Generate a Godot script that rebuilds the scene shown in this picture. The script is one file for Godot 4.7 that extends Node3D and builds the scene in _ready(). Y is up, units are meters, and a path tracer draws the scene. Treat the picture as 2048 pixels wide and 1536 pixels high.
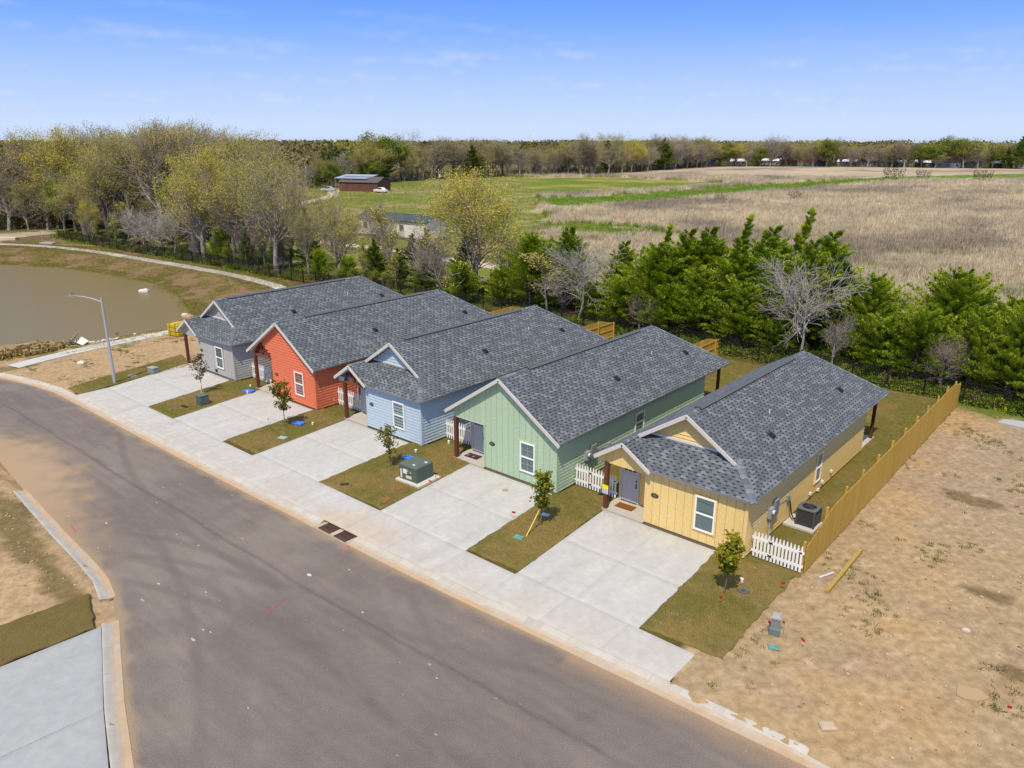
extends Node3D
# Five small painted houses on a new street, seen from above: street, driveways, lawns, pond, woods and fields.

const UX := [0.0, -10.05, -19.97, -29.98, -39.96]
const ZF := [0.0, 0.29, 0.46, 0.77, 0.97]
const W := 7.314
const K := 0.6557
const HR := 5.662
const CX := -3.657
const OV := 0.392
const EY := 3.007
const ZB := -18.81
const ZRE := -15.04
const ZWALL := -15.9
const CAM := Vector3(11.43, 17.547, 28.66)

var rng := RandomNumberGenerator.new()
var mats := {}
var texs := {}
var counts := {}
var na := FastNoiseLite.new()
var nb := FastNoiseLite.new()
var zr_tab := PackedVector2Array()
var zl_tab := PackedVector2Array()
var pond := PackedVector2Array()
var fence_line := PackedVector2Array()

class MB:
	var v := PackedVector3Array()
	var n := PackedVector3Array()
	var c := PackedColorArray()
	func tri(a: Vector3, b: Vector3, d: Vector3, col: Color) -> void:
		var m := (d - a).cross(b - a).normalized()
		v.append(a); v.append(b); v.append(d)
		n.append(m); n.append(m); n.append(m)
		c.append(col); c.append(col); c.append(col)
	func quad(a: Vector3, b: Vector3, d: Vector3, e: Vector3, col: Color) -> void:
		tri(a, b, d, col); tri(a, d, e, col)
	func box(p: Vector3, s: Vector3, col: Color, b := Basis.IDENTITY) -> void:
		var h := s * 0.5
		var ax := [b.x * h.x, b.y * h.y, b.z * h.z]
		for i in 3:
			var w: Vector3 = ax[i]
			var u: Vector3 = ax[(i + 1) % 3]
			var t: Vector3 = ax[(i + 2) % 3]
			quad(p + w - u - t, p + w - u + t, p + w + u + t, p + w + u - t, col)
			quad(p - w - u - t, p - w + u - t, p - w + u + t, p - w - u + t, col)
	# a box between two corners
	func bx(a: Vector3, b: Vector3, col: Color) -> void:
		box((a + b) * 0.5, (b - a).abs(), col)
	# a box standing on p, with chamfered top edges
	func chbox(p: Vector3, s: Vector3, col: Color, r := 0.02) -> void:
		var h := s * 0.5
		var a := [Vector3(-h.x, 0, -h.z), Vector3(h.x, 0, -h.z), Vector3(h.x, 0, h.z), Vector3(-h.x, 0, h.z)]
		var up := Vector3(0, s.y - r, 0)
		var ins := [Vector3(r, 0, r), Vector3(-r, 0, r), Vector3(-r, 0, -r), Vector3(r, 0, -r)]
		for i in 4:
			var j := (i + 1) % 4
			quad(p + a[i], p + a[j], p + a[j] + up, p + a[i] + up, col)
			quad(p + a[i] + up, p + a[j] + up, p + a[j] + Vector3(0, s.y, 0) + ins[j], p + a[i] + Vector3(0, s.y, 0) + ins[i], col)
		var t := Vector3(0, s.y, 0)
		quad(p + a[0] + t + ins[0], p + a[1] + t + ins[1], p + a[2] + t + ins[2], p + a[3] + t + ins[3], col)
		quad(p + a[3], p + a[2], p + a[1], p + a[0], col)
	func tube(p: Vector3, q: Vector3, r0: float, r1: float, k: int, col: Color, cap := false) -> void:
		var d := (q - p).normalized()
		var x := d.cross(Vector3.UP if absf(d.y) < 0.9 else Vector3.RIGHT).normalized()
		var y := d.cross(x)
		var prev := x
		for i in k:
			var an := TAU * (i + 1) / k
			var nx := x * cos(an) + y * sin(an)
			var A := p + prev * r0
			var B := p + nx * r0
			var C := q + nx * r1
			var D := q + prev * r1
			for t in [[A, prev], [D, prev], [C, nx], [A, prev], [C, nx], [B, nx]]:
				v.append(t[0]); n.append(t[1]); c.append(col)
			if cap:
				tri(q, C, D, col); tri(p, A, B, col)
			prev = nx
	# a convex or concave flat outline given in 2D, pushed out by depth; o + x*u + y*w, thickness along t
	func slab(poly: PackedVector2Array, o: Vector3, u: Vector3, w: Vector3, t: Vector3, col: Color, side := Color(-1, 0, 0), under := Color(-1, 0, 0)) -> void:
		var sc := col if side.r < 0 else side
		var uc := sc if under.r < 0 else under
		var ids := Geometry2D.triangulate_polygon(poly)
		var tn := t.normalized()
		for i in range(0, ids.size(), 3):
			var a := o + u * poly[ids[i]].x + w * poly[ids[i]].y
			var b := o + u * poly[ids[i + 1]].x + w * poly[ids[i + 1]].y
			var d := o + u * poly[ids[i + 2]].x + w * poly[ids[i + 2]].y
			if (d - a).cross(b - a).dot(tn) < 0:
				var s := b; b = d; d = s
			tri(a + t, b + t, d + t, col)
			tri(a, d, b, uc)
		var cen := Vector3.ZERO
		for q in poly: cen += (o + u * q.x + w * q.y) / poly.size()
		var cw := Geometry2D.is_polygon_clockwise(poly)
		var flip := u.cross(w).dot(tn) < 0
		for i in poly.size():
			var p0 := poly[i]; var p1 := poly[(i + 1) % poly.size()]
			var a := o + u * p0.x + w * p0.y
			var b := o + u * p1.x + w * p1.y
			if cw == flip: quad(a, a + t, b + t, b, sc)
			else: quad(b, b + t, a + t, a, sc)
	func add(m: MB, x: Transform3D) -> void:
		for i in m.v.size():
			v.append(x * m.v[i]); n.append((x.basis * m.n[i]).normalized()); c.append(m.c[i])
	func mesh() -> ArrayMesh:
		var a := []
		a.resize(Mesh.ARRAY_MAX)
		a[Mesh.ARRAY_VERTEX] = v; a[Mesh.ARRAY_NORMAL] = n; a[Mesh.ARRAY_COLOR] = c
		var m := ArrayMesh.new()
		if v.size(): m.add_surface_from_arrays(Mesh.PRIMITIVE_TRIANGLES, a)
		return m

# ---------------------------------------------------------------- helpers
func numbered(parent: Node, called: String) -> String:
	var key := str(parent.get_instance_id()) + called
	var k: int = counts.get(key, 0)
	counts[key] = k + 1
	return called if k == 0 else "%s_%03d" % [called, k]

func put(parent: Node, o: Node3D, called: String) -> void:
	o.name = numbered(parent, called)
	parent.add_child(o, true)

func tag(o: Node, label: String, category: String, group := "") -> void:
	o.set_meta("label", label); o.set_meta("category", category)
	if group != "": o.set_meta("group", group)

func thing(called: String, label: String, category: String, at := Vector3.ZERO, turn := 0.0, group := "") -> Node3D:
	var o := Node3D.new()
	put(self, o, called)
	o.position = at; o.rotation.y = turn
	tag(o, label, category, group)
	return o

func part(parent: Node, called: String, m: Mesh, mt: Material, at := Vector3.ZERO) -> MeshInstance3D:
	var o := MeshInstance3D.new()
	o.mesh = m; o.material_override = mt; o.position = at
	put(parent, o, called)
	return o

func solo(called: String, m: Mesh, mt: Material, label: String, category: String, group := "", at := Vector3.ZERO) -> MeshInstance3D:
	var o := part(self, called, m, mt, at)
	tag(o, label, category, group)
	return o

func struct(called: String, m: Mesh, mt: Material, label := "") -> MeshInstance3D:
	var o := part(self, called, m, mt)
	o.set_meta("kind", "structure")
	if label != "": o.set_meta("label", label)
	return o

func dup(src: Node3D, called: String, at: Vector3, turn := 0.0, label := "", sc := Vector3.ONE) -> Node3D:
	var o: Node3D = src.duplicate()
	put(self, o, called)
	o.position = at; o.rotation = Vector3(0, turn, 0); o.scale = sc
	if label != "": o.set_meta("label", label)
	return o

func multi(parent: Node, called: String, m: Mesh, mt: Material, xf: Array, cols: Array, label := "", category := "") -> MultiMeshInstance3D:
	var mm := MultiMesh.new()
	mm.transform_format = MultiMesh.TRANSFORM_3D
	mm.use_colors = true
	mm.mesh = m
	mm.instance_count = xf.size()
	for i in xf.size():
		mm.set_instance_transform(i, xf[i]); mm.set_instance_color(i, cols[i])
	var o := MultiMeshInstance3D.new()
	o.multimesh = mm; o.material_override = mt
	put(parent, o, called)
	o.set_meta("kind", "stuff")
	if label != "": tag(o, label, category)
	return o

func ntex(key: String, freq: float, lo: float, hi: float, oct := 4, as_normal := 0.0, type := FastNoiseLite.TYPE_SIMPLEX_SMOOTH, size := 512) -> NoiseTexture2D:
	if texs.has(key): return texs[key]
	var f := FastNoiseLite.new()
	f.seed = 11 + texs.size(); f.noise_type = type; f.frequency = freq; f.fractal_octaves = oct; f.fractal_gain = 0.6
	var t := NoiseTexture2D.new()
	t.width = size; t.height = size; t.seamless = true; t.noise = f
	if as_normal > 0.0:
		t.as_normal_map = true; t.bump_strength = as_normal
	else:
		var g := Gradient.new()
		g.set_color(0, Color(lo, lo, lo)); g.set_color(1, Color(hi, hi, hi))
		t.color_ramp = g
	texs[key] = t
	return t

# a material whose base colour comes from linear vertex colours, times a grain
func vm(key: String, rough := 0.9, tex: Texture2D = null, scale := 1.0, nrm: Texture2D = null, nscale := 1.0, metal := 0.0, spec := 0.3) -> StandardMaterial3D:
	if mats.has(key): return mats[key]
	var m := StandardMaterial3D.new()
	m.vertex_color_use_as_albedo = true
	m.roughness = rough; m.metallic = metal; m.metallic_specular = spec
	if tex:
		m.albedo_texture = tex; m.uv1_triplanar = true; m.uv1_world_triplanar = true
		m.uv1_scale = Vector3.ONE * scale
	if nrm:
		m.normal_enabled = true; m.normal_texture = nrm; m.normal_scale = nscale
		m.uv1_triplanar = true; m.uv1_world_triplanar = true; m.uv1_scale = Vector3.ONE * scale
	mats[key] = m
	return m

func leafmat(key: String) -> StandardMaterial3D:
	if mats.has(key): return mats[key]
	var m := vm(key, 0.75, null, 1.0, null, 1.0, 0.0, 0.25)
	m.cull_mode = BaseMaterial3D.CULL_DISABLED
	m.backlight_enabled = true
	m.backlight = Color(0.62, 0.7, 0.2)
	return m

func tab(t: PackedVector2Array, x: float) -> float:
	if x <= t[0].x: return t[0].y
	for i in range(1, t.size()):
		if x <= t[i].x:
			return lerpf(t[i - 1].y, t[i].y, (x - t[i - 1].x) / (t[i].x - t[i - 1].x))
	return t[-1].y

func pv(a: Array) -> PackedVector2Array:
	var p := PackedVector2Array()
	for i in range(0, a.size(), 2): p.append(Vector2(a[i], a[i + 1]))
	return p

func sd_poly(poly: PackedVector2Array, p: Vector2) -> float:
	var d := 1e9
	for i in poly.size():
		var q := Geometry2D.get_closest_point_to_segment(p, poly[i], poly[(i + 1) % poly.size()])
		d = minf(d, p.distance_squared_to(q))
	d = sqrt(d)
	return -d if Geometry2D.is_point_in_polygon(p, poly) else d

func sd_line(poly: PackedVector2Array, p: Vector2) -> float:
	var d := 1e9
	for i in poly.size() - 1:
		var q := Geometry2D.get_closest_point_to_segment(p, poly[i], poly[i + 1])
		d = minf(d, p.distance_squared_to(q))
	return sqrt(d)

func inb(p: Vector2, poly: PackedVector2Array) -> bool:
	return Geometry2D.is_point_in_polygon(p, poly)

func mixc(a: Color, b: Color, t: float) -> Color:
	return a.lerp(b, clampf(t, 0.0, 1.0))

func fn(x: float, z: float, f: float) -> float:
	return na.get_noise_2d(x * f, z * f)

func vary(c: Color, s: float) -> Color:
	var k := 1.0 + rng.randf_range(-s, s)
	return Color(c.r * k, c.g * k * (1.0 + rng.randf_range(-s, s) * 0.3), c.b * k)

func rv() -> Vector3:
	return Vector3(rng.randf_range(-1, 1), rng.randf_range(-1, 1), rng.randf_range(-1, 1))

# a grid of points as one indexed sheet
func sheet(xs: PackedFloat32Array, zs: PackedFloat32Array, hf: Callable, cf: Callable) -> ArrayMesh:
	var nx := xs.size(); var nz := zs.size()
	var v := PackedVector3Array(); var nn := PackedVector3Array(); var c := PackedColorArray(); var id := PackedInt32Array()
	v.resize(nx * nz); nn.resize(nx * nz); c.resize(nx * nz)
	for j in nz:
		for i in nx:
			var p: Vector3 = hf.call(xs[i], zs[j])
			v[j * nx + i] = p
			c[j * nx + i] = cf.call(p.x, p.z)
	for j in nz:
		for i in nx:
			var a := v[j * nx + maxi(i - 1, 0)]; var b := v[j * nx + mini(i + 1, nx - 1)]
			var d := v[maxi(j - 1, 0) * nx + i]; var e := v[mini(j + 1, nz - 1) * nx + i]
			var m := (e - d).cross(b - a)
			nn[j * nx + i] = m.normalized() if m.length() > 1e-9 else Vector3.UP
	id.resize((nx - 1) * (nz - 1) * 6)
	var k := 0
	for j in nz - 1:
		for i in nx - 1:
			var a := j * nx + i
			for q in [a, a + 1, a + nx, a + 1, a + nx + 1, a + nx]:
				id[k] = q; k += 1
	var arr := []
	arr.resize(Mesh.ARRAY_MAX)
	arr[Mesh.ARRAY_VERTEX] = v; arr[Mesh.ARRAY_NORMAL] = nn; arr[Mesh.ARRAY_COLOR] = c; arr[Mesh.ARRAY_INDEX] = id
	var m := ArrayMesh.new()
	m.add_surface_from_arrays(Mesh.PRIMITIVE_TRIANGLES, arr)
	return m

func steps(marks: Array) -> PackedFloat32Array:   # [start, step, end, step, end ...]
	var r := PackedFloat32Array([marks[0]])
	for i in range(1, marks.size(), 2):
		var k := int(ceil(absf(marks[i + 1] - r[-1]) / marks[i]))
		var s: float = r[-1]
		for j in k: r.append(lerpf(s, marks[i + 1], float(j + 1) / k))
	return r

# ---------------------------------------------------------------- main
func _ready() -> void:
	rng.seed = 4711
	na.seed = 5; na.noise_type = FastNoiseLite.TYPE_SIMPLEX_SMOOTH; na.frequency = 1.0; na.fractal_octaves = 3
	nb.seed = 9; nb.noise_type = FastNoiseLite.TYPE_CELLULAR; nb.frequency = 1.0
	var cam := Camera3D.new()
	cam.name = "camera"
	cam.position = CAM
	cam.rotation_degrees = Vector3(-17.964, 40.796, 0)
	cam.fov = 53.652
	cam.near = 0.1; cam.far = 9000.0
	add_child(cam)
	cam.make_current()
	var env := Environment.new()
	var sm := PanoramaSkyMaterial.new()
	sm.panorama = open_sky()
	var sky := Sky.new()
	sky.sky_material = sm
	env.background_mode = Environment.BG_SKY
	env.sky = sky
	env.background_energy_multiplier = 1.0
	env.tonemap_mode = Environment.TONE_MAPPER_LINEAR
	env.tonemap_exposure = 1.0
	env.sdfgi_enabled = true; env.ssao_enabled = true; env.ssil_enabled = true
	var we := WorldEnvironment.new()
	we.name = "environment"
	we.environment = env
	add_child(we)
	var sun := DirectionalLight3D.new()
	sun.name = "sun"
	sun.light_color = Color(1.0, 0.945, 0.855)
	sun.light_energy = 1.5
	sun.light_angular_distance = 0.5
	sun.shadow_enabled = true
	add_child(sun)
	sun.look_at_from_position(Vector3(0.25, 1.0, 0.56) * 50.0, Vector3.ZERO)

	zr_tab = pv([-90, 22, -75, 19, -62, 14.6, -55.2, 12.09, -51.5, 11.2, -48.3, 10.72, -43.6, 10.64, -36.7, 10.58, -26, 10.5, -18, 10.36, -12, 10.25, -7.8, 10.1, -2.4, 9.82, 1.9, 9.62, 6.2, 9.45, 60, 7.6])
	zl_tab = pv([-90, 26, -60, 20, -45, 17.5, -38.5, 17.3, -33, 17.75, -25.3, 18.28, -21.7, 18.46, -19.7, 18.62, -18, 19.03, -16.2, 19.67, -14.6, 20.31, -11.6, 21.46, -8.5, 22.51, -4, 24.2, 4, 27.5, 20, 34, 60, 50])
	pond = pv([-150, 6, -136, -1, -122.8, -7.78, -114.5, -11.9, -105, -13.8, -96.3, -14.9, -89.3, -15.1, -80.1, -13.1, -72.3, -10.4, -67.2, -8.3, -64.3, -5.9, -63.5, -3.3, -63.7, 0, -64.1, 2.6, -66.9, 5.1, -69.1, 8.1, -78, 16, -100, 26, -140, 34, -165, 20])
	fence_line = pv([-142.3, -23.2, -117.5, -24.2, -95.4, -25.8, -71, -26.4, -45, -29, -20, -30.3, 2.6, -29.4, 6.2, -29.2, 40, -27.5])
	build_ground()
	build_street()
	build_houses()
	build_fences()
	build_trees()
	build_far()
	build_cover()
	build_props()

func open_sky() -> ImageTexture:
	# blue air paling to the horizon, thin high cirrus, plus an added overhead veil for whiter fill light
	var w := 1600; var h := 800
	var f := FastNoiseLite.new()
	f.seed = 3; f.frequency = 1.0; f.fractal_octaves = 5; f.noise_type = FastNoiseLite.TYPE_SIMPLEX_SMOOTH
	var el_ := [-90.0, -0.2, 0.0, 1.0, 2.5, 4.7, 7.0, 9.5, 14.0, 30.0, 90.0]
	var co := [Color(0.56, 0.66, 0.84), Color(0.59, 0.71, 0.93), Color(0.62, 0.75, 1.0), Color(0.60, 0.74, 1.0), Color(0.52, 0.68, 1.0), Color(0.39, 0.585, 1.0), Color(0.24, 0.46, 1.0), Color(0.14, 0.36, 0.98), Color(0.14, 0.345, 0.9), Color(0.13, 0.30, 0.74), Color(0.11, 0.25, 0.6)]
	var d := PackedFloat32Array()
	d.resize(w * h * 3)
	var k := 0
	for y in h:
		var el := (0.5 - (y + 0.5) / h) * 180.0
		var c: Color = co[0]
		for q in range(1, el_.size()):
			if el <= el_[q]:
				c = co[q - 1].lerp(co[q], (el - el_[q - 1]) / (el_[q] - el_[q - 1]))
				break
		var r := 1.0 / maxf(tan(deg_to_rad(maxf(el, 0.1))), 0.02)
		for x in w:
			var cc := c
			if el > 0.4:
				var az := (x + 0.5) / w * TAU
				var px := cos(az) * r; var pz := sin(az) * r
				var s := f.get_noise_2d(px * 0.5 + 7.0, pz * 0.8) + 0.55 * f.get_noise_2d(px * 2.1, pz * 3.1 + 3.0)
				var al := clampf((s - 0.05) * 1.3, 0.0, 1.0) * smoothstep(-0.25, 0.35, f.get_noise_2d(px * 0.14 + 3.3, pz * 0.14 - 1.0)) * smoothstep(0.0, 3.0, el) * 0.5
				al = maxf(al, smoothstep(12.0, 50.0, el) * clampf(0.6 + 0.5 * s, 0.0, 0.9))  # unseen white veil high overhead, added to neutralise the blue fill in shade
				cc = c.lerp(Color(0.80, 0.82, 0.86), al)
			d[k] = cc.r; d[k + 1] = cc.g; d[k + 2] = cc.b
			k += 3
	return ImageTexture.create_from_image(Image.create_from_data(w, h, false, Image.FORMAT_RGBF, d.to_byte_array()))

# ---------------------------------------------------------------- ground
func pond_d(x: float, z: float) -> float:
	if x > -52 or z < -30 or z > 45 or x < -175: return 50.0
	return sd_poly(pond, Vector2(x, z))

func road_in(x: float, z: float, m := 0.0) -> bool:
	if x < -88 or x > 58: return false
	return z > tab(zr_tab, x) - m and z < tab(zl_tab, x) + m

func hgt(x: float, z: float) -> float:
	var h := 0.0
	if x > -92 and x < 62 and z > 4 and z < 56:
		var dr := minf(z - tab(zr_tab, x), tab(zl_tab, x) - z)
		var bare := x > 1.4 or x < -46.0 or z > 14.0
		if bare:
			if x > -18.3 and x < -16.2 and z > 14.0: return -0.2 + 0.14 * smoothstep(0.1, -0.7, dr) + 0.05 * fn(x, z, 1.5)
			if x > 1.4 and z < 14.0 and x < 24.0:
				if dr > -0.26: return -0.32
				if dr > -1.0: return lerpf(-0.1, 0.055, smoothstep(-0.26, -0.62, dr)) + 0.085 * fn(x, z * 0.7, 0.75) + 0.03 * fn(x, z, 2.2)
			if dr > -0.4: return -0.32
			if dr > -0.9: return -0.02 + 0.11 * fn(x, z, 0.9) - 0.03 * smoothstep(-0.9, -0.4, dr)
		else:
			if dr > -0.75: return -0.32
			if dr > -1.15: return -0.32 + 0.3 * smoothstep(-0.75, -1.1, dr)
	var d := pond_d(x, z)
	if d < 12.0:
		var near := x > -66 and z > -4
		var wd := 3.4 if near else 8.5
		h -= (1.0 if d > 0 else 1.0 - d * 0.25) * (1.0 - smoothstep(0.0, wd, d)) * (1.05 if d > 0 else 1.0)
	if (x > 2.2 and z > -29 and z < 10) or (x < -48.4 and x > -58 and z > -25) or (z > 17 and x < -19 and x > -60):
		h += 0.04 * fn(x, z, 0.6) + 0.05 * fn(x, z, 0.15) + 0.02 * fn(x, z, 1.8)
	if z < -31: h += 0.12 * fn(x, z, 0.08)
	if absf(x) > 400 or z < -500:
		h -= maxf(0.0, Vector2(x - CAM.x, z - CAM.z).length() - 640.0) * 0.0062
	return h

const DIRT := Color(0.41, 0.305, 0.18)
func gcol(x: float, z: float) -> Color:
	var p := Vector2(x, z)
	var n1 := fn(x, z, 0.03); var n2 := fn(x + 40, z, 0.13); var n3 := fn(x, z + 30, 0.5); var n4 := fn(x, z, 1.7)
	var dirt := DIRT * (1.0 + 0.10 * n2 + 0.06 * n3 + 0.1 * n4)
	if z > -30.5 and x > -62:
		if z < tab(zr_tab, x) + 2.0 or x > 2:
			if x > 1.0:
				# the bare lot on the right: browner and mauve towards the back, ochre near the street
				dirt = mixc(dirt, Color(0.37, 0.285, 0.20), smoothstep(-3.0, -18.0, z + 3.0 * n2) * 0.75)
				dirt = mixc(dirt, Color(0.47, 0.31, 0.15), smoothstep(0.05, 0.5, n2 + 0.4 * n1) * 0.6)
				dirt = mixc(dirt, Color(0.33, 0.235, 0.16), smoothstep(0.2, 0.6, fn(x * 0.7 + 9, z * 1.6, 0.22)) * 0.4)
				dirt = mixc(dirt, Color(0.29, 0.215, 0.135), smoothstep(0.28, 0.5, fn(x, z, 1.1) + 0.5 * fn(x, z, 3.1)) * 0.4)
				dirt = mixc(dirt, Color(0.54, 0.43, 0.3), smoothstep(0.3, 0.6, fn(x + 31, z, 0.9) + 0.5 * n4) * 0.5)
				# wheel tracks
				var tr := absf(fmod(absf(x * 0.8 + z * 0.45 + 1.5 * fn(x, z, 0.07)), 6.0) - 3.0)
				dirt = mixc(dirt, Color(0.37, 0.245, 0.14), smoothstep(0.35, 0.0, tr) * 0.45)
				for q in [[8.6, -4.0, 1.1, 0.7], [10.3, 0.8, 0.9, 0.5], [6.5, -13.0, 1.6, 0.9]]:
					dirt = mixc(dirt, Color(0.19, 0.135, 0.075), smoothstep(1.0, 0.55, Vector2((x - q[0]) / q[2], (z - q[1]) / q[3]).length() + 0.5 * n3 + 0.2 * n4) * 0.85)
				if z < -26: dirt = mixc(dirt, Color(0.13, 0.17, 0.035), smoothstep(-26.5, -29.0, z + n3))
				return dirt
			if x < -46.5:
				dirt = mixc(dirt, Color(0.48, 0.34, 0.2), 0.6)
				dirt = mixc(dirt, Color(0.3, 0.22, 0.13), smoothstep(0.1, 0.5, fn(x * 2.0, z * 0.35, 0.45)) * 0.55)
				if x < -56: dirt = mixc(dirt, Color(0.16, 0.15, 0.05), smoothstep(0.0, 0.4, n3 + n2) * 0.8)
				return dirt
			return Color(0.12, 0.10, 0.03)
		if z > 15:
			dirt = mixc(dirt, Color(0.5, 0.36, 0.215), 0.5)
			dirt = mixc(dirt, Color(0.34, 0.24, 0.15), smoothstep(0.15, 0.5, n3 + 0.6 * n2) * 0.6)
			var e := z - tab(zl_tab, x)
			dirt = mixc(dirt, Color(0.13, 0.10, 0.035), smoothstep(0.1, -0.2, absf(e - 1.4 - n2) - 0.6 + 0.5 * n3) * 0.75)
			return dirt
	var pd := pond_d(x, z)
	if pd < 16 and z < 30 and x < -56:
		var g := Color(0.12, 0.105, 0.03)
		var b := Color(0.235, 0.165, 0.095)
		var c := mixc(g, b, smoothstep(-0.25, 0.25, n2 + 0.7 * n3 + (0.35 if pd > 3.0 and pd < 8.5 else -0.35)))
		if pd < 1.6: c = mixc(Color(0.10, 0.13, 0.025), c, pd / 2.4)
		if x > -66 and z > -4: c = mixc(c, Color(0.33, 0.25, 0.15), smoothstep(0.6, 2.5, pd))
		return c * (1.0 + 0.15 * n4)
	var fz := 0.0
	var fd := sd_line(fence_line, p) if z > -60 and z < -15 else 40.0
	for i in fence_line.size() - 1:
		if x >= fence_line[i].x and x < fence_line[i + 1].x:
			fz = lerpf(fence_line[i].y, fence_line[i + 1].y, (x - fence_line[i].x) / (fence_line[i + 1].x - fence_line[i].x))
	if z > -33 and z > fz - 0.5 and x < -40:
		return mixc(Color(0.15, 0.13, 0.04), Color(0.27, 0.215, 0.10), smoothstep(-0.2, 0.4, n2 + 0.6 * n3)) * (1.0 + 0.15 * n4)
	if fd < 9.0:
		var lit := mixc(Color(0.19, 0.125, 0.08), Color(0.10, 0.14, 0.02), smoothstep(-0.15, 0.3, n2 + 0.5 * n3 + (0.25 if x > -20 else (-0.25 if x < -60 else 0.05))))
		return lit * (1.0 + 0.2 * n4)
	return field_col(x, z, n1, n2, n3)

var Z_MEADOW := PackedVector2Array()
var Z_WOODS := PackedVector2Array()
var Z_GREEN1 := PackedVector2Array()
var Z_DITCH := PackedVector2Array()
var Z_WEDGE := PackedVector2Array()
func field_col(x: float, z: float, n1: float, n2: float, n3: float) -> Color:
	if Z_MEADOW.is_empty():
		Z_MEADOW = pv([-50, -35, -57, -50, -84, -88, -92, -104, -124, -138, -147, -168, -221, -254, -252, -250, -246, -213, -224, -100, -159, -27, -130, -20, -60, -28])
		Z_WOODS = pv([-600, 40, -170, 30, -160, -27, -226, -100, -250, -213, -232, -265, -215, -292, -224, -441, -182, -480, -64, -527, 60, -545, 60, -900, -600, -900])
		Z_GREEN1 = pv([-221, -254, -189, -281, -124, -269, -128, -240, -133, -212, -147, -168, -180, -200])
		Z_DITCH = pv([-112, -132, -105, -166, -97, -236, -79, -352, -42, -422, 0, -462, 0, -500, -58, -445, -97, -368, -118, -245, -127, -176, -138, -152])
		Z_WEDGE = pv([-92, -104, -81, -108, -69, -107, -58, -101, -70, -94, -81, -89])
	var w := Vector2(x + 5.0 * n2 + 3.0 * n3, z + 7.0 * fn(x, z + 90, 0.05) + 3.0 * n3)
	var tan := Color(0.455, 0.375, 0.275)
	if inb(w, Z_WOODS): return mixc(Color(0.17, 0.13, 0.08), Color(0.12, 0.13, 0.03), 0.5 + n2)
	if inb(w, Z_GREEN1):
		return mixc(Color(0.15, 0.21, 0.035), Color(0.31, 0.30, 0.08), smoothstep(0.1, 0.5, n1 + 0.4 * n2 + 0.2))
	if inb(w, Z_DITCH): return mixc(Color(0.11, 0.22, 0.02), Color(0.24, 0.26, 0.06), 0.25 + n2)
	if inb(w, Z_WEDGE): return mixc(Color(0.12, 0.21, 0.02), Color(0.24, 0.24, 0.06), 0.3 + n2)
	if inb(w, Z_MEADOW):
		var c := mixc(Color(0.18, 0.215, 0.045), Color(0.34, 0.285, 0.13), smoothstep(-0.1, 0.45, n1 * 0.7 + n2 + 0.3 * n3))
		return c
	var t := mixc(tan, Color(0.53, 0.43, 0.31), smoothstep(-0.2, 0.4, n1))
	t = mixc(t, Color(0.28, 0.225, 0.175), smoothstep(0.05, 0.4, fn(x + 200, z * 0.6, 0.022)) * 0.85)
	t = mixc(t, Color(0.20, 0.205, 0.08), smoothstep(0.05, 0.45, fn(x, z + 300, 0.045)) * 0.7 * smoothstep(-140.0, -60.0, z))
	return t * (1.0 + 0.12 * n2 + 0.1 * n3)

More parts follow.
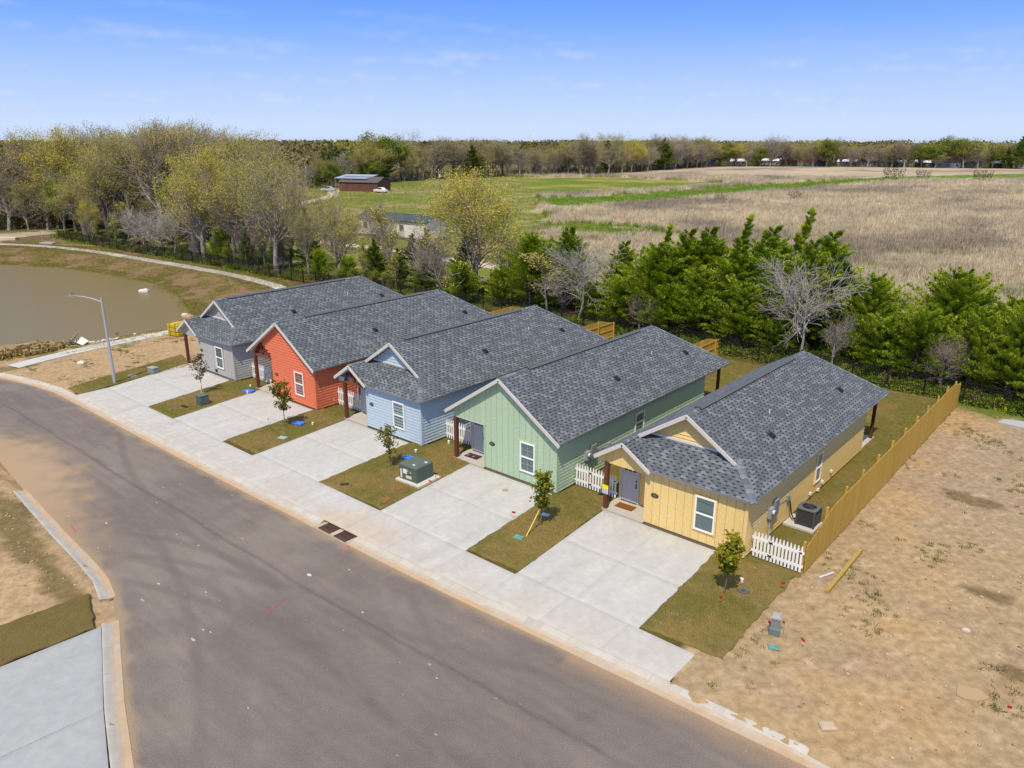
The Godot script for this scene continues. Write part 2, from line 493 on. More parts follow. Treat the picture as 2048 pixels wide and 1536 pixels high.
func build_ground() -> void:
	var xs := steps([-6000.0, 900.0, -1500.0, 200.0, -500.0, 30.0, -260.0, 4.0, -170.0, 1.0, -125.0, 0.6, -60.0, 0.4, 1.2, 0.19, 17.0, 0.6, 24.0, 2.0, 60.0, 20.0, 300.0, 300.0, 1500.0, 900.0, 6000.0])
	var zs := steps([-7000.0, 900.0, -1600.0, 100.0, -620.0, 8.0, -280.0, 3.5, -120.0, 2.0, -62.0, 0.8, -32.0, 0.3, -4.0, 0.24, 15.0, 0.33, 31.0, 1.0, 60.0, 10.0, 200.0, 200.0, 1000.0, 900.0, 4000.0])
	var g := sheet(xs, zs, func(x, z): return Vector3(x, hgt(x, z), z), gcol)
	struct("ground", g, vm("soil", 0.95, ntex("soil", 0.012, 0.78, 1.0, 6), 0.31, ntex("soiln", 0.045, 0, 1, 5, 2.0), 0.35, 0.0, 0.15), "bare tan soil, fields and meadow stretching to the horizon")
	# brown pond water
	var wm := StandardMaterial3D.new()
	wm.albedo_color = Color(0.46, 0.415, 0.295)
	wm.roughness = 0.28; wm.metallic_specular = 0.16
	wm.normal_enabled = true
	wm.normal_texture = ntex("ripple", 0.03, 0, 1, 4, 1.6)
	wm.normal_scale = 0.4
	wm.uv1_triplanar = true; wm.uv1_world_triplanar = true; wm.uv1_scale = Vector3(0.22, 0.22, 0.5)
	var mb := MB.new()
	var big := Geometry2D.offset_polygon(pond, 2.5)[0]
	mb.slab(big, Vector3(0, -1.3, 0), Vector3.RIGHT, Vector3.BACK, Vector3(0, 0.3, 0), Color.WHITE)
	struct("pond_water", mb.mesh(), wm, "muddy brown pond behind the street")
	# the concrete walk that follows the pond
	var line := pv([-57.2, 10.6, -58.0, 7.5, -58.6, 3.0, -58.9, -3.0, -59.2, -9, -60.6, -14.5, -63.5, -19, -69.5, -22.4, -76, -23.4, -85, -23.6, -97.4, -22.95, -112, -21.6, -121, -20.6, -131.3, -18.4, -142, -13.9, -152, -6, -158, 4])
	var crv := Curve3D.new()
	for i in line.size():
		var t := (line[mini(i + 1, line.size() - 1)] - line[maxi(i - 1, 0)]) * 0.16
		crv.add_point(Vector3(line[i].x, 0.05, line[i].y), -Vector3(t.x, 0, t.y), Vector3(t.x, 0, t.y))
	var path := Node3D.new()
	put(self, path, "footpath")
	path.set_meta("kind", "structure"); path.set_meta("label", "pale concrete walk curving round the pond")
	var cm := concrete()
	var L := crv.get_baked_length()
	var s := 0.0
	while s < L - 0.5:
		var ln := minf(2.4, L - s)
		var m := MB.new()
		var col := vary(Color(0.52, 0.52, 0.5) if s < 40 else Color(0.42, 0.41, 0.385), 0.06)
		for k in 3:
			var q := []
			for e in 2:
				var o := s + (ln - 0.02) * (k + e) / 3.0
				var p := crv.sample_baked(o)
				var f := (crv.sample_baked(minf(o + 0.2, L)) - crv.sample_baked(maxf(o - 0.2, 0))).normalized()
				var sd := Vector3(f.z, 0, -f.x) * 0.78
				q.append_array([p - sd, p + sd])
			var dn := Vector3(0, -0.16, 0)
			m.quad(q[0], q[2], q[3], q[1], col) if (q[3] - q[0]).cross(q[2] - q[0]).y > 0 else m.quad(q[0], q[1], q[3], q[2], col)
			m.quad(q[0], q[0] + dn, q[2] + dn, q[2], col); m.quad(q[3], q[3] + dn, q[1] + dn, q[1], col)
		part(path, "paving_slab", m.mesh(), cm)
		s += ln

func concrete() -> StandardMaterial3D:
	return vm("concrete", 0.88, ntex("conc", 0.012, 0.93, 1.0, 5), 0.3, ntex("concn", 0.08, 0, 1, 4, 1.0), 0.25)

# ---------------------------------------------------------------- street
func build_street() -> void:
	var xs := steps([-88.0, 1.0, -62.0, 0.16, 12.0, 1.0, 58.0])
	var ts := PackedFloat32Array()
	for i in 111: ts.append(i / 110.0)
	var rf := func(x, t):
		var a := tab(zr_tab, x) - 0.05; var b := tab(zl_tab, x) + 0.1
		var cr := 0.06 * sin(PI * t)
		return Vector3(x, -0.14 + cr, lerpf(a, b, t))
	var rc := func(x, z):
		var a := tab(zr_tab, x); var b := tab(zl_tab, x)
		var n1 := fn(x * 0.35, z * 1.6, 0.22); var n2 := fn(x, z, 0.5); var n3 := fn(x + 50, z, 0.09); var n4 := fn(x, z, 2.2)
		var c := Color(0.212, 0.182, 0.166) * (1.0 + 0.12 * n1 + 0.08 * n2 + 0.16 * n3 + 0.07 * n4)
		# paver seam and tracked dust
		c = mixc(c, Color(0.275, 0.235, 0.205), smoothstep(0.1, 0.5, n3 + 0.35 * n2) * 0.45)
		c = mixc(c, Color(0.155, 0.136, 0.128), smoothstep(0.15, 0.5, fn(x * 0.2 - 20, z * 0.9, 0.3)) * 0.35)
		for tr in [1.35, 2.7, 4.1]:
			c = mixc(c, Color(0.25, 0.21, 0.175), smoothstep(0.22, 0.05, absf(z - a - tr - 0.25 * fn(x, 3, 0.1))) * (0.35 + 0.5 * n2))
		c = c * (1.0 + 0.10 * fn(x * 0.5, z * 4.0, 0.55) + 0.06 * fn(x, z, 4.0))
		# curved tyre marks and the joint of the two paved lanes
		for q in [[-8.0, 40.0, 26.2], [-8.6, 40.6, 24.6], [-14.0, 33.0, 18.8], [-14.6, 33.4, 17.2], [2.0, -6.0, 20.4], [2.5, -6.5, 22.1], [-30.0, 60.0, 45.0], [-30.0, 60.0, 46.7], [-19.0, -30.0, 44.6]]:
			var rd := absf(Vector2(x - q[0], z - q[1]).length() - q[2])
			if rd < 0.4: c = mixc(c, Color(0.155, 0.136, 0.128) if int(q[2] * 10.0) % 2 == 0 else Color(0.26, 0.225, 0.2), smoothstep(0.32, 0.08, rd) * clampf(0.25 + n3 + 0.7 * n2, 0.0, 0.45))
		var sm := absf(z - a - 3.35 - 0.12 * fn(x, 1.0, 0.15))
		if sm < 0.2: c = mixc(c, Color(0.115, 0.1, 0.09), smoothstep(0.13, 0.02, sm) * 0.5)
		var e: float = z - a
		c = mixc(c, Color(0.42, 0.30, 0.185), smoothstep(0.55 + 0.5 * n2, 0.0, e) * 0.75)
		if x > -2.0: c = mixc(c, Color(0.40, 0.285, 0.18), smoothstep(1.3, 0.2, e + 0.4 * n2) * 0.5)
		var f: float = b - z
		c = mixc(c, Color(0.43, 0.32, 0.2), smoothstep(0.5 + 0.5 * n2, 0.0, f) * 0.6)
		if x < -19:
			var fade := smoothstep(-19.5, -25.5, x)
			c = mixc(c, Color(0.48, 0.35, 0.215), smoothstep(4.2, 0.8, Vector2((x + 35) * 0.42, z - 17.6).length() + 1.1 * n2 + 0.8 * n3) * 0.95 * fade)
			c = mixc(c, Color(0.42, 0.31, 0.2), smoothstep(2.2, 0.3, f + 0.9 * n2) * 0.6 * fade)
		return c
	struct("road", sheet(xs, ts, rf, rc), vm("asphalt", 0.93, ntex("asphalt", 0.09, 0.76, 1.0, 4), 0.36, ntex("asphn", 0.25, 0, 1, 3, 2.0), 0.35), "worn grey brown asphalt street")
	# rolled kerbs in cast lengths
	var cm := concrete()
	kerb(zr_tab, -1.0, -62.0, 9.0, "kerb", "pale rolled kerb along the driveways", [[-16.85, -14.35]], cm)
	kerb(zl_tab, 1.0, -31.8, 16.0, "kerb", "broken kerb on the unfinished side of the street", [[-18.1, -16.4]], cm)
	# storm drain between two kerb lengths
	var dr := thing("storm_drain", "rusty brown twin grate storm drain set in the kerb before the blue house driveway", "storm drain", Vector3(-15.6, -0.1, 10.0))
	var m := MB.new()
	m.bx(Vector3(-1.25, -0.25, -0.62), Vector3(1.25, 0.02, -0.42), Color(0.42, 0.36, 0.28))
	m.bx(Vector3(-1.25, -0.25, 0.27), Vector3(1.25, -0.02, 0.36), Color(0.36, 0.3, 0.23))
	m.bx(Vector3(-1.25, -0.25, -0.42), Vector3(-1.05, 0.0, 0.27), Color(0.42, 0.36, 0.28))
	m.bx(Vector3(-0.12, -0.25, -0.42), Vector3(0.14, 0.0, 0.27), Color(0.45, 0.4, 0.32))
	m.bx(Vector3(1.05, -0.25, -0.42), Vector3(1.25, 0.0, 0.27), Color(0.42, 0.36, 0.28))
	part(dr, "surround", m.mesh(), cm)
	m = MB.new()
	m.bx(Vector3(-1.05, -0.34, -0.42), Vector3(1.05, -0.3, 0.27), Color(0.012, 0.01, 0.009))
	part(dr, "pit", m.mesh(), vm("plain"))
	for g in 2:
		var x0 := -1.05 if g == 0 else 0.14
		var gr := part(dr, "grate", frame_mesh(x0, x0 + 0.91, -0.42, 0.27), vm("rust", 0.8, ntex("asph", 0.1, 0.8, 1.0), 0.9))
		for k in 11:
			var b := MB.new()
			b.bx(Vector3(x0 + 0.06 + k * 0.079, -0.06, -0.40), Vector3(x0 + 0.10 + k * 0.079, 0.0, -0.02), Color(0.13, 0.075, 0.07))
			part(gr, "bar", b.mesh(), vm("rust"))
		for k in 4:
			var b := MB.new()
			b.bx(Vector3(x0 + 0.03, -0.075, 0.02 + k * 0.065), Vector3(x0 + 0.88, -0.015, 0.05 + k * 0.065), Color(0.14, 0.085, 0.075))
			part(gr, "bar", b.mesh(), vm("rust"))
	# driveways and the apron that joins them
	var dw := [[-6.75, -7.2, -0.85, -1.15, 0.0], [-15.5, -16.1, -9.7, -10.2, 0.29], [-26.45, -27.1, -20.55, -20.95, 0.46], [-35.8, -36.85, -29.85, -30.3, 0.77], [-45.7, -47.4, -39.4, -40.6, 0.97]]
	var who := ["yellow", "green", "blue", "orange", "grey"]
	for i in 5:
		var q: Array = dw[i]
		var d := Node3D.new()
		put(self, d, "driveway")
		d.set_meta("kind", "structure"); d.set_meta("label", "pale concrete driveway of the %s house" % who[i])
		var zn: float = 7.2 + (0.7 if i == 4 else (0.6 if i == 3 else (0.2 if i > 0 else 0.0)))
		var zf: float = ZF[i] + 0.12
		for a in 2:
			for b in 2:
				var u0 := a * 0.5; var u1 := a * 0.5 + 0.5
				var t0 := b * 0.5; var t1 := b * 0.5 + 0.5
				var f := func(u, t): return Vector2(lerpf(lerpf(q[0], q[2], u), lerpf(q[1], q[3], u), t), lerpf(zn, zf, t))
				cslab(d, f.call(u0, t0), f.call(u1, t0), f.call(u1, t1), f.call(u0, t1), i)
		# porch slab, a step up
		var m2 := MB.new()
		var ux: float = UX[i]
		m2.bx(Vector3(ux - W - 0.05, -0.1, ZF[i] - 1.45), Vector3(ux - 5.02, 0.13, ZF[i] + 0.1), Color(0.46, 0.43, 0.38))
		part(d, "porch_slab", m2.mesh(), cm)
		# the apron stretch before this driveway and the lawn beside it
		var xa: float = q[0] + (0.0 if i < 4 else -2.2)
		var xb: float = q[2] + (2.35 if i == 0 else (dw[i - 1][0] - q[2]))
		var parts := 3
		for k in parts:
			var x0 := lerpf(xa, xb, float(k) / parts); var x1 := lerpf(xa, xb, float(k + 1) / parts)
			if i == 4 and k == 0: x0 = -45.75 
			cslab(d, Vector2(x0, tab(zr_tab, x0) - 0.64), Vector2(x1, tab(zr_tab, x1) - 0.64), Vector2(x1, zn + 0.0), Vector2(x0, zn + 0.0), i)
	# the driveway on the unfinished side, bottom left
	var dl := Node3D.new()
	put(self, dl, "driveway")
	dl.set_meta("kind", "structure"); dl.set_meta("label", "grey concrete driveway across the street")
	for k in 3:
		var z0 := 0.0 + k * 3.4
		var p := Vector2(-15.5, 21.0); var al := Vector2(0.9366, 0.3505); var out := Vector2(-0.35, 0.9366)
		# runs away from the kerb; near edge follows the kerb
		cslab(dl, Vector2(-16.2 + 4.6 * k, tab(zl_tab, -16.2 + 4.6 * k) + 0.64), Vector2(-11.6 + 4.6 * k, tab(zl_tab, -11.6 + 4.6 * k) + 0.64), Vector2(-12.6 + 4.6 * k, 36), Vector2(-17.4 + 4.6 * k, 36), 7)

func frame_mesh(x0: float, x1: float, z0: float, z1: float) -> ArrayMesh:
	var m := MB.new()
	var c := Color(0.13, 0.075, 0.07)
	m.bx(Vector3(x0, -0.08, z0), Vector3(x1, 0.004, z0 + 0.03), c); m.bx(Vector3(x0, -0.08, z1 - 0.03), Vector3(x1, 0.004, z1), c)
	m.bx(Vector3(x0, -0.08, z0 + 0.03), Vector3(x0 + 0.03, 0.002, z1 - 0.03), c); m.bx(Vector3(x1 - 0.03, -0.08, z0 + 0.03), Vector3(x1, 0.002, z1 - 0.03), c)
	return m.mesh()

func ccol(x: float, z: float, i: int) -> Color:
	var n1 := fn(x, z, 0.25); var n2 := fn(x, z, 0.9); var n3 := fn(x * 2.5, z * 0.35, 0.5)
	var c := Color(0.452, 0.455, 0.448) * (1.0 + 0.025 * n1 + 0.03 * n2 + 0.05 * n3)
	if i == 7: return Color(0.345, 0.36, 0.37) * (1.0 + 0.03 * n1 + 0.04 * n3)
	var e := tab(zr_tab, x) - z
	c = mixc(c, Color(0.45, 0.37, 0.28), smoothstep(2.6, 0.3, e + 1.5 * n1) * 0.35)
	c = mixc(c, Color(0.47, 0.36, 0.24), smoothstep(3.2, 0.5, Vector2(x + 15.6, (z - 9.3) * 1.6).length() + 0.8 * n1) * 0.55)
	# darker tyre paths
	var t := smoothstep(0.5, 0.1, absf(fmod(absf(x + 0.12 * z + 100.0), 4.9) - 2.2 - 0.3 * n1))
	c = mixc(c, Color(0.37, 0.365, 0.35), t * clampf(0.25 + n2 + n1, 0, 0.7))
	c = mixc(c, Color(0.55, 0.54, 0.5), smoothstep(0.15, 0.5, n3 + 0.5 * n2) * 0.2)
	return c

func cslab(parent: Node3D, a: Vector2, b: Vector2, c: Vector2, d: Vector2, i: int) -> void:
	var gu := 0.005 / maxf(a.distance_to(b), 0.5); var gt := 0.005 / maxf(a.distance_to(d), 0.5)
	var n := maxi(2, int(maxf(a.distance_to(b), d.distance_to(c)) / 0.3))
	var k := maxi(2, int(maxf(a.distance_to(d), b.distance_to(c)) / 0.3))
	var us := PackedFloat32Array(); var ts := PackedFloat32Array()
	us.append(-1.0)
	for q in n + 1: us.append(lerpf(gu / 2.0, 1.0 - gu / 2.0, float(q) / n))
	us.append(2.0)
	ts.append(-1.0)
	for q in k + 1: ts.append(lerpf(gt / 2.0, 1.0 - gt / 2.0, float(q) / k))
	ts.append(2.0)
	var hf := func(u, t):
		var low: bool = u < 0 or u > 1 or t < 0 or t > 1
		var p: Vector2 = a.lerp(b, clampf(u, gu / 2, 1 - gu / 2)).lerp(d.lerp(c, clampf(u, gu / 2, 1 - gu / 2)), clampf(t, gt / 2, 1 - gt / 2))
		return Vector3(p.x, -0.02 if low else 0.06, p.y)
	part(parent, "slab", sheet(us, ts, hf, func(x, z): return ccol(x, z, i)), concrete())

func kerb(tb: PackedVector2Array, side: float, x0: float, x1: float, called: String, label: String, gaps: Array, cm: Material) -> void:
	var o := Node3D.new()
	put(self, o, called)
	o.set_meta("kind", "structure"); o.set_meta("label", label)
	var prof := pv([-0.03, -0.18, 0.0, -0.115, 0.22, -0.10, 0.36, -0.06, 0.49, 0.0, 0.57, 0.03, 0.62, 0.032, 0.63, -0.2])
	var x := x0
	while x < x1:
		var xe := minf(x + 3.05, x1)
		for gp in gaps:
			if x < gp[0] and xe > gp[0]: xe = gp[0]
			elif x >= gp[0] and x < gp[1]: x = gp[1]; xe = minf(x + 3.05, x1)
		var m := MB.new()
		var nn := 8
		for k in nn:
			var xa := lerpf(x, xe - 0.012, float(k) / nn); var xb := lerpf(x, xe - 0.012, float(k + 1) / nn)
			for j in prof.size() - 1:
				var p := prof[j]; var q := prof[j + 1]
				var za := tab(tb, xa); var zb := tab(tb, xb)
				var c := Color(0.43, 0.405, 0.36) * (1.0 + 0.1 * fn(xa, p.x * 5.0, 0.8))
				if j < 2: c = mixc(c, Color(0.46, 0.32, 0.19), 0.7 + 0.6 * fn(xa, 1.0, 0.4))
				elif j == 2: c = mixc(c, Color(0.45, 0.33, 0.21), 0.35 + 0.5 * fn(xa, 5.0, 0.5))
				else: c = mixc(Color(0.46, 0.44, 0.40), Color(0.36, 0.33, 0.29), 0.2 + 0.7 * fn(xa, 9.0, 0.7))
				var A := Vector3(xa, p.y, za + side * p.x); var B := Vector3(xb, p.y, zb + side * p.x)
				var C := Vector3(xb, q.y, zb + side * q.x); var D := Vector3(xa, q.y, za + side * q.x)
				if side < 0: m.quad(B, A, D, C, c)
				else: m.quad(A, B, C, D, c)
		for xa in [x, xe - 0.014]: m.slab(prof, Vector3(xa, 0, tab(tb, xa)), Vector3(0, 0, side), Vector3.UP, Vector3(0.012, 0, 0), Color(0.42, 0.39, 0.34))
		part(o, "kerb_segment", m.mesh(), cm)
		x = xe

# ---------------------------------------------------------------- houses
const TRIM := Color(0.54, 0.525, 0.50)
func build_houses() -> void:
	build_house(0, "A", Color(0.80, 0.595, 0.25), "board", "lap", "solid", "pale yellow cottage with gabled porch, nearest to the wooden fence")
	build_house(1, "B", Color(0.43, 0.565, 0.40), "board", "", "solid", "sage green cottage with tall vertical board front gable, between yellow and blue cottages")
	build_house(2, "A", Color(0.46, 0.565, 0.66), "lap", "lap", "open", "light blue cottage with horizontal siding and small open timber porch gable")
	build_house(3, "B", Color(0.70, 0.185, 0.095), "lap", "", "open", "coral orange cottage with front gable and timber truss over the porch")
	build_house(4, "A", Color(0.43, 0.43, 0.425), "batten", "batten", "solid", "light grey board and batten cottage at the pond end of the row")

func roof_y(x: float) -> float:
	return HR - 0.17 - K * absf(x - CX)

func build_house(i: int, kind: String, col: Color, style: String, gable: String, porch: String, label: String) -> void:
	var h := thing("cottage", label, "house", Vector3(UX[i], 0, ZF[i]))
	h.set_meta("group", "painted cottages in a row along the street")
	var paint := vm("paint", 0.62, ntex("paint", 0.02, 0.93, 1.0, 3), 0.6, null, 1.0, 0.0, 0.35)
	var A := kind == "A"
	# foundation
	var m := MB.new()
	var fc := Color(0.2, 0.165, 0.14)
	m.bx(Vector3(-5.0, -0.05, -1.4), Vector3(-0.02, 0.15, -0.02), fc)
	m.bx(Vector3(-W + 0.02, -0.05, ZWALL + 0.02), Vector3(-0.02, 0.15, -1.4), fc)
	m.bx(Vector3(-W + 0.05, -0.05, ZB + 0.2), Vector3(-0.05, 0.11, ZWALL + 0.02), Color(0.46, 0.44, 0.4))
	part(h, "foundation", m.mesh(), concrete())
	# wall cores
	m = MB.new()
	var t := 0.14
	m.bx(Vector3(-t - 0.035, 0.15, ZWALL), Vector3(-0.035, 3.09, -0.035), col)
	m.bx(Vector3(-W, 0.15, ZWALL), Vector3(-W + t, 3.09, -1.34), col)
	m.bx(Vector3(-W + t, 0.15, ZWALL), Vector3(-t - 0.035, 3.09, ZWALL + t), col)
	m.bx(Vector3(-W + t, 0.15, -1.34 - t), Vector3(-5.0, 3.09, -1.34), col)
	m.bx(Vector3(-5.0, 0.15, -1.34), Vector3(-5.0 + t, 3.09, -0.035), col)
	if A:
		m.bx(Vector3(-5.0 + t, 0.15, -0.035 - t), Vector3(-t - 0.035, 3.09, -0.035), col)
		var g := PackedVector2Array([Vector2(CX - 2.05, 4.05), Vector2(CX + 2.05, 4.05), Vector2(CX, HR - 0.17)])
		m.slab(g, Vector3(0, 0, -1.33 - t), Vector3.RIGHT, Vector3.UP, Vector3(0, 0, t - 0.03), col)
	else:
		var top := HR - 0.19
		var poly := PackedVector2Array([Vector2(-5.0 + t, 0.15), Vector2(-t - 0.035, 0.15), Vector2(-t - 0.035, roof_y(-t) - 0.02), Vector2(CX, top), Vector2(-W + 0.03, roof_y(-W) - 0.02)])
		if porch == "solid": poly.append_array([Vector2(-W + 0.03, 2.66), Vector2(-5.0 + t, 2.66)])
		else: poly.append_array([Vector2(-W + 0.03, 2.84), Vector2(-6.24, 3.76), Vector2(-5.0 + t, 2.98)])
		m.slab(poly, Vector3(0, 0, -0.035 - t), Vector3.RIGHT, Vector3.UP, Vector3(0, 0, t), col)
		# rear of the porch recess reaches the roof
		m.slab(PackedVector2Array([Vector2(-W + t, 3.09), Vector2(-5.0, 3.09), Vector2(-5.0, roof_y(-5.0) - 0.03), Vector2(-W + t, roof_y(-W + t) - 0.03)]), Vector3(0, 0, -1.34 - t), Vector3.RIGHT, Vector3.UP, Vector3(0, 0, t), col)
	part(h, "wall", m.mesh(), paint)
	# lap siding on the long right wall
	lap_rows(h, col, paint, 0.16, 3.09, func(y0, y1): return [[ZWALL + 0.0, -0.005]], true, 0.0)
	# front siding
	if A:
		if style == "lap": lap_rows(h, col, paint, 0.16, 3.09, func(y0, y1): return [[-5.0, 0.0]], false, 0.0)
		else: boards(h, col, paint, style == "batten", -5.0, 0.0, 0.16, func(x): return 3.09, func(x): return 0.16, 0.0)
		var gy := 4.1
		if gable == "lap":
			lap_rows(h, col, paint, gy, HR - 0.2, func(y0, y1): var w: float = (HR - 0.19 - y1 + 0.06) / K; return [[CX - w, CX + w]], false, -1.33)
		else:
			boards(h, col, paint, true, CX - 2.0, CX + 2.0, gy, roof_y, func(x): return gy, -1.33)
		m = MB.new()
		m.box(Vector3(CX, 4.11, -1.27), Vector3(4.15, 0.19, 0.03), Color(0.66, 0.67, 0.69))
		part(h, "flashing", m.mesh(), paint)
	elif porch == "solid":
		boards(h, col, paint, false, -W, 0.0, 0.16, roof_y, func(x): return 2.62 if x < -5.02 else 0.16, 0.0)
	else:
		var ex := func(y0, y1):
			var y: float = (y0 + y1) * 0.5
			var w: float = (HR - 0.19 - y) / K
			var r := minf(0.0, CX + w); var l := maxf(-W, CX - w)
			if y < 2.8: return [[-5.03, r]]
			if y > 3.76: return [[l, r]]
			var xl := -7.45 + (y - 2.79) * 1.247; var xr := -6.24 + (3.76 - y) * 1.608
			return [[l, minf(xl, -6.24)], [maxf(minf(xr, -5.03), -6.24), r]]
		lap_rows(h, col, paint, 0.16, HR - 0.2, ex, false, 0.0)
	# corner boards and recess edge
	m = MB.new()
	m.bx(Vector3(-0.10, 0.14, 0.0), Vector3(0.046, 3.09, 0.048), col); m.bx(Vector3(0.0, 0.14, -0.10), Vector3(0.048, 3.09, -0.001), col)
	part(h, "corner_board", m.mesh(), paint)
	m = MB.new()
	m.bx(Vector3(-5.035, 0.14, -0.12), Vector3(-4.97, 3.09 if A else 2.62, 0.033), col)
	part(h, "corner_board", m.mesh(), paint)
	porch_parts(h, i, A, porch, col, paint)
	# front window and long-side windows
	var wx := [[-2.42, -1.43], [-2.39, -1.39], [-2.45, -1.44], [-2.30, -1.26], [-2.50, -1.45]]
	window(h, Vector3(wx[i][0], 0.72, 0.03), Vector3(wx[i][1] - wx[i][0], 1.68, 0), Vector3.RIGHT, "blinds" if i == 0 else ("shade" if i < 2 else ""), paint, col)
	if i == 0: window(h, Vector3(0.03, 0.74, -8.1), Vector3(0.78, 1.62, 0), Vector3.FORWARD, "narrow", paint, col)
	else: window(h, Vector3(0.03, 1.2, -7.35), Vector3(0.98, 1.22, 0), Vector3.FORWARD, "", paint, col)
	# house number plaque
	var plx := [-4.48, -4.4, -4.5, -4.52, -4.68]
	var pl := part(h, "number_plaque", plaque_mesh(), vm("plaque", 0.5), Vector3(plx[i], 1.69, 0.035))
	# rear porch posts
	for px in [-0.16, -W + 0.16]:
		m = MB.new(); m.box(Vector3(px, 1.48, ZB + 0.55), Vector3(0.17, 2.78, 0.17), Color(0.15, 0.055, 0.032))
		part(h, "porch_post", m.mesh(), wood())
	build_roof(h, i, A, porch)
	# small wall fittings
	m = MB.new()
	m.tube(Vector3(0.03, 0.5, -1.35), Vector3(0.13, 0.48, -1.35), 0.02, 0.02, 6, Color(0.5, 0.45, 0.35), true)
	m.tube(Vector3(0.13, 0.48, -1.35), Vector3(0.15, 0.40, -1.35), 0.022, 0.018, 6, Color(0.5, 0.45, 0.35), true)
	part(h, "hose_tap", m.mesh(), vm("plain"))
	if i == 0:
		for q in [[-9.3, 0.46], [-10.6, 0.62], [-8.75, 0.2], [-7.6, 0.42]]:
			m = MB.new(); m.box(Vector3(0.08, q[1], q[0]), Vector3(0.12, 0.13, 0.13), Color(0.66, 0.66, 0.64))
			part(h, "wall_vent", m.mesh(), vm("plain"))
	if i == 4:
		m = MB.new(); m.box(Vector3(-2.62, 0.42, 0.09), Vector3(0.12, 0.2, 0.1), Color(0.03, 0.03, 0.035)); m.box(Vector3(-2.75, 0.48, 0.07), Vector3(0.2, 0.04, 0.05), Color(0.04, 0.04, 0.04))
		part(h, "outdoor_socket", m.mesh(), vm("plain"))

func wood() -> StandardMaterial3D:
	return vm("wood", 0.7, ntex("woodg", 0.02, 0.75, 1.0, 4), 1.2, null, 1.0, 0.0, 0.3)

# overlapping boards; spans are along x on the front or along z on the right wall
func lap_rows(h: Node3D, col: Color, mt: Material, y0: float, y1: float, spans: Callable, side: bool, z: float) -> void:
	var e := 0.187
	var y := y0
	while y < y1 - 0.03:
		var ye := minf(y + e + 0.012, y1)
		for s in spans.call(y, minf(y + e, y1)):
			if s[1] - s[0] < 0.04: continue
			var m := MB.new()
			var c := vary(col, 0.025)
			var a: float = s[0]; var b: float = s[1]
			var P := func(u: float, yy: float, d: float) -> Vector3: return Vector3(d, yy, u) if side else Vector3(u, yy, z + d)
			var lo := 0.044; var hi := 0.006; var bk := -0.03
			if side:
				m.quad(P.call(b, y, lo), P.call(b, ye, hi), P.call(a, ye, hi), P.call(a, y, lo), c)
				m.quad(P.call(b, y, bk), P.call(b, y, lo), P.call(a, y, lo), P.call(a, y, bk), c)
				m.quad(P.call(b, y, bk), P.call(b, ye, bk), P.call(b, ye, hi), P.call(b, y, lo), c)
				m.quad(P.call(a, y, lo), P.call(a, ye, hi), P.call(a, ye, bk), P.call(a, y, bk), c)
			else:
				m.quad(P.call(a, y, lo), P.call(a, ye, hi), P.call(b, ye, hi), P.call(b, y, lo), c)
				m.quad(P.call(a, y, bk), P.call(a, y, lo), P.call(b, y, lo), P.call(b, y, bk), c)
				m.quad(P.call(a, y, bk), P.call(a, ye, bk), P.call(a, ye, hi), P.call(a, y, lo), c)
				m.quad(P.call(b, y, lo), P.call(b, ye, hi), P.call(b, ye, bk), P.call(b, y, bk), c)
			part(h, "siding_plank", m.mesh(), mt)
		y += e

func boards(h: Node3D, col: Color, mt: Material, batten: bool, x0: float, x1: float, y0: float, top: Callable, bot: Callable, z: float) -> void:
	var e := 0.405
	var xs := [x0]
	var x := x0 + e
	while x < x1 - 0.12:
		xs.append(x); x += e
	xs.append(x1)
	for k in xs.size() - 1:
		var a: float = xs[k] + 0.009; var b: float = xs[k + 1] - 0.009
		var yb: float = bot.call((a + b) * 0.5)
		var poly := PackedVector2Array([Vector2(a, yb), Vector2(b, yb), Vector2(b, top.call(b) - 0.02)])
		if a < CX and b > CX and top.call(CX) > 4.0: poly.append(Vector2(CX, top.call(CX) - 0.02))
		poly.append(Vector2(a, top.call(a) - 0.02))
		if top.call((a + b) * 0.5) - yb < 0.08: continue
		var m := MB.new()
		m.slab(poly, Vector3(0, 0, z - 0.03), Vector3.RIGHT, Vector3.UP, Vector3(0, 0, 0.048), vary(col, 0.025))
		part(h, "board", m.mesh(), mt)
		if k > 0:
			var c: float = xs[k]
			var w := 0.024 if batten else 0.008
			var pr := 0.035 if batten else 0.012
			var yb2: float = maxf(yb, bot.call(c))
			m = MB.new()
			m.slab(PackedVector2Array([Vector2(c - w, yb2), Vector2(c + w, yb2), Vector2(c + w, top.call(c + w) - 0.03), Vector2(c - w, top.call(c - w) - 0.03)]), Vector3(0, 0, z - 0.028), Vector3.RIGHT, Vector3.UP, Vector3(0, 0, pr + (0.026 if batten else 0.0)), vary(col, 0.03) * (1.0 if batten else 0.97))
			part(h, "batten", m.mesh(), mt)

func plaque_mesh() -> ArrayMesh:
	var m := MB.new()
	var p := PackedVector2Array()
	for k in 20:
		var a := TAU * k / 20.0
		var r := 1.0
		p.append(Vector2(cos(a) * 0.20 * (1.0 if absf(cos(a)) > 0.55 else 0.8), sin(a) * 0.105))
	m.slab(p, Vector3.ZERO, Vector3.RIGHT, Vector3.UP, Vector3(0, 0, 0.02), Color(0.055, 0.04, 0.035))
	for k in 3:   # raised figures, too small to read
		m.bx(Vector3(-0.09 + k * 0.065, -0.03, 0.02), Vector3(-0.05 + k * 0.065, 0.03, 0.024), Color(0.25, 0.22, 0.18))
	return m.mesh()

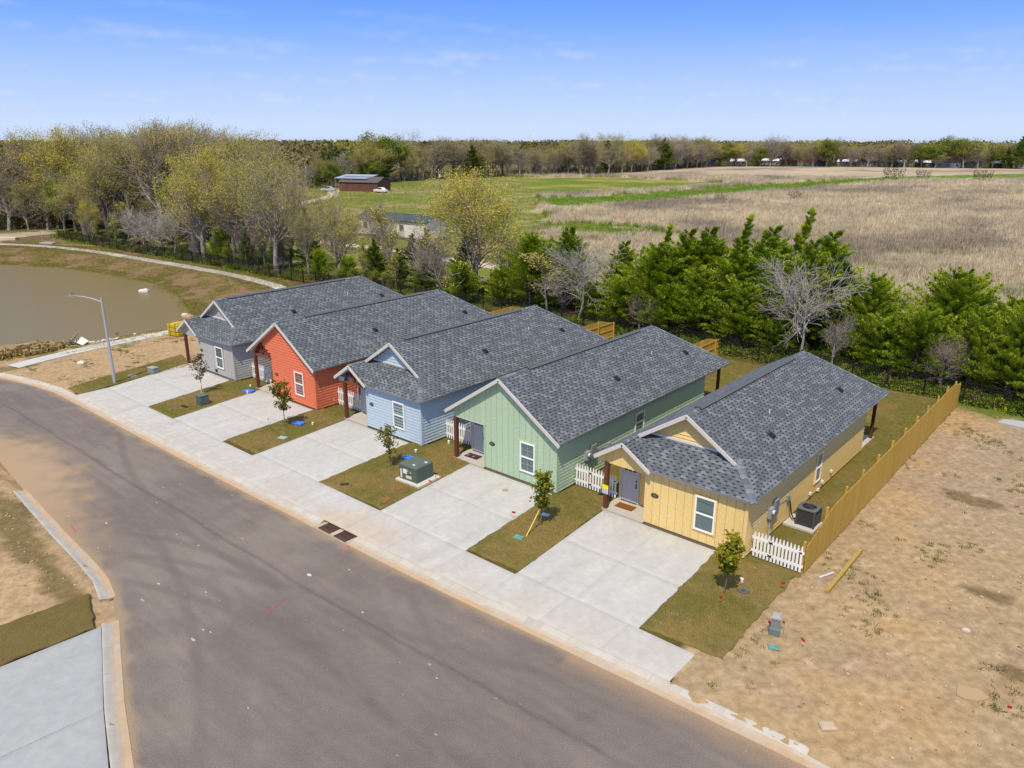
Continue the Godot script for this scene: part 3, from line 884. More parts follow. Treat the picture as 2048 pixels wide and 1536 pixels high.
# o: lower left corner, s: width, height; u: direction of the width as seen from outside
func window(h: Node3D, o: Vector3, s: Vector3, u: Vector3, look: String, paint: Material, col: Color) -> void:
	var w := Node3D.new()
	put(h, w, "window")
	var b := Basis(u, Vector3.UP, u.cross(Vector3.UP))
	w.transform = Transform3D(b, o + b.z * 0.012)
	var white := Color(0.80, 0.80, 0.78)
	var m := MB.new()
	# painted trim round the frame
	var tw := 0.06
	m.bx(Vector3(-tw, -tw, -0.02), Vector3(0.0, s.y + tw, 0.018), col); m.bx(Vector3(s.x, -tw, -0.02), Vector3(s.x + tw, s.y + tw, 0.018), col)
	m.bx(Vector3(0.0, s.y, -0.02), Vector3(s.x, s.y + tw, 0.018), col); m.bx(Vector3(0.0, -tw, -0.02), Vector3(s.x, 0.0, 0.02), col)
	part(w, "trim", m.mesh(), paint)
	m = MB.new()
	var f := 0.075
	m.bx(Vector3(0, 0, -0.02), Vector3(f, s.y, 0.045), white); m.bx(Vector3(s.x - f, 0, -0.02), Vector3(s.x, s.y, 0.045), white)
	m.bx(Vector3(f, s.y - f, -0.02), Vector3(s.x - f, s.y, 0.045), white); m.bx(Vector3(f, 0, -0.02), Vector3(s.x - f, f, 0.047), white)
	m.bx(Vector3(f, s.y * 0.5 - 0.035, -0.02), Vector3(s.x - f, s.y * 0.5 + 0.035, 0.043), white)
	part(w, "frame", m.mesh(), vm("vinyl", 0.45))
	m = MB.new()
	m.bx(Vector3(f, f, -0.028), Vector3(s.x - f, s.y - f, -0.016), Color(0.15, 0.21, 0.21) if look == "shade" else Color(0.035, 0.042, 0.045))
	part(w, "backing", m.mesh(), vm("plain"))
	if look == "blinds":
		var y := f + 0.04
		while y < s.y - f - 0.03:
			if absf(y - s.y * 0.5) > 0.05 and rng.randf() > 0.12:
				m = MB.new()
				m.box(Vector3(s.x * 0.5, y, -0.006), Vector3(s.x - 2 * f - 0.02, 0.018, 0.01), Color(0.36, 0.44, 0.43), Basis(Vector3.RIGHT, 0.5))
				part(w, "slat", m.mesh(), vm("vinyl"))
			y += 0.046
	elif look != "narrow":
		for k in 2:
			m = MB.new()
			var ya := f if k == 0 else s.y * 0.5 + 0.035
			var yb := s.y * 0.5 - 0.035 if k == 0 else s.y - f
			var mc := Color(0.5, 0.53, 0.52)
			m.bx(Vector3(s.x * 0.5 - 0.011, ya, 0.0), Vector3(s.x * 0.5 + 0.011, yb, 0.006), mc)
			m.bx(Vector3(f, (ya + yb) * 0.5 - 0.011, -0.001), Vector3(s.x * 0.5 - 0.011, (ya + yb) * 0.5 + 0.011, 0.005), mc)
			m.bx(Vector3(s.x * 0.5 + 0.011, (ya + yb) * 0.5 - 0.011, -0.001), Vector3(s.x - f, (ya + yb) * 0.5 + 0.011, 0.005), mc)
			part(w, "muntin", m.mesh(), vm("vinyl"))
		if look == "shade":
			for q in [0.22, 0.36, 0.68, 0.84]:
				m = MB.new(); m.box(Vector3(s.x * 0.5, s.y * q, -0.011), Vector3(s.x - 2 * f - 0.02, 0.02, 0.008), Color(0.09, 0.115, 0.12))
				part(w, "blind_slat", m.mesh(), vm("plain"))
	for k in 2:
		m = MB.new()
		var ya := f if k == 0 else s.y * 0.5 + 0.035
		var yb := s.y * 0.5 - 0.035 if k == 0 else s.y - f
		m.quad(Vector3(f, ya, 0.016), Vector3(f, yb, 0.016), Vector3(s.x - f, yb, 0.016), Vector3(s.x - f, ya, 0.016), Color.WHITE)
		part(w, "pane", m.mesh(), glass())

func glass() -> StandardMaterial3D:
	if mats.has("glass"): return mats["glass"]
	var g := StandardMaterial3D.new()
	g.transparency = BaseMaterial3D.TRANSPARENCY_ALPHA
	g.albedo_color = Color(0.35, 0.5, 0.52, 0.3)
	g.roughness = 0.03; g.metallic_specular = 0.7
	mats["glass"] = g
	return g

func porch_parts(h: Node3D, i: int, A: bool, porch: String, col: Color, paint: Material) -> void:
	var tim := Color(0.17, 0.062, 0.036)
	var m := MB.new()
	m.box(Vector3(-7.2, 1.36, -0.02), Vector3(0.2, 2.5, 0.2), tim)
	part(h, "porch_post", m.mesh(), wood())
	# front door in the recess
	var d := Node3D.new()
	put(h, d, "door")
	d.position = Vector3(-7.12, 0.14, -1.33)
	var grey := Color(0.54, 0.53, 0.53)
	m = MB.new()
	m.bx(Vector3(-0.08, 0, -0.02), Vector3(0.0, 2.1, 0.045), Color(0.5, 0.5, 0.5) if i != 0 else grey); m.bx(Vector3(0.92, 0, -0.02), Vector3(1.0, 2.1, 0.045), grey); m.bx(Vector3(0.0, 2.02, -0.02), Vector3(0.92, 2.1, 0.045), grey)
	part(d, "frame", m.mesh(), vm("vinyl"))
	m = MB.new()
	for k in 3: m.bx(Vector3(0.03 + k * 0.29, 0.12, -0.01), Vector3(0.31 + k * 0.29, 1.55, 0.024), grey)
	m.bx(Vector3(0.0, 0.03, -0.015), Vector3(0.92, 2.02, 0.016), grey)
	m.bx(Vector3(0.03, 0.03, 0.016), Vector3(0.89, 0.13, 0.028), Color(0.62, 0.62, 0.65))
	part(d, "leaf_panel", m.mesh(), vm("vinyl"))
	for k in 3:
		m = MB.new(); m.bx(Vector3(0.12 + k * 0.24, 1.66, 0.012), Vector3(0.31 + k * 0.24, 1.94, 0.02), Color(0.06, 0.035, 0.03))
		part(d, "door_light", m.mesh(), vm("darkglass", 0.08, null, 1, null, 1, 0, 0.5))
	m = MB.new(); m.bx(Vector3(0.0, -0.02, -0.02), Vector3(0.92, 0.03, 0.09), Color(0.05, 0.045, 0.045))
	part(d, "threshold", m.mesh(), vm("plain"))
	m = MB.new(); m.box(Vector3(0.83, 0.95, 0.05), Vector3(0.04, 0.24, 0.05), Color(0.03, 0.025, 0.02)); m.box(Vector3(0.83, 1.22, 0.045), Vector3(0.06, 0.07, 0.04), Color(0.03, 0.025, 0.02))
	part(d, "handle", m.mesh(), vm("plain"))
	# what carries the porch roof
	if A and porch == "solid":
		var e := EY - 0.15
		var px := -6.17
		var top := func(x): return 4.014 - 0.17 - K * absf(x - px)
		var e2 := 0.41
		var x := -7.68
		var poly := PackedVector2Array([Vector2(-7.66, 2.6), Vector2(-5.0, 2.6), Vector2(-5.0, top.call(-5.0)), Vector2(px, top.call(px)), Vector2(-7.5, top.call(-7.5)), Vector2(-7.66, top.call(-7.5))])
		m = MB.new(); m.slab(poly, Vector3(0, 0, -0.12), Vector3.RIGHT, Vector3.UP, Vector3(0, 0, 0.12), col)
		part(h, "porch_gable", m.mesh(), paint)
		while x < -5.05:
			var xa := x + 0.008; var xb := minf(x + e2, -5.0) - 0.008
			var pl := PackedVector2Array([Vector2(xa, 2.58), Vector2(xb, 2.58), Vector2(xb, top.call(xb) - 0.01)])
			if xa < px and xb > px: pl.append(Vector2(px, top.call(px) - 0.01))
			pl.append(Vector2(xa, top.call(xa) - 0.01))
			m = MB.new(); m.slab(pl, Vector3(0, 0, 0.0), Vector3.RIGHT, Vector3.UP, Vector3(0, 0, 0.02), vary(col, 0.025))
			part(h, "porch_gable_board", m.mesh(), paint)
			x += e2
	elif A:
		m = MB.new()
		m.bx(Vector3(-7.66, 2.62, -0.16), Vector3(-7.1, 2.92, 0.04), col); m.bx(Vector3(-5.16, 2.62, -0.16), Vector3(-5.0, 3.09, 0.04), col)
		m.bx(Vector3(-7.5, 2.92, -1.3), Vector3(-5.0, 2.98, -0.16), col)
		part(h, "porch_gable", m.mesh(), paint)
		truss(h, -7.2, -5.1, 2.66, 3.72, -6.17, tim)
	elif porch == "open":
		truss(h, -7.2, -5.05, 2.72, 3.72, -6.24, tim)
		m = MB.new(); m.box(Vector3(-7.22, 2.72, -0.1), Vector3(0.24, 0.28, 0.28), col)
		part(h, "beam_end", m.mesh(), paint)
	else:
		m = MB.new(); m.bx(Vector3(-7.3, 2.6, -0.14), Vector3(-5.03, 2.64, 0.04), Color(0.5, 0.5, 0.48))
		part(h, "porch_beam", m.mesh(), paint)
	# the side beam and ceiling over the recess
	m = MB.new(); m.bx(Vector3(-7.3, 2.66, -1.34), Vector3(-7.16, 2.92, -0.16), col); m.bx(Vector3(-7.16, 2.86, -1.34), Vector3(-5.0, 2.92, -0.2) if porch == "solid" else Vector3(-7.1, 2.92, -0.2), col)
	part(h, "side_beam", m.mesh(), paint)

func truss(h: Node3D, x0: float, x1: float, y: float, top: float, px: float, c: Color) -> void:
	var m := MB.new(); m.bx(Vector3(x0, y - 0.08, -0.1), Vector3(x1, y + 0.1, 0.06), c * 1.5)
	part(h, "tie_beam", m.mesh(), wood())
	m = MB.new(); m.bx(Vector3(px - 0.08, y + 0.1, -0.09), Vector3(px + 0.08, top - 0.05, 0.05), c)
	part(h, "king_post", m.mesh(), wood())
	for s in [-1.0, 1.0]:
		m = MB.new()
		var a := Vector3(px + s * 0.09, y + 0.28, -0.03); var b := Vector3(px + s * 0.5, top - 0.38, -0.03)
		var d := b - a
		m.box((a + b) * 0.5, Vector3(0.12, d.length(), 0.12), c, Basis(Vector3(0, 0, 1), -atan2(d.x, d.y)))
		part(h, "brace", m.mesh(), wood())
		m = MB.new()
		a = Vector3(px, top, -0.03); b = Vector3(px + s * (px - x0) * 0.95, y + 0.12, -0.03); d = b - a
		m.box((a + b) * 0.5, Vector3(0.13, d.length(), 0.12), c, Basis(Vector3(0, 0, 1), -atan2(d.x, d.y)))
		part(h, "rafter", m.mesh(), wood())

# ---------------------------------------------------------------- roofs
func build_roof(h: Node3D, i: int, A: bool, porch: String) -> void:
	var rf := Node3D.new()
	put(h, rf, "roof")
	var xr := OV; var xl := -W - OV
	var zf := 0.392 if A else 0.347
	var planes := []
	if A:
		planes.append([Vector3(xr, EY, zf), Vector3(xr, EY, ZB), Vector3(CX, HR, ZRE), Vector3(CX, HR, -0.91), Vector3(CX + 2.486, HR - K * 2.486, -0.91), Vector3(xr - 1.302, EY + K * 1.302, -0.91)])
		planes.append([Vector3(-4.634, EY, zf), Vector3(xr, EY, zf), Vector3(xr - 1.722, EY + K * 1.722, -1.33), Vector3(xl + 1.722, EY + K * 1.722, -1.33), Vector3(-6.17, 4.014, -1.144)])
		planes.append([Vector3(-4.634, EY, zf), Vector3(-6.17, 4.014, -1.144), Vector3(-6.17, 4.014, zf)])
		planes.append([Vector3(xl, EY, ZB), Vector3(xl, EY, zf), Vector3(-6.17, 4.014, zf), Vector3(-6.143, 4.032, -0.91), Vector3(CX, HR, -0.91), Vector3(CX, HR, ZRE)])
	else:
		planes.append([Vector3(xr, EY, zf), Vector3(xr, EY, ZB), Vector3(CX, HR, ZRE), Vector3(CX, HR, zf)])
		planes.append([Vector3(xl, EY, ZB), Vector3(xl, EY, zf), Vector3(CX, HR, zf), Vector3(CX, HR, ZRE)])
	planes.append([Vector3(xr, EY, ZB), Vector3(xl, EY, ZB), Vector3(CX, HR, ZRE)])
	var deck := MB.new()
	var sh := MB.new()
	var singles := []
	var tones := [Color(0.132, 0.152, 0.178), Color(0.15, 0.173, 0.202), Color(0.165, 0.192, 0.222), Color(0.20, 0.235, 0.262), Color(0.122, 0.138, 0.165), Color(0.152, 0.177, 0.207)]
	for pi in planes.size():
		shingle_plane(planes[pi], deck, sh, singles, tones, i, pi)
	part(rf, "deck", deck.mesh(), vm("plain"))
	var grit := vm("shingle", 0.95, ntex("grit", 0.12, 0.78, 1.0, 3), 1.3, null, 1.0, 0.0, 0.25)
	# the nearest shingles one by one, the rest as one
	var cl := CAM - h.position
	singles.sort_custom(func(a, b): return a[0].origin.distance_squared_to(cl) < b[0].origin.distance_squared_to(cl))
	var keep := 300 if i < 3 else 0
	var tm := []
	for k in tones.size():
		var m := MB.new(); shingle_piece(m, full_piece(), Transform3D.IDENTITY, tones[k]); tm.append(m.mesh())
	for k in singles.size():
		if k < keep:
			var o := part(rf, "shingle", tm[singles[k][1]], grit)
			o.transform = singles[k][0]
		else:
			shingle_piece(sh, full_piece(), singles[k][0], tones[singles[k][1]])
	var rest := part(rf, "shingle_field", sh.mesh(), grit)
	rest.set_meta("kind", "stuff")
	# caps on ridge and hips, the raised ridge vent
	var s1 := Vector3(1, -K, 0).normalized(); var s2 := Vector3(-1, -K, 0).normalized()
	var z0 := -0.91 if A else zf
	caps(rf, Vector3(CX, HR, z0), Vector3(CX, HR, ZRE), s1, s2, grit, tones)
	var vent := MB.new()
	var va := Vector3(CX, HR + 0.075, -2.0); var vb := Vector3(CX, HR + 0.075, ZRE + 1.7)
	var vc := Color(0.125, 0.145, 0.16)
	for s in [s1, s2]:
		var up := Vector3(0, 0.03, 0)
		if s == s1:
			vent.quad(va, vb, vb + s * 0.2, va + s * 0.2, vc); vent.quad(va + s * 0.2, vb + s * 0.2, vb + s * 0.2 - up * 2.0, va + s * 0.2 - up * 2.0, Color(0.012, 0.012, 0.014))
		else:
			vent.quad(vb, va, va + s * 0.2, vb + s * 0.2, vc); vent.quad(vb + s * 0.2, va + s * 0.2, va + s * 0.2 - up * 2.0, vb + s * 0.2 - up * 2.0, Color(0.012, 0.012, 0.014))
	vent.box((va + Vector3(0, -0.06, 0.0)), Vector3(0.3, 0.05, 0.01), Color(0.02, 0.02, 0.02))
	part(rf, "ridge_vent", vent.mesh(), grit)
	var n_r := Vector3(K, 1, 0).normalized()
	var n_b := Vector3(0, 3.77, -2.655).normalized()
	n_b = Vector3(0, 1, -(HR - EY) / (ZRE - ZB)).normalized()
	var n_l := Vector3(-K, 1, 0).normalized()
	hip(rf, Vector3(CX, HR, ZRE), Vector3(xr, EY, ZB), n_r, n_b, grit, tones)
	hip(rf, Vector3(CX, HR, ZRE), Vector3(xl, EY, ZB), n_l, n_b, grit, tones)
	if A:
		var n_f := Vector3(0, 1, K).normalized()
		hip(rf, Vector3(xr - 1.5, EY + K * 1.5, zf - 1.5), Vector3(xr, EY, zf), n_r, n_f, grit, tones)
		caps(rf, Vector3(-6.17, 4.014, zf), Vector3(-6.17, 4.014, -1.1), s1, s2, grit, tones)
		rake(rf, Vector3(CX, HR, -0.91), Vector3(CX + 2.52, HR - K * 2.52, -0.91))
		rake(rf, Vector3(CX, HR, -0.91), Vector3(CX - 2.52, HR - K * 2.52, -0.91))
		rake(rf, Vector3(-6.17, 4.014, zf), Vector3(-4.634, EY, zf))
		rake(rf, Vector3(-6.17, 4.014, zf), Vector3(xl, EY, zf))
	else:
		rake(rf, Vector3(CX, HR, zf), Vector3(xr, EY, zf))
		rake(rf, Vector3(CX, HR, zf), Vector3(xl, EY, zf))
	# small black roof vents on the visible slope
	var vs := [[[-1.19, -4.87], [-1.11, -14.18]], [[-1.42, -7.51], [-1.29, -15.44]], [[-1.38, -7.11], [-1.26, -15.26]], [[-1.39, -6.44], [-1.13, -15.53]], [[-1.33, -6.39], [-1.27, -15.5]]]
	for q in vs[i]:
		var m := MB.new()
		m.chbox(Vector3.ZERO, Vector3(0.30, 0.12, 0.27), Color(0.02, 0.022, 0.025), 0.05)
		m.box(Vector3(-0.02, 0.01, 0), Vector3(0.44, 0.012, 0.4), Color(0.05, 0.055, 0.06))
		var o := part(rf, "roof_vent", m.mesh(), vm("vinyl"))
		o.transform = Transform3D(Basis(Vector3(0, 0, 1), -atan(K)), Vector3(q[0], HR - K * absf(q[0] - CX) + 0.02, q[1]))
	var pm := MB.new()
	var pz := -12.3 if i != 0 else -6.4
	pm.tube(Vector3(-2.0, HR - K * 1.657 - 0.02, pz), Vector3(-2.0, HR - K * 1.657 + 0.2, pz), 0.035, 0.035, 8, Color(0.6, 0.6, 0.6), true)
	part(rf, "vent_pipe", pm.mesh(), vm("vinyl"))

func rake(rf: Node3D, a: Vector3, b: Vector3) -> void:
	var m := MB.new()
	var d := b - a
	var ln := d.length()
	var ang := atan2(d.y, d.x)
	var bs := Basis(Vector3(0, 0, 1), ang)
	var dn := Vector3(0, -0.13, 0)
	m.box((a + b) * 0.5 + dn + Vector3(0, 0, 0.014), Vector3(ln + 0.02, 0.17, 0.03), TRIM, bs)
	part(rf, "rake_board", m.mesh(), vm("vinyl"))

func caps(rf: Node3D, a: Vector3, b: Vector3, s1: Vector3, s2: Vector3, mt: Material, tones: Array) -> void:
	var d := (b - a).normalized()
	var ln := a.distance_to(b)
	var st := 0.27
	var k := 0
	var ms := []
	for t in tones:
		var m := MB.new()
		var up := -(s1 + s2).normalized()
		for q in 2:
			var s := s1 if q == 0 else s2
			var p0 := up * 0.045; var p1 := d * (st + 0.03) + up * 0.025
			var flip := (p1 - p0).cross(s).dot(up) > 0
			var c: Color = t * 1.12
			if flip: m.quad(p0, p0 + s * 0.16, p1 + s * 0.16, p1, c)
			else: m.quad(p0, p1, p1 + s * 0.16, p0 + s * 0.16, c)
			m.quad(p0, p0 + s * 0.16, p0 + s * 0.16 - up * 0.03, p0 - up * 0.03, c)
			m.quad(p0 + s * 0.16, p1 + s * 0.16, p1 + s * 0.16 - up * 0.03, p0 + s * 0.16 - up * 0.03, c * 0.7)
		ms.append(m.mesh())
	var x := 0.0
	while x < ln - 0.05:
		part(rf, "ridge_cap", ms[rng.randi() % ms.size()], mt, a + d * x)
		x += st
		k += 1

func hip(rf: Node3D, a: Vector3, b: Vector3, n1: Vector3, n2: Vector3, mt: Material, tones: Array) -> void:
	var d := (b - a).normalized()
	var s1 := n1.cross(d).normalized(); var s2 := n2.cross(d).normalized()
	if s1.dot(n2) > 0: s1 = -s1
	if s2.dot(n1) > 0: s2 = -s2
	# each flap must fall away from the other plane
	caps(rf, b, a, s1, s2, mt, tones)

func full_piece() -> Array:
	# lower strip, narrower tab above: the gap beside the tab shows the dark course below
	return [PackedVector2Array([Vector2(0, 0), Vector2(0.352, 0), Vector2(0.352, 0.098), Vector2(0, 0.098)]), PackedVector2Array([Vector2(0.0, 0.098), Vector2(0.215, 0.098), Vector2(0.215, 0.176), Vector2(0, 0.176)])]

func shingle_piece(m: MB, polys: Array, x: Transform3D, c: Color) -> void:
	for p in polys:
		var n: int = p.size()
		if n < 3: continue
		var q := []
		for k in n: q.append(x * Vector3(p[k].x, p[k].y, 0.014 - p[k].y * 0.06))
		for k in range(1, n - 1): m.tri(q[0], q[k + 1], q[k], c) if (q[k] - q[0]).cross(q[k + 1] - q[0]).dot(x.basis.z) > 0 else m.tri(q[0], q[k], q[k + 1], c)
		for k in n:
			var e := (k + 1) % n
			if p[k].y < 0.001 and p[e].y < 0.001:
				var dn := x.basis.z * 0.014
				m.quad(q[k] - dn, q[k], q[e], q[e] - dn, c * 0.8)

func shingle_plane(pl: Array, deck: MB, sh: MB, singles: Array, tones: Array, hi: int, pi: int) -> void:
	# plane frame: u along the eave, v up the slope
	var n := Vector3.ZERO
	for k in pl.size(): n += (pl[k] as Vector3).cross(pl[(k + 1) % pl.size()])
	n = n.normalized()
	if n.y < 0: n = -n
	var v := (Vector3.UP - n * n.y).normalized()
	var u := v.cross(n).normalized()
	var o: Vector3 = pl[0]
	for p in pl:
		if p.y < o.y - 0.001: o = p
	var poly := PackedVector2Array()
	var umin := 1e9; var umax := -1e9; var vmax := 0.0
	for p in pl:
		var q := Vector2((p - o).dot(u), (p - o).dot(v))
		poly.append(q); umin = minf(umin, q.x); umax = maxf(umax, q.x); vmax = maxf(vmax, q.y)
	deck.slab(poly, o - n * 0.14 + Vector3(0, 0, 0), u, v, n * 0.14, Color(0.036, 0.04, 0.048), TRIM, Color(0.55, 0.54, 0.52))
	var e := 0.172
	var row := 0
	var y := -0.02
	while y < vmax:
		var x := umin - 0.4 + fmod(row * 0.137 + 0.05 * sin(row * 2.3), 0.36)
		while x < umax:
			var tone := rng.randi() % tones.size()
			# tone drifts in patches, as laminated courses do
			if fn(x + pi * 30 + hi * 70, y * 2.0, 0.8) > 0.3: tone = 4 if rng.randf() < 0.4 else 0
			elif rng.randf() < 0.12: tone = 3
			var full := true
			for cn in [Vector2(x, y), Vector2(x + 0.352, y), Vector2(x + 0.352, y + 0.176), Vector2(x, y + 0.176)]:
				if not Geometry2D.is_point_in_polygon(cn, poly): full = false; break
			if full:
				singles.append([Transform3D(Basis(u, v, n), o + u * x + v * y), tone])
			else:
				var got := []
				for p in full_piece():
					var q := PackedVector2Array()
					for t in p: q.append(t + Vector2(x, y))
					for r in Geometry2D.intersect_polygons(q, poly):
						var z := PackedVector2Array()
						for t in r: z.append(t - Vector2(x, y))
						got.append(z)
				if got.size(): shingle_piece(sh, got, Transform3D(Basis(u, v, n), o + u * x + v * y), tones[tone])
			x += 0.36
		y += e
		row += 1

# ---------------------------------------------------------------- lawns and fences
func lawn_col(x: float, z: float) -> Color:
	var n1 := fn(x, z, 0.2); var n2 := fn(x + 9, z, 0.7); var n3 := fn(x, z, 2.5)
	var c := mixc(Color(0.305, 0.23, 0.085), Color(0.22, 0.198, 0.058), smoothstep(-0.35, 0.35, n1 + 0.5 * n2 + (0.3 if z < -1 else 0.0)))
	c = mixc(c, Color(0.36, 0.26, 0.13), smoothstep(0.2, 0.55, n2 + 0.3 * n3) * 0.5)
	if z > 15: c = mixc(c, Color(0.22, 0.17, 0.07), 0.75)
	return c * (1.0 + 0.16 * n3)

func sod(quad: Array, y: float, called: String, label: String) -> void:
	# quad: four corners, near left, near right, far right, far left
	var a: Vector2 = quad[0]; var b: Vector2 = quad[1]; var c: Vector2 = quad[2]; var d: Vector2 = quad[3]
	var n := maxi(4, int(maxf(a.distance_to(b), c.distance_to(d)) / 0.2)); var k := maxi(4, int(maxf(a.distance_to(d), b.distance_to(c)) / 0.2))
	var us := PackedFloat32Array([-1.0]); var ts := PackedFloat32Array([-1.0])
	for q in n + 1: us.append(float(q) / n)
	for q in k + 1: ts.append(float(q) / k)
	us.append(2.0); ts.append(2.0)
	var hf := func(u, t):
		var edge: bool = u < 0 or u > 1 or t < 0 or t > 1
		var uu := clampf(u, 0, 1); var tt := clampf(t, 0, 1)
		var p := a.lerp(b, uu).lerp(d.lerp(c, uu), tt)
		if uu == 0.0 or uu == 1.0 or tt == 0.0 or tt == 1.0: p += Vector2(fn(p.x, p.y, 1.3), fn(p.x + 7, p.y, 1.3)) * 0.1
		return Vector3(p.x, (y - 0.09) if edge else (y + 0.02 * fn(p.x, p.y, 1.1)), p.y)
	var cf := func(x, z):
		var col := lawn_col(x, z)
		return col
	var o := struct(called, sheet(us, ts, hf, cf), vm("turf", 0.95, ntex("turfc", 0.06, 0.6, 1.0, 4), 0.55, ntex("turfn", 0.12, 0, 1, 3, 5.0), 0.8, 0.0, 0.12), label)

func build_fences() -> void:
	# lawns
	sod([Vector2(-46.2, 0.6), Vector2(2.35, -0.2), Vector2(2.5, -29.3), Vector2(-46.2, -28.6)], 0.03, "lawn", "back and side lawns behind the cottages")
	var sods := [[[-0.82, 7.02], [2.33, 6.72], [2.2, -0.4], [-1.18, 0.0]], [[-9.65, 7.24], [-6.78, 7.1], [-7.3, 0.1], [-10.22, -0.2]], [[-20.5, 7.4], [-15.56, 7.2], [-16.1, 0.3], [-21.0, 0.0]], [[-29.83, 7.45], [-26.47, 7.46], [-27.25, 0.3], [-30.3, 0.3]], [[-39.36, 7.92], [-35.8, 7.79], [-37.0, 0.6], [-40.6, 0.6]], [[-47.9, 9.85], [-45.75, 9.85], [-47.45, 0.9], [-50.4, 0.0]]]
	var who := ["right of the yellow house driveway", "between the yellow and green driveways", "between the green and blue driveways", "between the blue and orange driveways", "between the orange and grey driveways", "beyond the grey house driveway"]
	for i in 6:
		var q := []
		for p in sods[i]: q.append(Vector2(p[0], p[1]))
		sod(q, 0.085, "lawn", "patchy olive sod strip " + who[i])
	sod([Vector2(-19.7, 28.5), Vector2(-16.95, 28.5), Vector2(-16.32, 20.5), Vector2(-18.75, 19.75)], 0.1, "lawn", "dark sod strip across the street")
	# black iron fence along the tree line
	var f := thing("iron_fence", "long black iron picket fence between the gardens and the trees", "fence")
	var black := Color(0.012, 0.013, 0.014)
	var im := vm("iron", 0.5, null, 1, null, 1, 0.0, 0.4)
	var px := []; var pc := []
	var pm := MB.new(); pm.bx(Vector3(-0.011, 0.1, -0.011), Vector3(0.011, 1.62, 0.011), Color.WHITE)
	for i in fence_line.size() - 1:
		var a := fence_line[i]; var b := fence_line[i + 1]
		var ln := a.distance_to(b)
		var nn := int(round(ln / 2.44))
		var d := (b - a) / nn
		var bs := Basis(Vector3.UP, -atan2(d.y, d.x))
		for k in nn:
			var p := a + d * k
			var m := MB.new()
			m.bx(Vector3(-0.045, -0.1, -0.045), Vector3(0.045, 1.72, 0.045), black); m.box(Vector3(0, 1.74, 0), Vector3(0.12, 0.04, 0.12), black)
			part(f, "post", m.mesh(), im, Vector3(p.x, 0, p.y))
			m = MB.new()
			for y in [0.2, 1.32, 1.52]: m.box(Vector3(d.x * 0.5, y, d.y * 0.5), Vector3(d.length() - 0.1, 0.042, 0.034), black, bs)
			part(f, "rail", m.mesh(), im, Vector3(p.x, 0, p.y))
			var c := 1
			while c * 0.122 < d.length():
				var s := d.normalized() * c * 0.122
				px.append(Transform3D(bs, Vector3(p.x + s.x, 0, p.y + s.y))); pc.append(black)
				c += 1
	multi(f, "pickets", pm.mesh(), im, px, pc)
	# new yellow board fences: the long one on the right, and three stubs behind the houses
	wood_fence(2.42, -0.62, -28.7, true, "tall new yellow wooden board fence beside the yellow cottage and the bare lot")
	wood_fence(-15.5, -15.9, -28.9, false, "short yellow wooden fence behind the green cottage, seen past its roof")
	wood_fence(-25.5, -15.9, -28.3, false, "short yellow wooden fence behind the blue cottage, seen past its roof")
	wood_fence(-35.5, -15.6, -28.0, false, "short yellow wooden fence behind the orange cottage, the farthest of the fences")
	# white picket gates beside each house
	gate(0.16, 2.36, -0.52, 14, "white picket gate beside the yellow cottage joining the wooden fence")
	gate(-9.98, -7.4, -1.3, 15, "white picket gate between the green and yellow cottages behind the yellow porch post")
	gate(-19.9, -17.4, -1.5, 14, "white picket gate between the blue and green cottages")
	gate(-29.9, -27.35, -0.95, 14, "white picket gate between the orange and blue cottages behind the blue porch post")
	gate(-39.88, -37.35, -0.42, 14, "white picket gate between the grey and orange cottages")

func wood_fence(x: float, z0: float, z1: float, long: bool, label: String) -> void:
	var f := thing("wooden_fence", label, "fence", Vector3(x, 0, z0))
	var wm := vm("newwood", 0.75, ntex("woodg", 0.02, 0.75, 1.0, 4), 1.2)
	var base := Color(0.62, 0.40, 0.085)
	var L := z0 - z1
	var e := 0.172
	var n := int(L / e)
	var top := func(t: float) -> float:
		var y := 2.1
		if long and t < 3.4: y = lerpf(1.28, 2.1, smoothstep(-0.6, 3.4, t))
		if L - t < 2.2: y = minf(y, lerpf(1.55, 2.1, (L - t) / 2.2))
		return y
	for k in n:
		var t0 := k * e + 0.004; var t1 := k * e + e - 0.004
		var y: float = top.call((t0 + t1) * 0.5) + rng.randf_range(-0.012, 0.012)
		var m := MB.new()
		var poly := PackedVector2Array([Vector2(t0, 0.05), Vector2(t1, 0.05), Vector2(t1, y - 0.03), Vector2(t1 - 0.03, y), Vector2(t0 + 0.03, y), Vector2(t0, y - 0.03)])
		m.slab(poly, Vector3(0.0, 0, 0), Vector3.FORWARD, Vector3.UP, Vector3(0.02 if long else -0.02, 0, 0), vary(base, 0.09))
		part(f, "board", m.mesh(), wm)
	var t := 0.05
	while t <= L + 0.1:
		var m := MB.new()
		var y: float = top.call(minf(t, L)) + (0.1 if long else 0.0)
		m.box(Vector3(-0.1 if long else 0.09, y * 0.5, -minf(t, L - 0.05)), Vector3(0.1, y + 0.1, 0.1), vary(base, 0.06))
		part(f, "post", m.mesh(), wm)
		t += 2.44
	for y in [0.35, 1.0, 1.62]:
		var m := MB.new()
		var a := 0.1 if not (long and y > 1.1) else 2.4
		m.bx(Vector3(-0.045 if long else 0.002, y - 0.045, -L + 0.02), Vector3(-0.002 if long else 0.04, y + 0.045, -a), vary(base, 0.05))
		part(f, "rail", m.mesh(), wm)

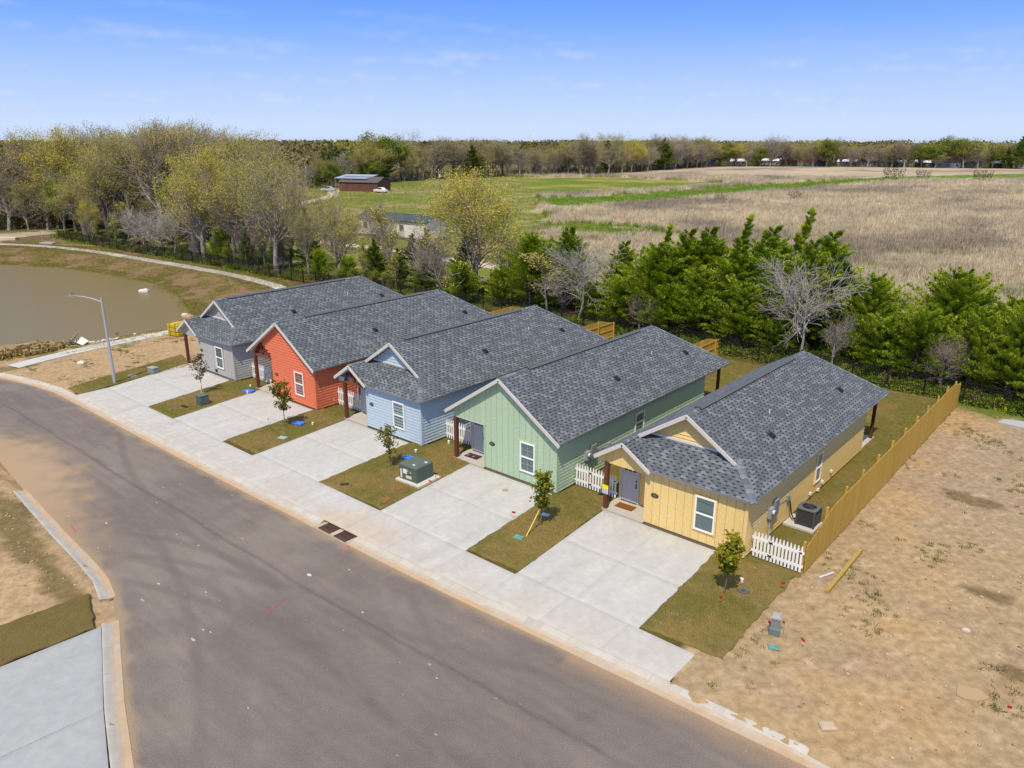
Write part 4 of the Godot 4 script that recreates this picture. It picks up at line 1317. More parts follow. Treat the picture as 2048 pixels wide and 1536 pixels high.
func gate(x0: float, x1: float, z: float, n: int, label: String) -> void:
	var g := thing("picket_gate", label, "gate", Vector3(x0, 0, z))
	g.set_meta("group", "white picket gates between the cottages")
	var wm := vm("vinyl", 0.45)
	var white := Color(0.80, 0.80, 0.80)
	var L := x1 - x0
	for k in n:
		var c := (k + 0.5) * L / n
		var w := 0.046
		var poly := PackedVector2Array([Vector2(c - w, 0.1), Vector2(c + w, 0.1), Vector2(c + w, 1.16), Vector2(c + w * 0.55, 1.2), Vector2(c + w * 0.8, 1.25), Vector2(c, 1.33), Vector2(c - w * 0.8, 1.25), Vector2(c - w * 0.55, 1.2), Vector2(c - w, 1.16)])
		var m := MB.new()
		m.slab(poly, Vector3.ZERO, Vector3.RIGHT, Vector3.UP, Vector3(0, 0, 0.022), vary(white, 0.02))
		part(g, "picket", m.mesh(), wm)
	for y in [0.35, 0.98]:
		var m := MB.new(); m.bx(Vector3(-0.05, y - 0.06, -0.045), Vector3(L + 0.02, y + 0.06, -0.002), white)
		part(g, "rail", m.mesh(), wm)
	for y in [0.35, 0.98]:
		var m := MB.new()
		var hx := L * 0.36
		for s in [-1.0, 1.0]: m.slab(PackedVector2Array([Vector2(hx, y - 0.025), Vector2(hx + s * 0.10, y - 0.075), Vector2(hx + s * 0.07, y), Vector2(hx + s * 0.10, y + 0.075), Vector2(hx, y + 0.025)]), Vector3(0, 0, 0.0225), Vector3.RIGHT, Vector3.UP, Vector3(0, 0, 0.012), Color(0.02, 0.02, 0.02))
		part(g, "hinge", m.mesh(), vm("plain"))
	var m2 := MB.new(); m2.box(Vector3(L - 0.12, 1.0, 0.035), Vector3(0.12, 0.05, 0.025), Color(0.02, 0.02, 0.02))
	part(g, "latch", m2.mesh(), vm("plain"))

# ---------------------------------------------------------------- trees
class Wood:
	var tips := []
	var mb: MB

func grow(w: Wood, p: Vector3, d: Vector3, ln: float, r: float, lv: int, o: Dictionary) -> void:
	var segs: int = o.segs[lv]
	var q := p
	var dir := d
	var rr := r
	var sides: int = [7, 5, 4, 3, 3][lv]
	var last: bool = lv >= int(o.levels)
	for k in segs:
		dir = (dir + rv() * o.wob * (0.6 if lv == 0 else 1.0) + Vector3.UP * o.up[lv]).normalized()
		var e := q + dir * (ln / segs)
		var r2 := maxf(rr * (0.87 if lv == 0 else 0.78), 0.014)
		w.mb.tube(q, e, rr, r2, sides, vary(o.bark, 0.12))
		var from: int = o.get("bare", 1) if lv == 0 else 0
		if not last and k >= from:
			for j in int(o.kids[lv]):
				var side := dir.cross(rv()).normalized()
				var an: float = o.ang[lv] * rng.randf_range(0.75, 1.25)
				var cd := (dir * cos(an) + side * sin(an)).normalized()
				grow(w, e, cd, ln * o.ratio[lv] * rng.randf_range(0.7, 1.2), r2 * 0.68, lv + 1, o)
		if lv >= int(o.levels): w.tips.append(e)
		q = e
		rr = r2
	if not last and lv < int(o.levels): grow(w, q, dir, ln * o.ratio[lv] * 0.9, rr, lv + 1, o)

func leaves(tips: Array, per: int, spread: float, size: float, cols: Array, share := 1.0, droop := 0.0) -> MB:
	var m := MB.new()
	for t in tips:
		if rng.randf() > share: continue
		var tone: Color = cols[rng.randi() % cols.size()]
		for k in per:
			var c: Vector3 = t + rv() * spread
			var a := rv().normalized(); var b := a.cross(rv()).normalized()
			b.y -= droop
			var s := size * rng.randf_range(0.6, 1.3)
			var col := vary(tone, 0.2)
			m.tri(c - a * s * 0.5, c + b * s * 0.6, c + a * s * 0.5, col)
			m.tri(c - a * s * 0.5, c + a * s * 0.5, c - b * s * 0.5, col)
	return m

# a deciduous tree of unit height 10: {trunk, crown}
func leafy(seed_: int, o: Dictionary) -> Dictionary:
	rng.seed = seed_
	var w := Wood.new()
	w.mb = MB.new()
	var trunks: int = o.get("trunks", 1)
	for k in trunks:
		var d := Vector3(o.get("lean", 0.0), 1, 0).normalized()
		if trunks > 1: d = (Vector3.UP + rv() * 0.35).normalized()
		grow(w, Vector3(0.15 * k, -0.2, 0), d, o.h, o.r, 0, o)
	var out := {"trunk": w.mb.mesh(), "crown": null}
	# early spring: leaf only out in the upper, outer crown
	var hi := 0.0
	for t in w.tips: hi = maxf(hi, t.y)
	var open_ := []
	for t in w.tips:
		if rng.randf() < smoothstep(o.get("low", 0.35), 0.8, t.y / hi) + 0.08: open_.append(t)
	if o.per > 0: out.crown = leaves(open_, o.per, o.spread, o.size, o.cols, o.get("share", 1.0)).mesh()
	return out

func cedar(seed_: int, h: float, rad: float, lean: float, shape: float, dens: int, cols: Array) -> Dictionary:
	rng.seed = seed_
	var t := MB.new(); var c := MB.new()
	var top := Vector3(lean, h, lean * 0.2)
	var prev := Vector3.ZERO
	for k in 6:
		var f := (k + 1) / 6.0
		var p := Vector3(lean * f * f, h * f, lean * 0.2 * f * f) + Vector3(rng.randf_range(-0.1, 0.1), 0, rng.randf_range(-0.1, 0.1)) * (1.0 if k < 5 else 0.0)
		t.tube(prev, p, 0.24 * (1.02 - k / 6.0), 0.24 * (1.02 - f), 7, vary(Color(0.30, 0.235, 0.19), 0.1))
		prev = p
	var nb_ := int(dens)
	for k in nb_:
		var f := pow((k + rng.randf()) / nb_, 0.85)
		f = lerpf(0.05, 1.0, f) if f < 0.8 or rng.randf() < 0.5 else lerpf(0.05, 0.7, rng.randf())
		var base := Vector3(lean * f * f, h * f, lean * 0.2 * f * f)
		if f < 0.17 and rng.randf() < 0.75:
			# bare dead wood low in the shade
			var ba := rng.randf() * TAU
			var bb := Vector3(cos(ba), rng.randf_range(0.0, 0.7), sin(ba)) * rad * rng.randf_range(0.25, 0.7)
			t.tube(base, base + bb * 0.6, 0.03, 0.02, 4, Color(0.36, 0.31, 0.27)); t.tube(base + bb * 0.6, base + bb + rv() * 0.3, 0.02, 0.008, 3, Color(0.38, 0.34, 0.3))
			continue
		var prof := pow(1.0 - f, shape) * (0.55 + 0.45 * smoothstep(0.0, 0.25, f))
		var ln := rad * prof * rng.randf_range(0.45, 1.45) + 0.2 * rng.randf_range(0.3, 2.4)
		var az := rng.randf() * TAU
		var up := lerpf(0.15, 1.1, f) + rng.randf_range(-0.1, 0.25)
		var d := Vector3(cos(az) + lean * 0.12, up, sin(az)).normalized()
		var tip := base + d * ln
		t.tube(base, base.lerp(tip, 0.85), 0.035, 0.012, 3, Color(0.17, 0.12, 0.09))
		var tone: Color = cols[rng.randi() % cols.size()] * rng.randf_range(0.8, 1.2)
		# a plume: scales along the branch, narrowing to its tip
		var nl := 30 + int(ln * 28.0)
		for l in nl:
			var g := lerpf(0.25, 1.04, pow(rng.randf(), 0.8))
			var q := base.lerp(tip, g)
			var sp := (0.07 + 0.17 * minf(ln, 1.8) * (1.1 - g))
			var off := rv()
			if off.length() > 1.0: off = off.normalized()
			var pp := q + off * Vector3(sp, sp * 0.7, sp)
			var dd := (d * 1.0 + off * 0.7 + Vector3(0.4 + lean * 0.1, 0.6, 0)).normalized()
			var face := (off * 0.8 + Vector3(cos(az), 0.9, sin(az)) * 0.8 + rv() * 0.55).normalized()
			var sd := dd.cross(face).normalized()
			var ls := rng.randf_range(0.11, 0.25)
			var col := vary(tone, 0.2)
			c.tri(pp - sd * ls * 0.2, pp + dd * ls, pp + sd * ls * 0.2, col)
			c.tri(pp - sd * ls * 0.1 + dd * ls * 0.15, pp + sd * ls * 0.5 + dd * ls * 0.7, pp + sd * ls * 0.12, col)
			c.tri(pp + sd * ls * 0.1 + dd * ls * 0.1, pp - sd * ls * 0.5 + dd * ls * 0.6, pp - sd * ls * 0.1, col)
	return {"trunk": t.mesh(), "crown": c.mesh()}

func tree(called: String, pr: Dictionary, at: Vector3, sc: Vector3, turn: float, label: String, group := "", bark := "bark", leaf := "leaf") -> Node3D:
	var o := thing(called, label, "tree", at, turn, group)
	o.scale = sc
	part(o, "trunk", pr.trunk, vm(bark, 0.9, ntex("barkt", 0.05, 0.7, 1.0, 4), 0.8))
	if pr.crown: part(o, "crown", pr.crown, leafmat(leaf))
	return o

var P := {}
func hof(k: String) -> float:
	var b: AABB = P[k].trunk.get_aabb()
	if P[k].crown: b = b.merge(P[k].crown.get_aabb())
	return b.end.y

func build_trees() -> void:
	var olive := [Color(0.40, 0.36, 0.09), Color(0.46, 0.38, 0.09), Color(0.35, 0.34, 0.09), Color(0.42, 0.35, 0.11)]
	var gold := [Color(0.50, 0.43, 0.07), Color(0.46, 0.42, 0.07), Color(0.53, 0.43, 0.09)]
	var russet := [Color(0.34, 0.25, 0.10), Color(0.32, 0.26, 0.12), Color(0.37, 0.29, 0.09)]
	var grey := Color(0.43, 0.375, 0.33)
	var dark := Color(0.15, 0.12, 0.10)
	var base := {"levels": 4, "segs": [5, 4, 3, 2, 2], "kids": [2, 2, 1, 1, 1], "ang": [0.7, 0.7, 0.75, 0.7, 0.7], "ratio": [0.68, 0.58, 0.6, 0.6, 0.5], "up": [0.12, 0.14, 0.06, 0.03, 0.0], "wob": 0.2, "h": 5.2, "r": 0.3, "bark": grey, "low": 0.2, "per": 13, "share": 0.75, "spread": 0.45, "size": 0.085, "cols": olive, "bare": 1}
	P.a = leafy(21, base)
	P.b = leafy(22, base.merged({"h": 5.6, "cols": gold, "low": 0.15, "per": 20, "share": 0.75, "ang": [0.65, 0.7, 0.7, 0.7, 0.7]}, true))
	P.c = leafy(23, base.merged({"cols": russet, "per": 6, "share": 0.5, "bark": Color(0.44, 0.385, 0.34)}, true))
	P.d = leafy(24, base.merged({"h": 6.0, "ang": [0.5, 0.6, 0.7, 0.7, 0.7], "per": 13, "share": 0.45}, true))
	P.bare = leafy(25, base.merged({"per": 0, "h": 5.6, "ang": [0.55, 0.6, 0.7, 0.7, 0.7], "bark": Color(0.50, 0.44, 0.40)}, true))
	P.bare2 = leafy(26, base.merged({"per": 1, "share": 0.6, "h": 5.4, "trunks": 2, "ang": [0.6, 0.7, 0.7, 0.7, 0.7], "cols": russet, "bark": Color(0.46, 0.40, 0.36)}, true))
	P.dead = leafy(27, base.merged({"per": 0, "h": 4.4, "levels": 4, "kids": [2, 2, 2, 1, 1], "ang": [0.9, 0.8, 0.7, 0.7, 0.7], "ratio": [0.8, 0.6, 0.6, 0.6, 0.5], "wob": 0.32, "bark": Color(0.54, 0.51, 0.48), "r": 0.17, "bare": 2}, true))
	P.lean = leafy(28, base.merged({"per": 0, "h": 6.0, "lean": -0.75, "wob": 0.25, "bark": Color(0.38, 0.34, 0.30), "r": 0.17, "up": [0.02, 0.05, 0.03, 0.02, 0.0]}, true))
	P.green = leafy(29, base.merged({"h": 4.8, "levels": 3, "cols": [Color(0.17, 0.21, 0.03), Color(0.22, 0.255, 0.035), Color(0.13, 0.17, 0.03)], "kids": [2, 2, 2, 1, 1], "low": -0.5, "per": 18, "spread": 0.6, "size": 0.2}, true))
	P.sap = leafy(30, base.merged({"h": 6.5, "r": 0.09, "levels": 3, "kids": [2, 2, 1, 1, 1], "ang": [0.45, 0.5, 0.6, 0.6, 0.6], "ratio": [0.3, 0.4, 0.5, 0.5, 0.5], "per": 3, "spread": 0.3, "size": 0.16, "cols": olive, "bark": Color(0.36, 0.32, 0.28)}, true))
	var cg := [Color(0.27, 0.36, 0.025), Color(0.33, 0.41, 0.03), Color(0.21, 0.295, 0.025), Color(0.38, 0.445, 0.045)]
	var cd := [Color(0.14, 0.20, 0.034), Color(0.18, 0.245, 0.036), Color(0.22, 0.275, 0.04)]
	P.ce1 = cedar(41, 9.0, 3.2, 0.9, 0.85, 260, cg)
	P.ce2 = cedar(42, 7.0, 3.4, 0.5, 0.55, 260, cg)
	P.ce3 = cedar(43, 10.5, 2.7, 1.5, 1.7, 240, cg)
	P.ce4 = cedar(44, 5.0, 2.6, 0.2, 0.42, 210, cg)
	P.ced = cedar(45, 8.0, 2.4, 0.3, 1.0, 190, cd)
	rng.seed = 77
	# the ones behind the garden fence, left to right
	var T := func(called, k, x, z, h, unit, label, wide := 1.0, turn := 0.0, leaf := "leaf"):
		var s: float = h / hof(k)
		tree(called, P[k], Vector3(x, 0, z), Vector3(s * wide, s, s * wide), turn, label, "", "bark", leaf)
	T.call("ash_tree", "b", -47.6, -33.0, 15.0, 10.8, "large spreading yellow-green tree rising above the blue cottage roof, tallest of the fence line", 1.35, 0.4)
	T.call("ash_tree", "a", -70.8, -31.7, 11.0, 10.2, "slim yellow-budding tree behind the far end of the grey roof, before the gravel track", 1.2, 1.0)
	T.call("ash_tree", "c", -64.7, -34.6, 10.8, 10.2, "forked nearly bare tree standing before the white mobile home", 0.85, 2.1)
	T.call("bare_tree", "bare2", -79.5, -38.0, 9.6, 9.5, "bare twin-stemmed tree left of the white mobile home front", 0.8, 0.6)
	T.call("bare_tree", "bare", -68.0, -37.5, 8.6, 9.5, "bare grey tree before the right end of the white mobile home", 0.75, 3.1)
	T.call("bare_tree", "bare2", -56.6, -35.0, 8.2, 9.5, "bare brown tree left of the large yellow-green tree", 1.3, 4.4)
	T.call("bare_tree", "d", -75.6, -30.4, 9.6, 9.5, "thin half-budded tree behind the fence right of the dark pointed cedar", 0.8, 5.2)
	T.call("cedar_tree", "ced", -60.0, -35.4, 6.4, 8.0, "dark cedar before the gravel track behind the grey roof", 1.3, 5.0)
	T.call("cedar_tree", "ce4", -47.0, -30.8, 4.8, 5.0, "bushy cedar at the foot of the large yellow-green tree", 1.0, 5.5)
	T.call("ash_tree", "c", -84.5, -33.5, 14.0, 9.5, "tall russet-grey tree right of the broad half-budded tree, before the barn drive", 0.8, 0.9)
	T.call("ash_tree", "d", -77.4, -34.4, 12.6, 9.5, "thin grey half-budded tree before the meadow, left of the mobile home", 0.7, 2.2)
	T.call("bare_tree", "bare", -93.6, -30.0, 14.5, 9.5, "tall bare grey tree between the slanting trunk and the broad half-budded tree", 0.8, 3.3)
	T.call("bare_tree", "bare2", -103.5, -29.5, 15.0, 9.5, "tall bare twin-stemmed tree left of the slanting trunk by the walk", 0.8, 4.6)
	T.call("cedar_tree", "ced", -63.5, -31.8, 6.0, 8.0, "dark cedar close behind the grey roof ridge end", 1.3, 0.3)
	T.call("cedar_tree", "ce4", -67.0, -30.4, 3.6, 5.0, "small bright cedar between the slim yellow-budding tree and the grey roof", 0.9, 1.3)
	T.call("cedar_tree", "ced", -58.2, -31.0, 5.2, 8.0, "low dark cedar behind the slender pale trunk", 1.5, 2.3)
	T.call("cedar_tree", "ced", -50.4, -34.6, 6.8, 8.0, "dark cedar right beside the trunk of the large yellow-green tree, on its left", 1.2, 3.3)
	T.call("bare_tree", "bare", -53.4, -31.6, 7.4, 9.5, "pale bare tree just left of the leaning grey tree", 1.2, 0.9)
	T.call("bare_tree", "d", -44.2, -35.4, 9.0, 9.5, "half-budded tree close right of the large yellow-green tree", 1.2, 1.9)
	T.call("slender_tree", "sap", -60.8, -32.0, 10.0, 9.0, "thin pale trunk standing alone above the grey roof ridge", 1.0, 0.3)
	T.call("dead_tree", "lean", -50.2, -31.5, 6.6, 7.2, "bare grey tree leaning left behind the orange roof ridge", 1.0, 0.0)
	T.call("ash_tree", "d", -81.0, -29.0, 15.6, 11.0, "tall budding tree with grey forks right of the leaning trunk by the walk", 1.2, 2.6)
	T.call("ash_tree", "a", -89.5, -31.0, 16.2, 10.2, "broad half-budded tree before the green meadow and gravel track", 1.15, 3.9)
	T.call("ash_tree", "b", -98.1, -27.6, 17.2, 10.8, "bright yellow-topped tree with a slanting pale trunk at the iron fence", 1.1, 5.0)
	T.call("small_tree", "b", -133.5, -25.6, 7.8, 10.8, "small bright yellow tree at the far end of the iron fence", 0.95, 0.8)
	T.call("dead_tree", "dead", -112.4, -26.4, 7.6, 8.3, "dead branching grey tree in front of the dark cedars by the pond walk", 1.5, 1.2)
	T.call("dead_tree", "dead", -106.5, -27.0, 8.4, 8.3, "dead grey tree right of the other, arching over the fence by the pond", 1.3, 3.6)
	T.call("cedar_tree", "ced", -125.8, -28.0, 7.4, 8.0, "dark round cedar behind the left part of the iron fence", 1.5, 0.2)
	T.call("cedar_tree", "ced", -111.5, -30.0, 7.8, 8.0, "dark cedar half hidden by dead branches beside the pond walk", 1.5, 1.7)
	T.call("cedar_tree", "ce4", -95.4, -29.0, 4.8, 5.0, "low bright cedar under the slanting yellow-topped tree", 1.0, 2.7)
	T.call("cedar_tree", "ced", -80.9, -34.0, 8.6, 8.0, "dark pointed cedar in front of the meadow", 1.0, 0.4)
	T.call("cedar_tree", "ce4", -70.6, -28.6, 4.4, 5.0, "small bright green cedar at the fence above the grey roof", 0.72, 0.6)
	T.call("cedar_tree", "ced", -88.6, -29.0, 5.0, 8.0, "low dark cedar behind the fence near the middle of the pond walk", 1.2, 0.9)
	T.call("cedar_tree", "ced", -55.6, -33.2, 7.6, 8.0, "dark ragged cedar left of the large yellow-green tree", 1.05, 1.4)
	T.call("cedar_tree", "ced", -53.0, -30.4, 4.0, 8.0, "short dark cedar just behind the orange roof ridge", 1.7, 2.4)
	T.call("cedar_tree", "ce4", -42.9, -32.4, 4.4, 5.0, "low cedar under the large yellow-green tree", 0.9, 4.0)
	# the cedar thicket behind the blue, green and yellow roofs
	var C := [["ce2", -40.4, -34.4, 7.3, 7.0, 0.8, "dark green cedar next right of the large yellow-green tree"], ["ce1", -36.7, -35.6, 8.0, 9.0, 0.95, "cedar with a leaning tip left of the dead grey tree"], ["ce4", -31.6, -34.6, 4.0, 5.0, 1.0, "low bright cedar behind the blue roof corner"],
		["ce4", -27.6, -33.4, 5.2, 5.0, 1.0, "low round cedar above the right end of the blue roof"], ["ce3", -27.5, -38.2, 9.8, 10.5, 0.95, "tall windswept cedar, first of the three pointed tips"], ["ce1", -24.0, -36.4, 8.6, 9.0, 1.0, "broad windswept cedar between the first and second pointed tips"],
		["ce2", -20.6, -34.2, 6.0, 7.0, 0.9, "full cedar above the green roof ridge end"], ["ce3", -19.8, -38.4, 11.2, 10.5, 1.0, "tall windswept cedar, middle of the three pointed tips"], ["ce1", -16.6, -36.2, 8.4, 9.0, 1.0, "broad bright cedar below the middle pointed tip"],
		["ce3", -14.8, -38.6, 12.0, 10.5, 0.95, "tallest cedar with a crooked pointed tip, rightmost of the three"], ["ce2", -15.9, -33.4, 5.4, 7.0, 0.85, "low bright cedar behind the green cottage garden"], ["ce1", -12.3, -36.4, 8.6, 9.0, 0.9, "feathery cedar left of the dead silver tree"],
		["ce4", -12.4, -32.6, 3.4, 5.0, 0.9, "low cedar at the foot of the dead silver tree"], ["ced", -9.0, -37.2, 8.2, 8.0, 1.1, "dark cedar behind the dead silver tree"], ["ce2", -6.4, -36.2, 6.6, 7.0, 0.75, "thin cedar right of the dead silver tree"],
		["ce4", -4.4, -33.2, 4.9, 5.0, 0.85, "round bright cedar above the yellow roof hip"], ["ce2", -0.6, -36.4, 8.6, 7.0, 0.85, "big flat-topped cedar above the end of the long wooden fence"], ["ce4", -1.4, -32.8, 6.0, 5.0, 0.8, "spreading cedar behind the yellow cottage garden"],
		["ce2", 2.2, -33.0, 6.4, 7.0, 0.7, "cedar with a bare low trunk at the end of the wooden fence"], ["ce2", 4.8, -32.4, 7.2, 7.0, 0.75, "cedar at the right edge behind the bare lot"], ["ce4", 7.4, -31.4, 5.6, 5.0, 0.9, "rightmost cedar behind the bare lot"],
		["ce1", -31.0, -36.8, 7.0, 9.0, 0.9, "cedar behind the dead grey tree"], ["ce2", -25.4, -35.0, 7.4, 7.0, 1.0, "full cedar between the first pointed tip and the wooden stub"], ["ce1", -18.2, -35.0, 7.8, 7.0, 1.05, "feathery cedar in front of the middle pointed tip"], ["ce2", -14.2, -35.4, 7.6, 7.0, 1.0, "dense cedar in front of the tallest pointed tip"], ["ce1", -22.2, -37.6, 8.8, 9.0, 1.0, "cedar between the first and middle pointed tips, in the back row"], ["ce1", -17.4, -39.6, 9.0, 9.0, 1.0, "cedar between the middle and tallest pointed tips, in the back row"], ["ce1", -12.0, -39.2, 9.0, 9.0, 1.0, "cedar right of the tallest pointed tip, in the back row"], ["ce2", -22.8, -33.0, 4.6, 7.0, 0.9, "low cedar above the wooden fence stub behind the blue cottage"], ["ce2", 3.2, -37.0, 6.8, 7.0, 0.8, "cedar farther back near the right edge"], ["ce1", 8.4, -35.0, 8.2, 9.0, 0.9, "tall cedar past the right edge of the lot"]]
	for q in C:
		var s: float = q[3] / hof(q[0])
		if (q[0] == "ce1" or q[0] == "ce2") and q[1] < -3.0: s *= 1.14
		var wd: float = q[5] * 1.4
		var o := tree("cedar_tree", P[q[0]], Vector3(q[1], -0.1, q[2]), Vector3(s * wd, s, s * wd), rng.randf_range(-0.5, 0.5), q[6], "cedars behind the iron fence")
	T.call("dead_tree", "dead", -32.3, -32.2, 8.6, 8.3, "dead grey tree with crooked limbs above the blue roof end", 1.0, 2.0)
	T.call("dead_tree", "dead", -9.6, -31.6, 9.4, 8.3, "dead silver tree spreading over the cedars above the yellow roof ridge", 0.95, 0.7)
	T.call("bare_tree", "sap", -36.1, -31.8, 6.8, 9.0, "bare bushy sapling with pale fine twigs above the blue roof", 1.9, 0.5)
	T.call("bare_tree", "bare2", 0.6, -31.6, 4.6, 9.5, "tangled bare tree behind the yellow cottage back lawn", 1.2, 2.5)
	T.call("bare_tree", "bare2", -25.0, -32.0, 4.2, 9.5, "tangled brown bare tree between the blue and green roof ends", 1.2, 1.5)
	T.call("bare_tree", "bare", -7.2, -31.8, 5.0, 10.0, "bare thin tree right of the dead silver tree behind the fence", 0.9, 4.5)
	# thin saplings and scrub along the fence, by themselves
	var sx := 0
	for k in 46:
		var x := rng.randf_range(-140, -44)
		var z := tab(fence_line, x) - rng.randf_range(1.0, 7.0)
		var hh := rng.randf_range(3.0, 8.0) * (0.7 if x > -75 else 1.0)
		var pk: String = ["sap", "bare", "sap", "bare2", "green"][rng.randi() % 5]
		var s: float = hh / hof(pk)
		if pk == "green": s *= 0.5
		tree("sapling", P[pk], Vector3(x, 0, z), Vector3(s, s, s), rng.randf() * TAU, "thin bare sapling in the scrub behind the left part of the iron fence" if pk != "green" else "small green-leaved tree in the scrub behind the iron fence", "saplings in the scrub behind the iron fence" if pk != "green" else "small green trees in the scrub behind the fence")
	# woods behind the pond and round the meadow: each trunk its own tree
	var kinds := ["a", "b", "c", "d", "bare", "bare2", "green", "c", "a", "bare", "d"]
	var names_ := {"a": "olive budding tree", "b": "yellow budding tree", "c": "russet thin-leaved tree", "d": "slender half-budded tree", "bare": "bare grey tree", "bare2": "bare twin-stemmed tree", "green": "green leafy tree", "ced": "dark cedar"}
	var edge := pv([-178, 24, -166, -20.9, -152, -29, -128, -35, -112, -40, -120, -58, -150, -66, -178, -84, -196, -108, -226, -140, -240, -178, -246, -213, -232, -262, -214, -292, -219, -370, -222, -441, -180, -479, -130, -500, -64, -525, -20, -535, 30, -545])
	var zone := ["in the woods behind the pond", "along the far side of the meadow", "in the tree line beyond the tan field"]
	var tot := 0.0
	for i in edge.size() - 1: tot += edge[i].distance_to(edge[i + 1])
	var at := 0.0
	for i in edge.size() - 1:
		var a := edge[i]; var b := edge[i + 1]
		var d := (b - a).normalized()
		var nrm := Vector2(d.y, -d.x)          # away from us
		if nrm.dot(a - Vector2(CAM.x, CAM.z)) < 0: nrm = -nrm
		var ln := a.distance_to(b)
		var far := a.distance_to(Vector2(CAM.x, CAM.z))
		var sp := 4.7 if far < 230 else 7.6
		var rows := 5 if far < 215 else 2
		var t := 0.0
		while t < ln:
			for r in rows:
				var p := a + d * (t + rng.randf_range(-2.0, 2.0)) + nrm * (r * 6.5 + rng.randf_range(-2.0, 3.0))
				if p.x > -112 and p.y > -70 and p.y < -25: continue
				if far < 260 and rad_to_deg(atan2(CAM.x - p.x, CAM.z - p.y)) < 59.0 and inb(p, Z_MEADOW): continue
				var pk: String = kinds[rng.randi() % kinds.size()]
				if r == 0 and rng.randf() < 0.3: pk = ["ced", "green", "bare", "bare2"][rng.randi() % 4]
				var hh := rng.randf_range(9.0, 14.0)
				if far < 215 and r > 0: hh = rng.randf_range(15.5, 21.5)
				if far < 150 and r == 0: hh = rng.randf_range(9.5, 17.0)
				if far > 300: hh = rng.randf_range(10.0, 15.5)
				if pk == "ced": hh *= 0.6
				if pk == "green": hh *= 0.8
				if far > 300:
					hh = rng.randf_range(12.0, 17.5) if rng.randf() < 0.7 else rng.randf_range(17.5, 22.0)
					if pk.begins_with("bare") and rng.randf() < 0.5: pk = "c"
				var s: float = hh / hof(pk)
				var wd := rng.randf_range(0.95, 1.4) * (1.3 if far > 300 else 1.0)
				var zi := 0 if far < 190 and p.y > -75 else (1 if far < 330 else 2)
				tree("woodland_tree", P[pk], Vector3(p.x, 0, p.y), Vector3(s * wd, s, s * wd), rng.randf() * TAU, names_[pk] + " standing " + zone[zi], names_[pk] + "s " + zone[zi])
			t += sp
	# three darker crowns that stand out above the far tree line
	for q in [[-232.0, -434.0, 18.5, "dark green round crown left in the far tree line"], [-172.7, -515.0, 19.0, "tallest russet crown of the far right tree line"], [-213.4, -500.0, 18.0, "round russet crown beyond the white roofs"], [-260.0, -99.0, 20.5, "dark evergreen crown above the woods behind the pond"]]:
		var pk := "green" if q[3].begins_with("dark") else "c"
		tree("tall_tree", P[pk], Vector3(q[0], 0, q[1]), Vector3.ONE * q[2] / hof(pk), 0.4, q[3], "", "bark", "leafdark" if pk == "green" else "leaf")

# ---------------------------------------------------------------- far things
func far_house(called: String, label: String, at: Vector3, turn: float, sx: float, sz: float, h: float, wc: Color, rc: Color, pitch := 0.25, wins := 3, group := "", cat := "house") -> Node3D:
	var o := thing(called, label, cat, at, turn, group)
	var m := MB.new()
	m.bx(Vector3(-sx / 2, 0.0, -sz / 2), Vector3(sx / 2, h, sz / 2), wc)
	var rh := sz * 0.5 * pitch
	m.slab(PackedVector2Array([Vector2(-sz / 2, h), Vector2(sz / 2, h), Vector2(0, h + rh)]), Vector3(-sx / 2, 0, 0), Vector3(0, 0, 1), Vector3.UP, Vector3(sx, 0, 0), wc)
	part(o, "wall", m.mesh(), vm("vinyl"))
	m = MB.new()
	for s in [-1.0, 1.0]:
		var d := Vector3(0, -rh, s * sz * 0.5)
		var ln := d.length() + 0.35
		m.box(Vector3(0, h + rh + 0.06, 0) + d.normalized() * ln * 0.5, Vector3(sx + 0.7, 0.12, ln), rc, Basis(Vector3.RIGHT, atan2(rh, sz * 0.5) * s))
	part(o, "roof", m.mesh(), vm("plain"))
	for k in wins:
		m = MB.new()
		var x := -sx / 2 + sx * (k + 0.6) / wins
		m.bx(Vector3(x - 0.5, h * 0.4, sz / 2 + 0.01), Vector3(x + 0.5, h * 0.82, sz / 2 + 0.05), Color(0.06, 0.075, 0.085))
		part(o, "window", m.mesh(), vm("darkglass", 0.1))
	return o

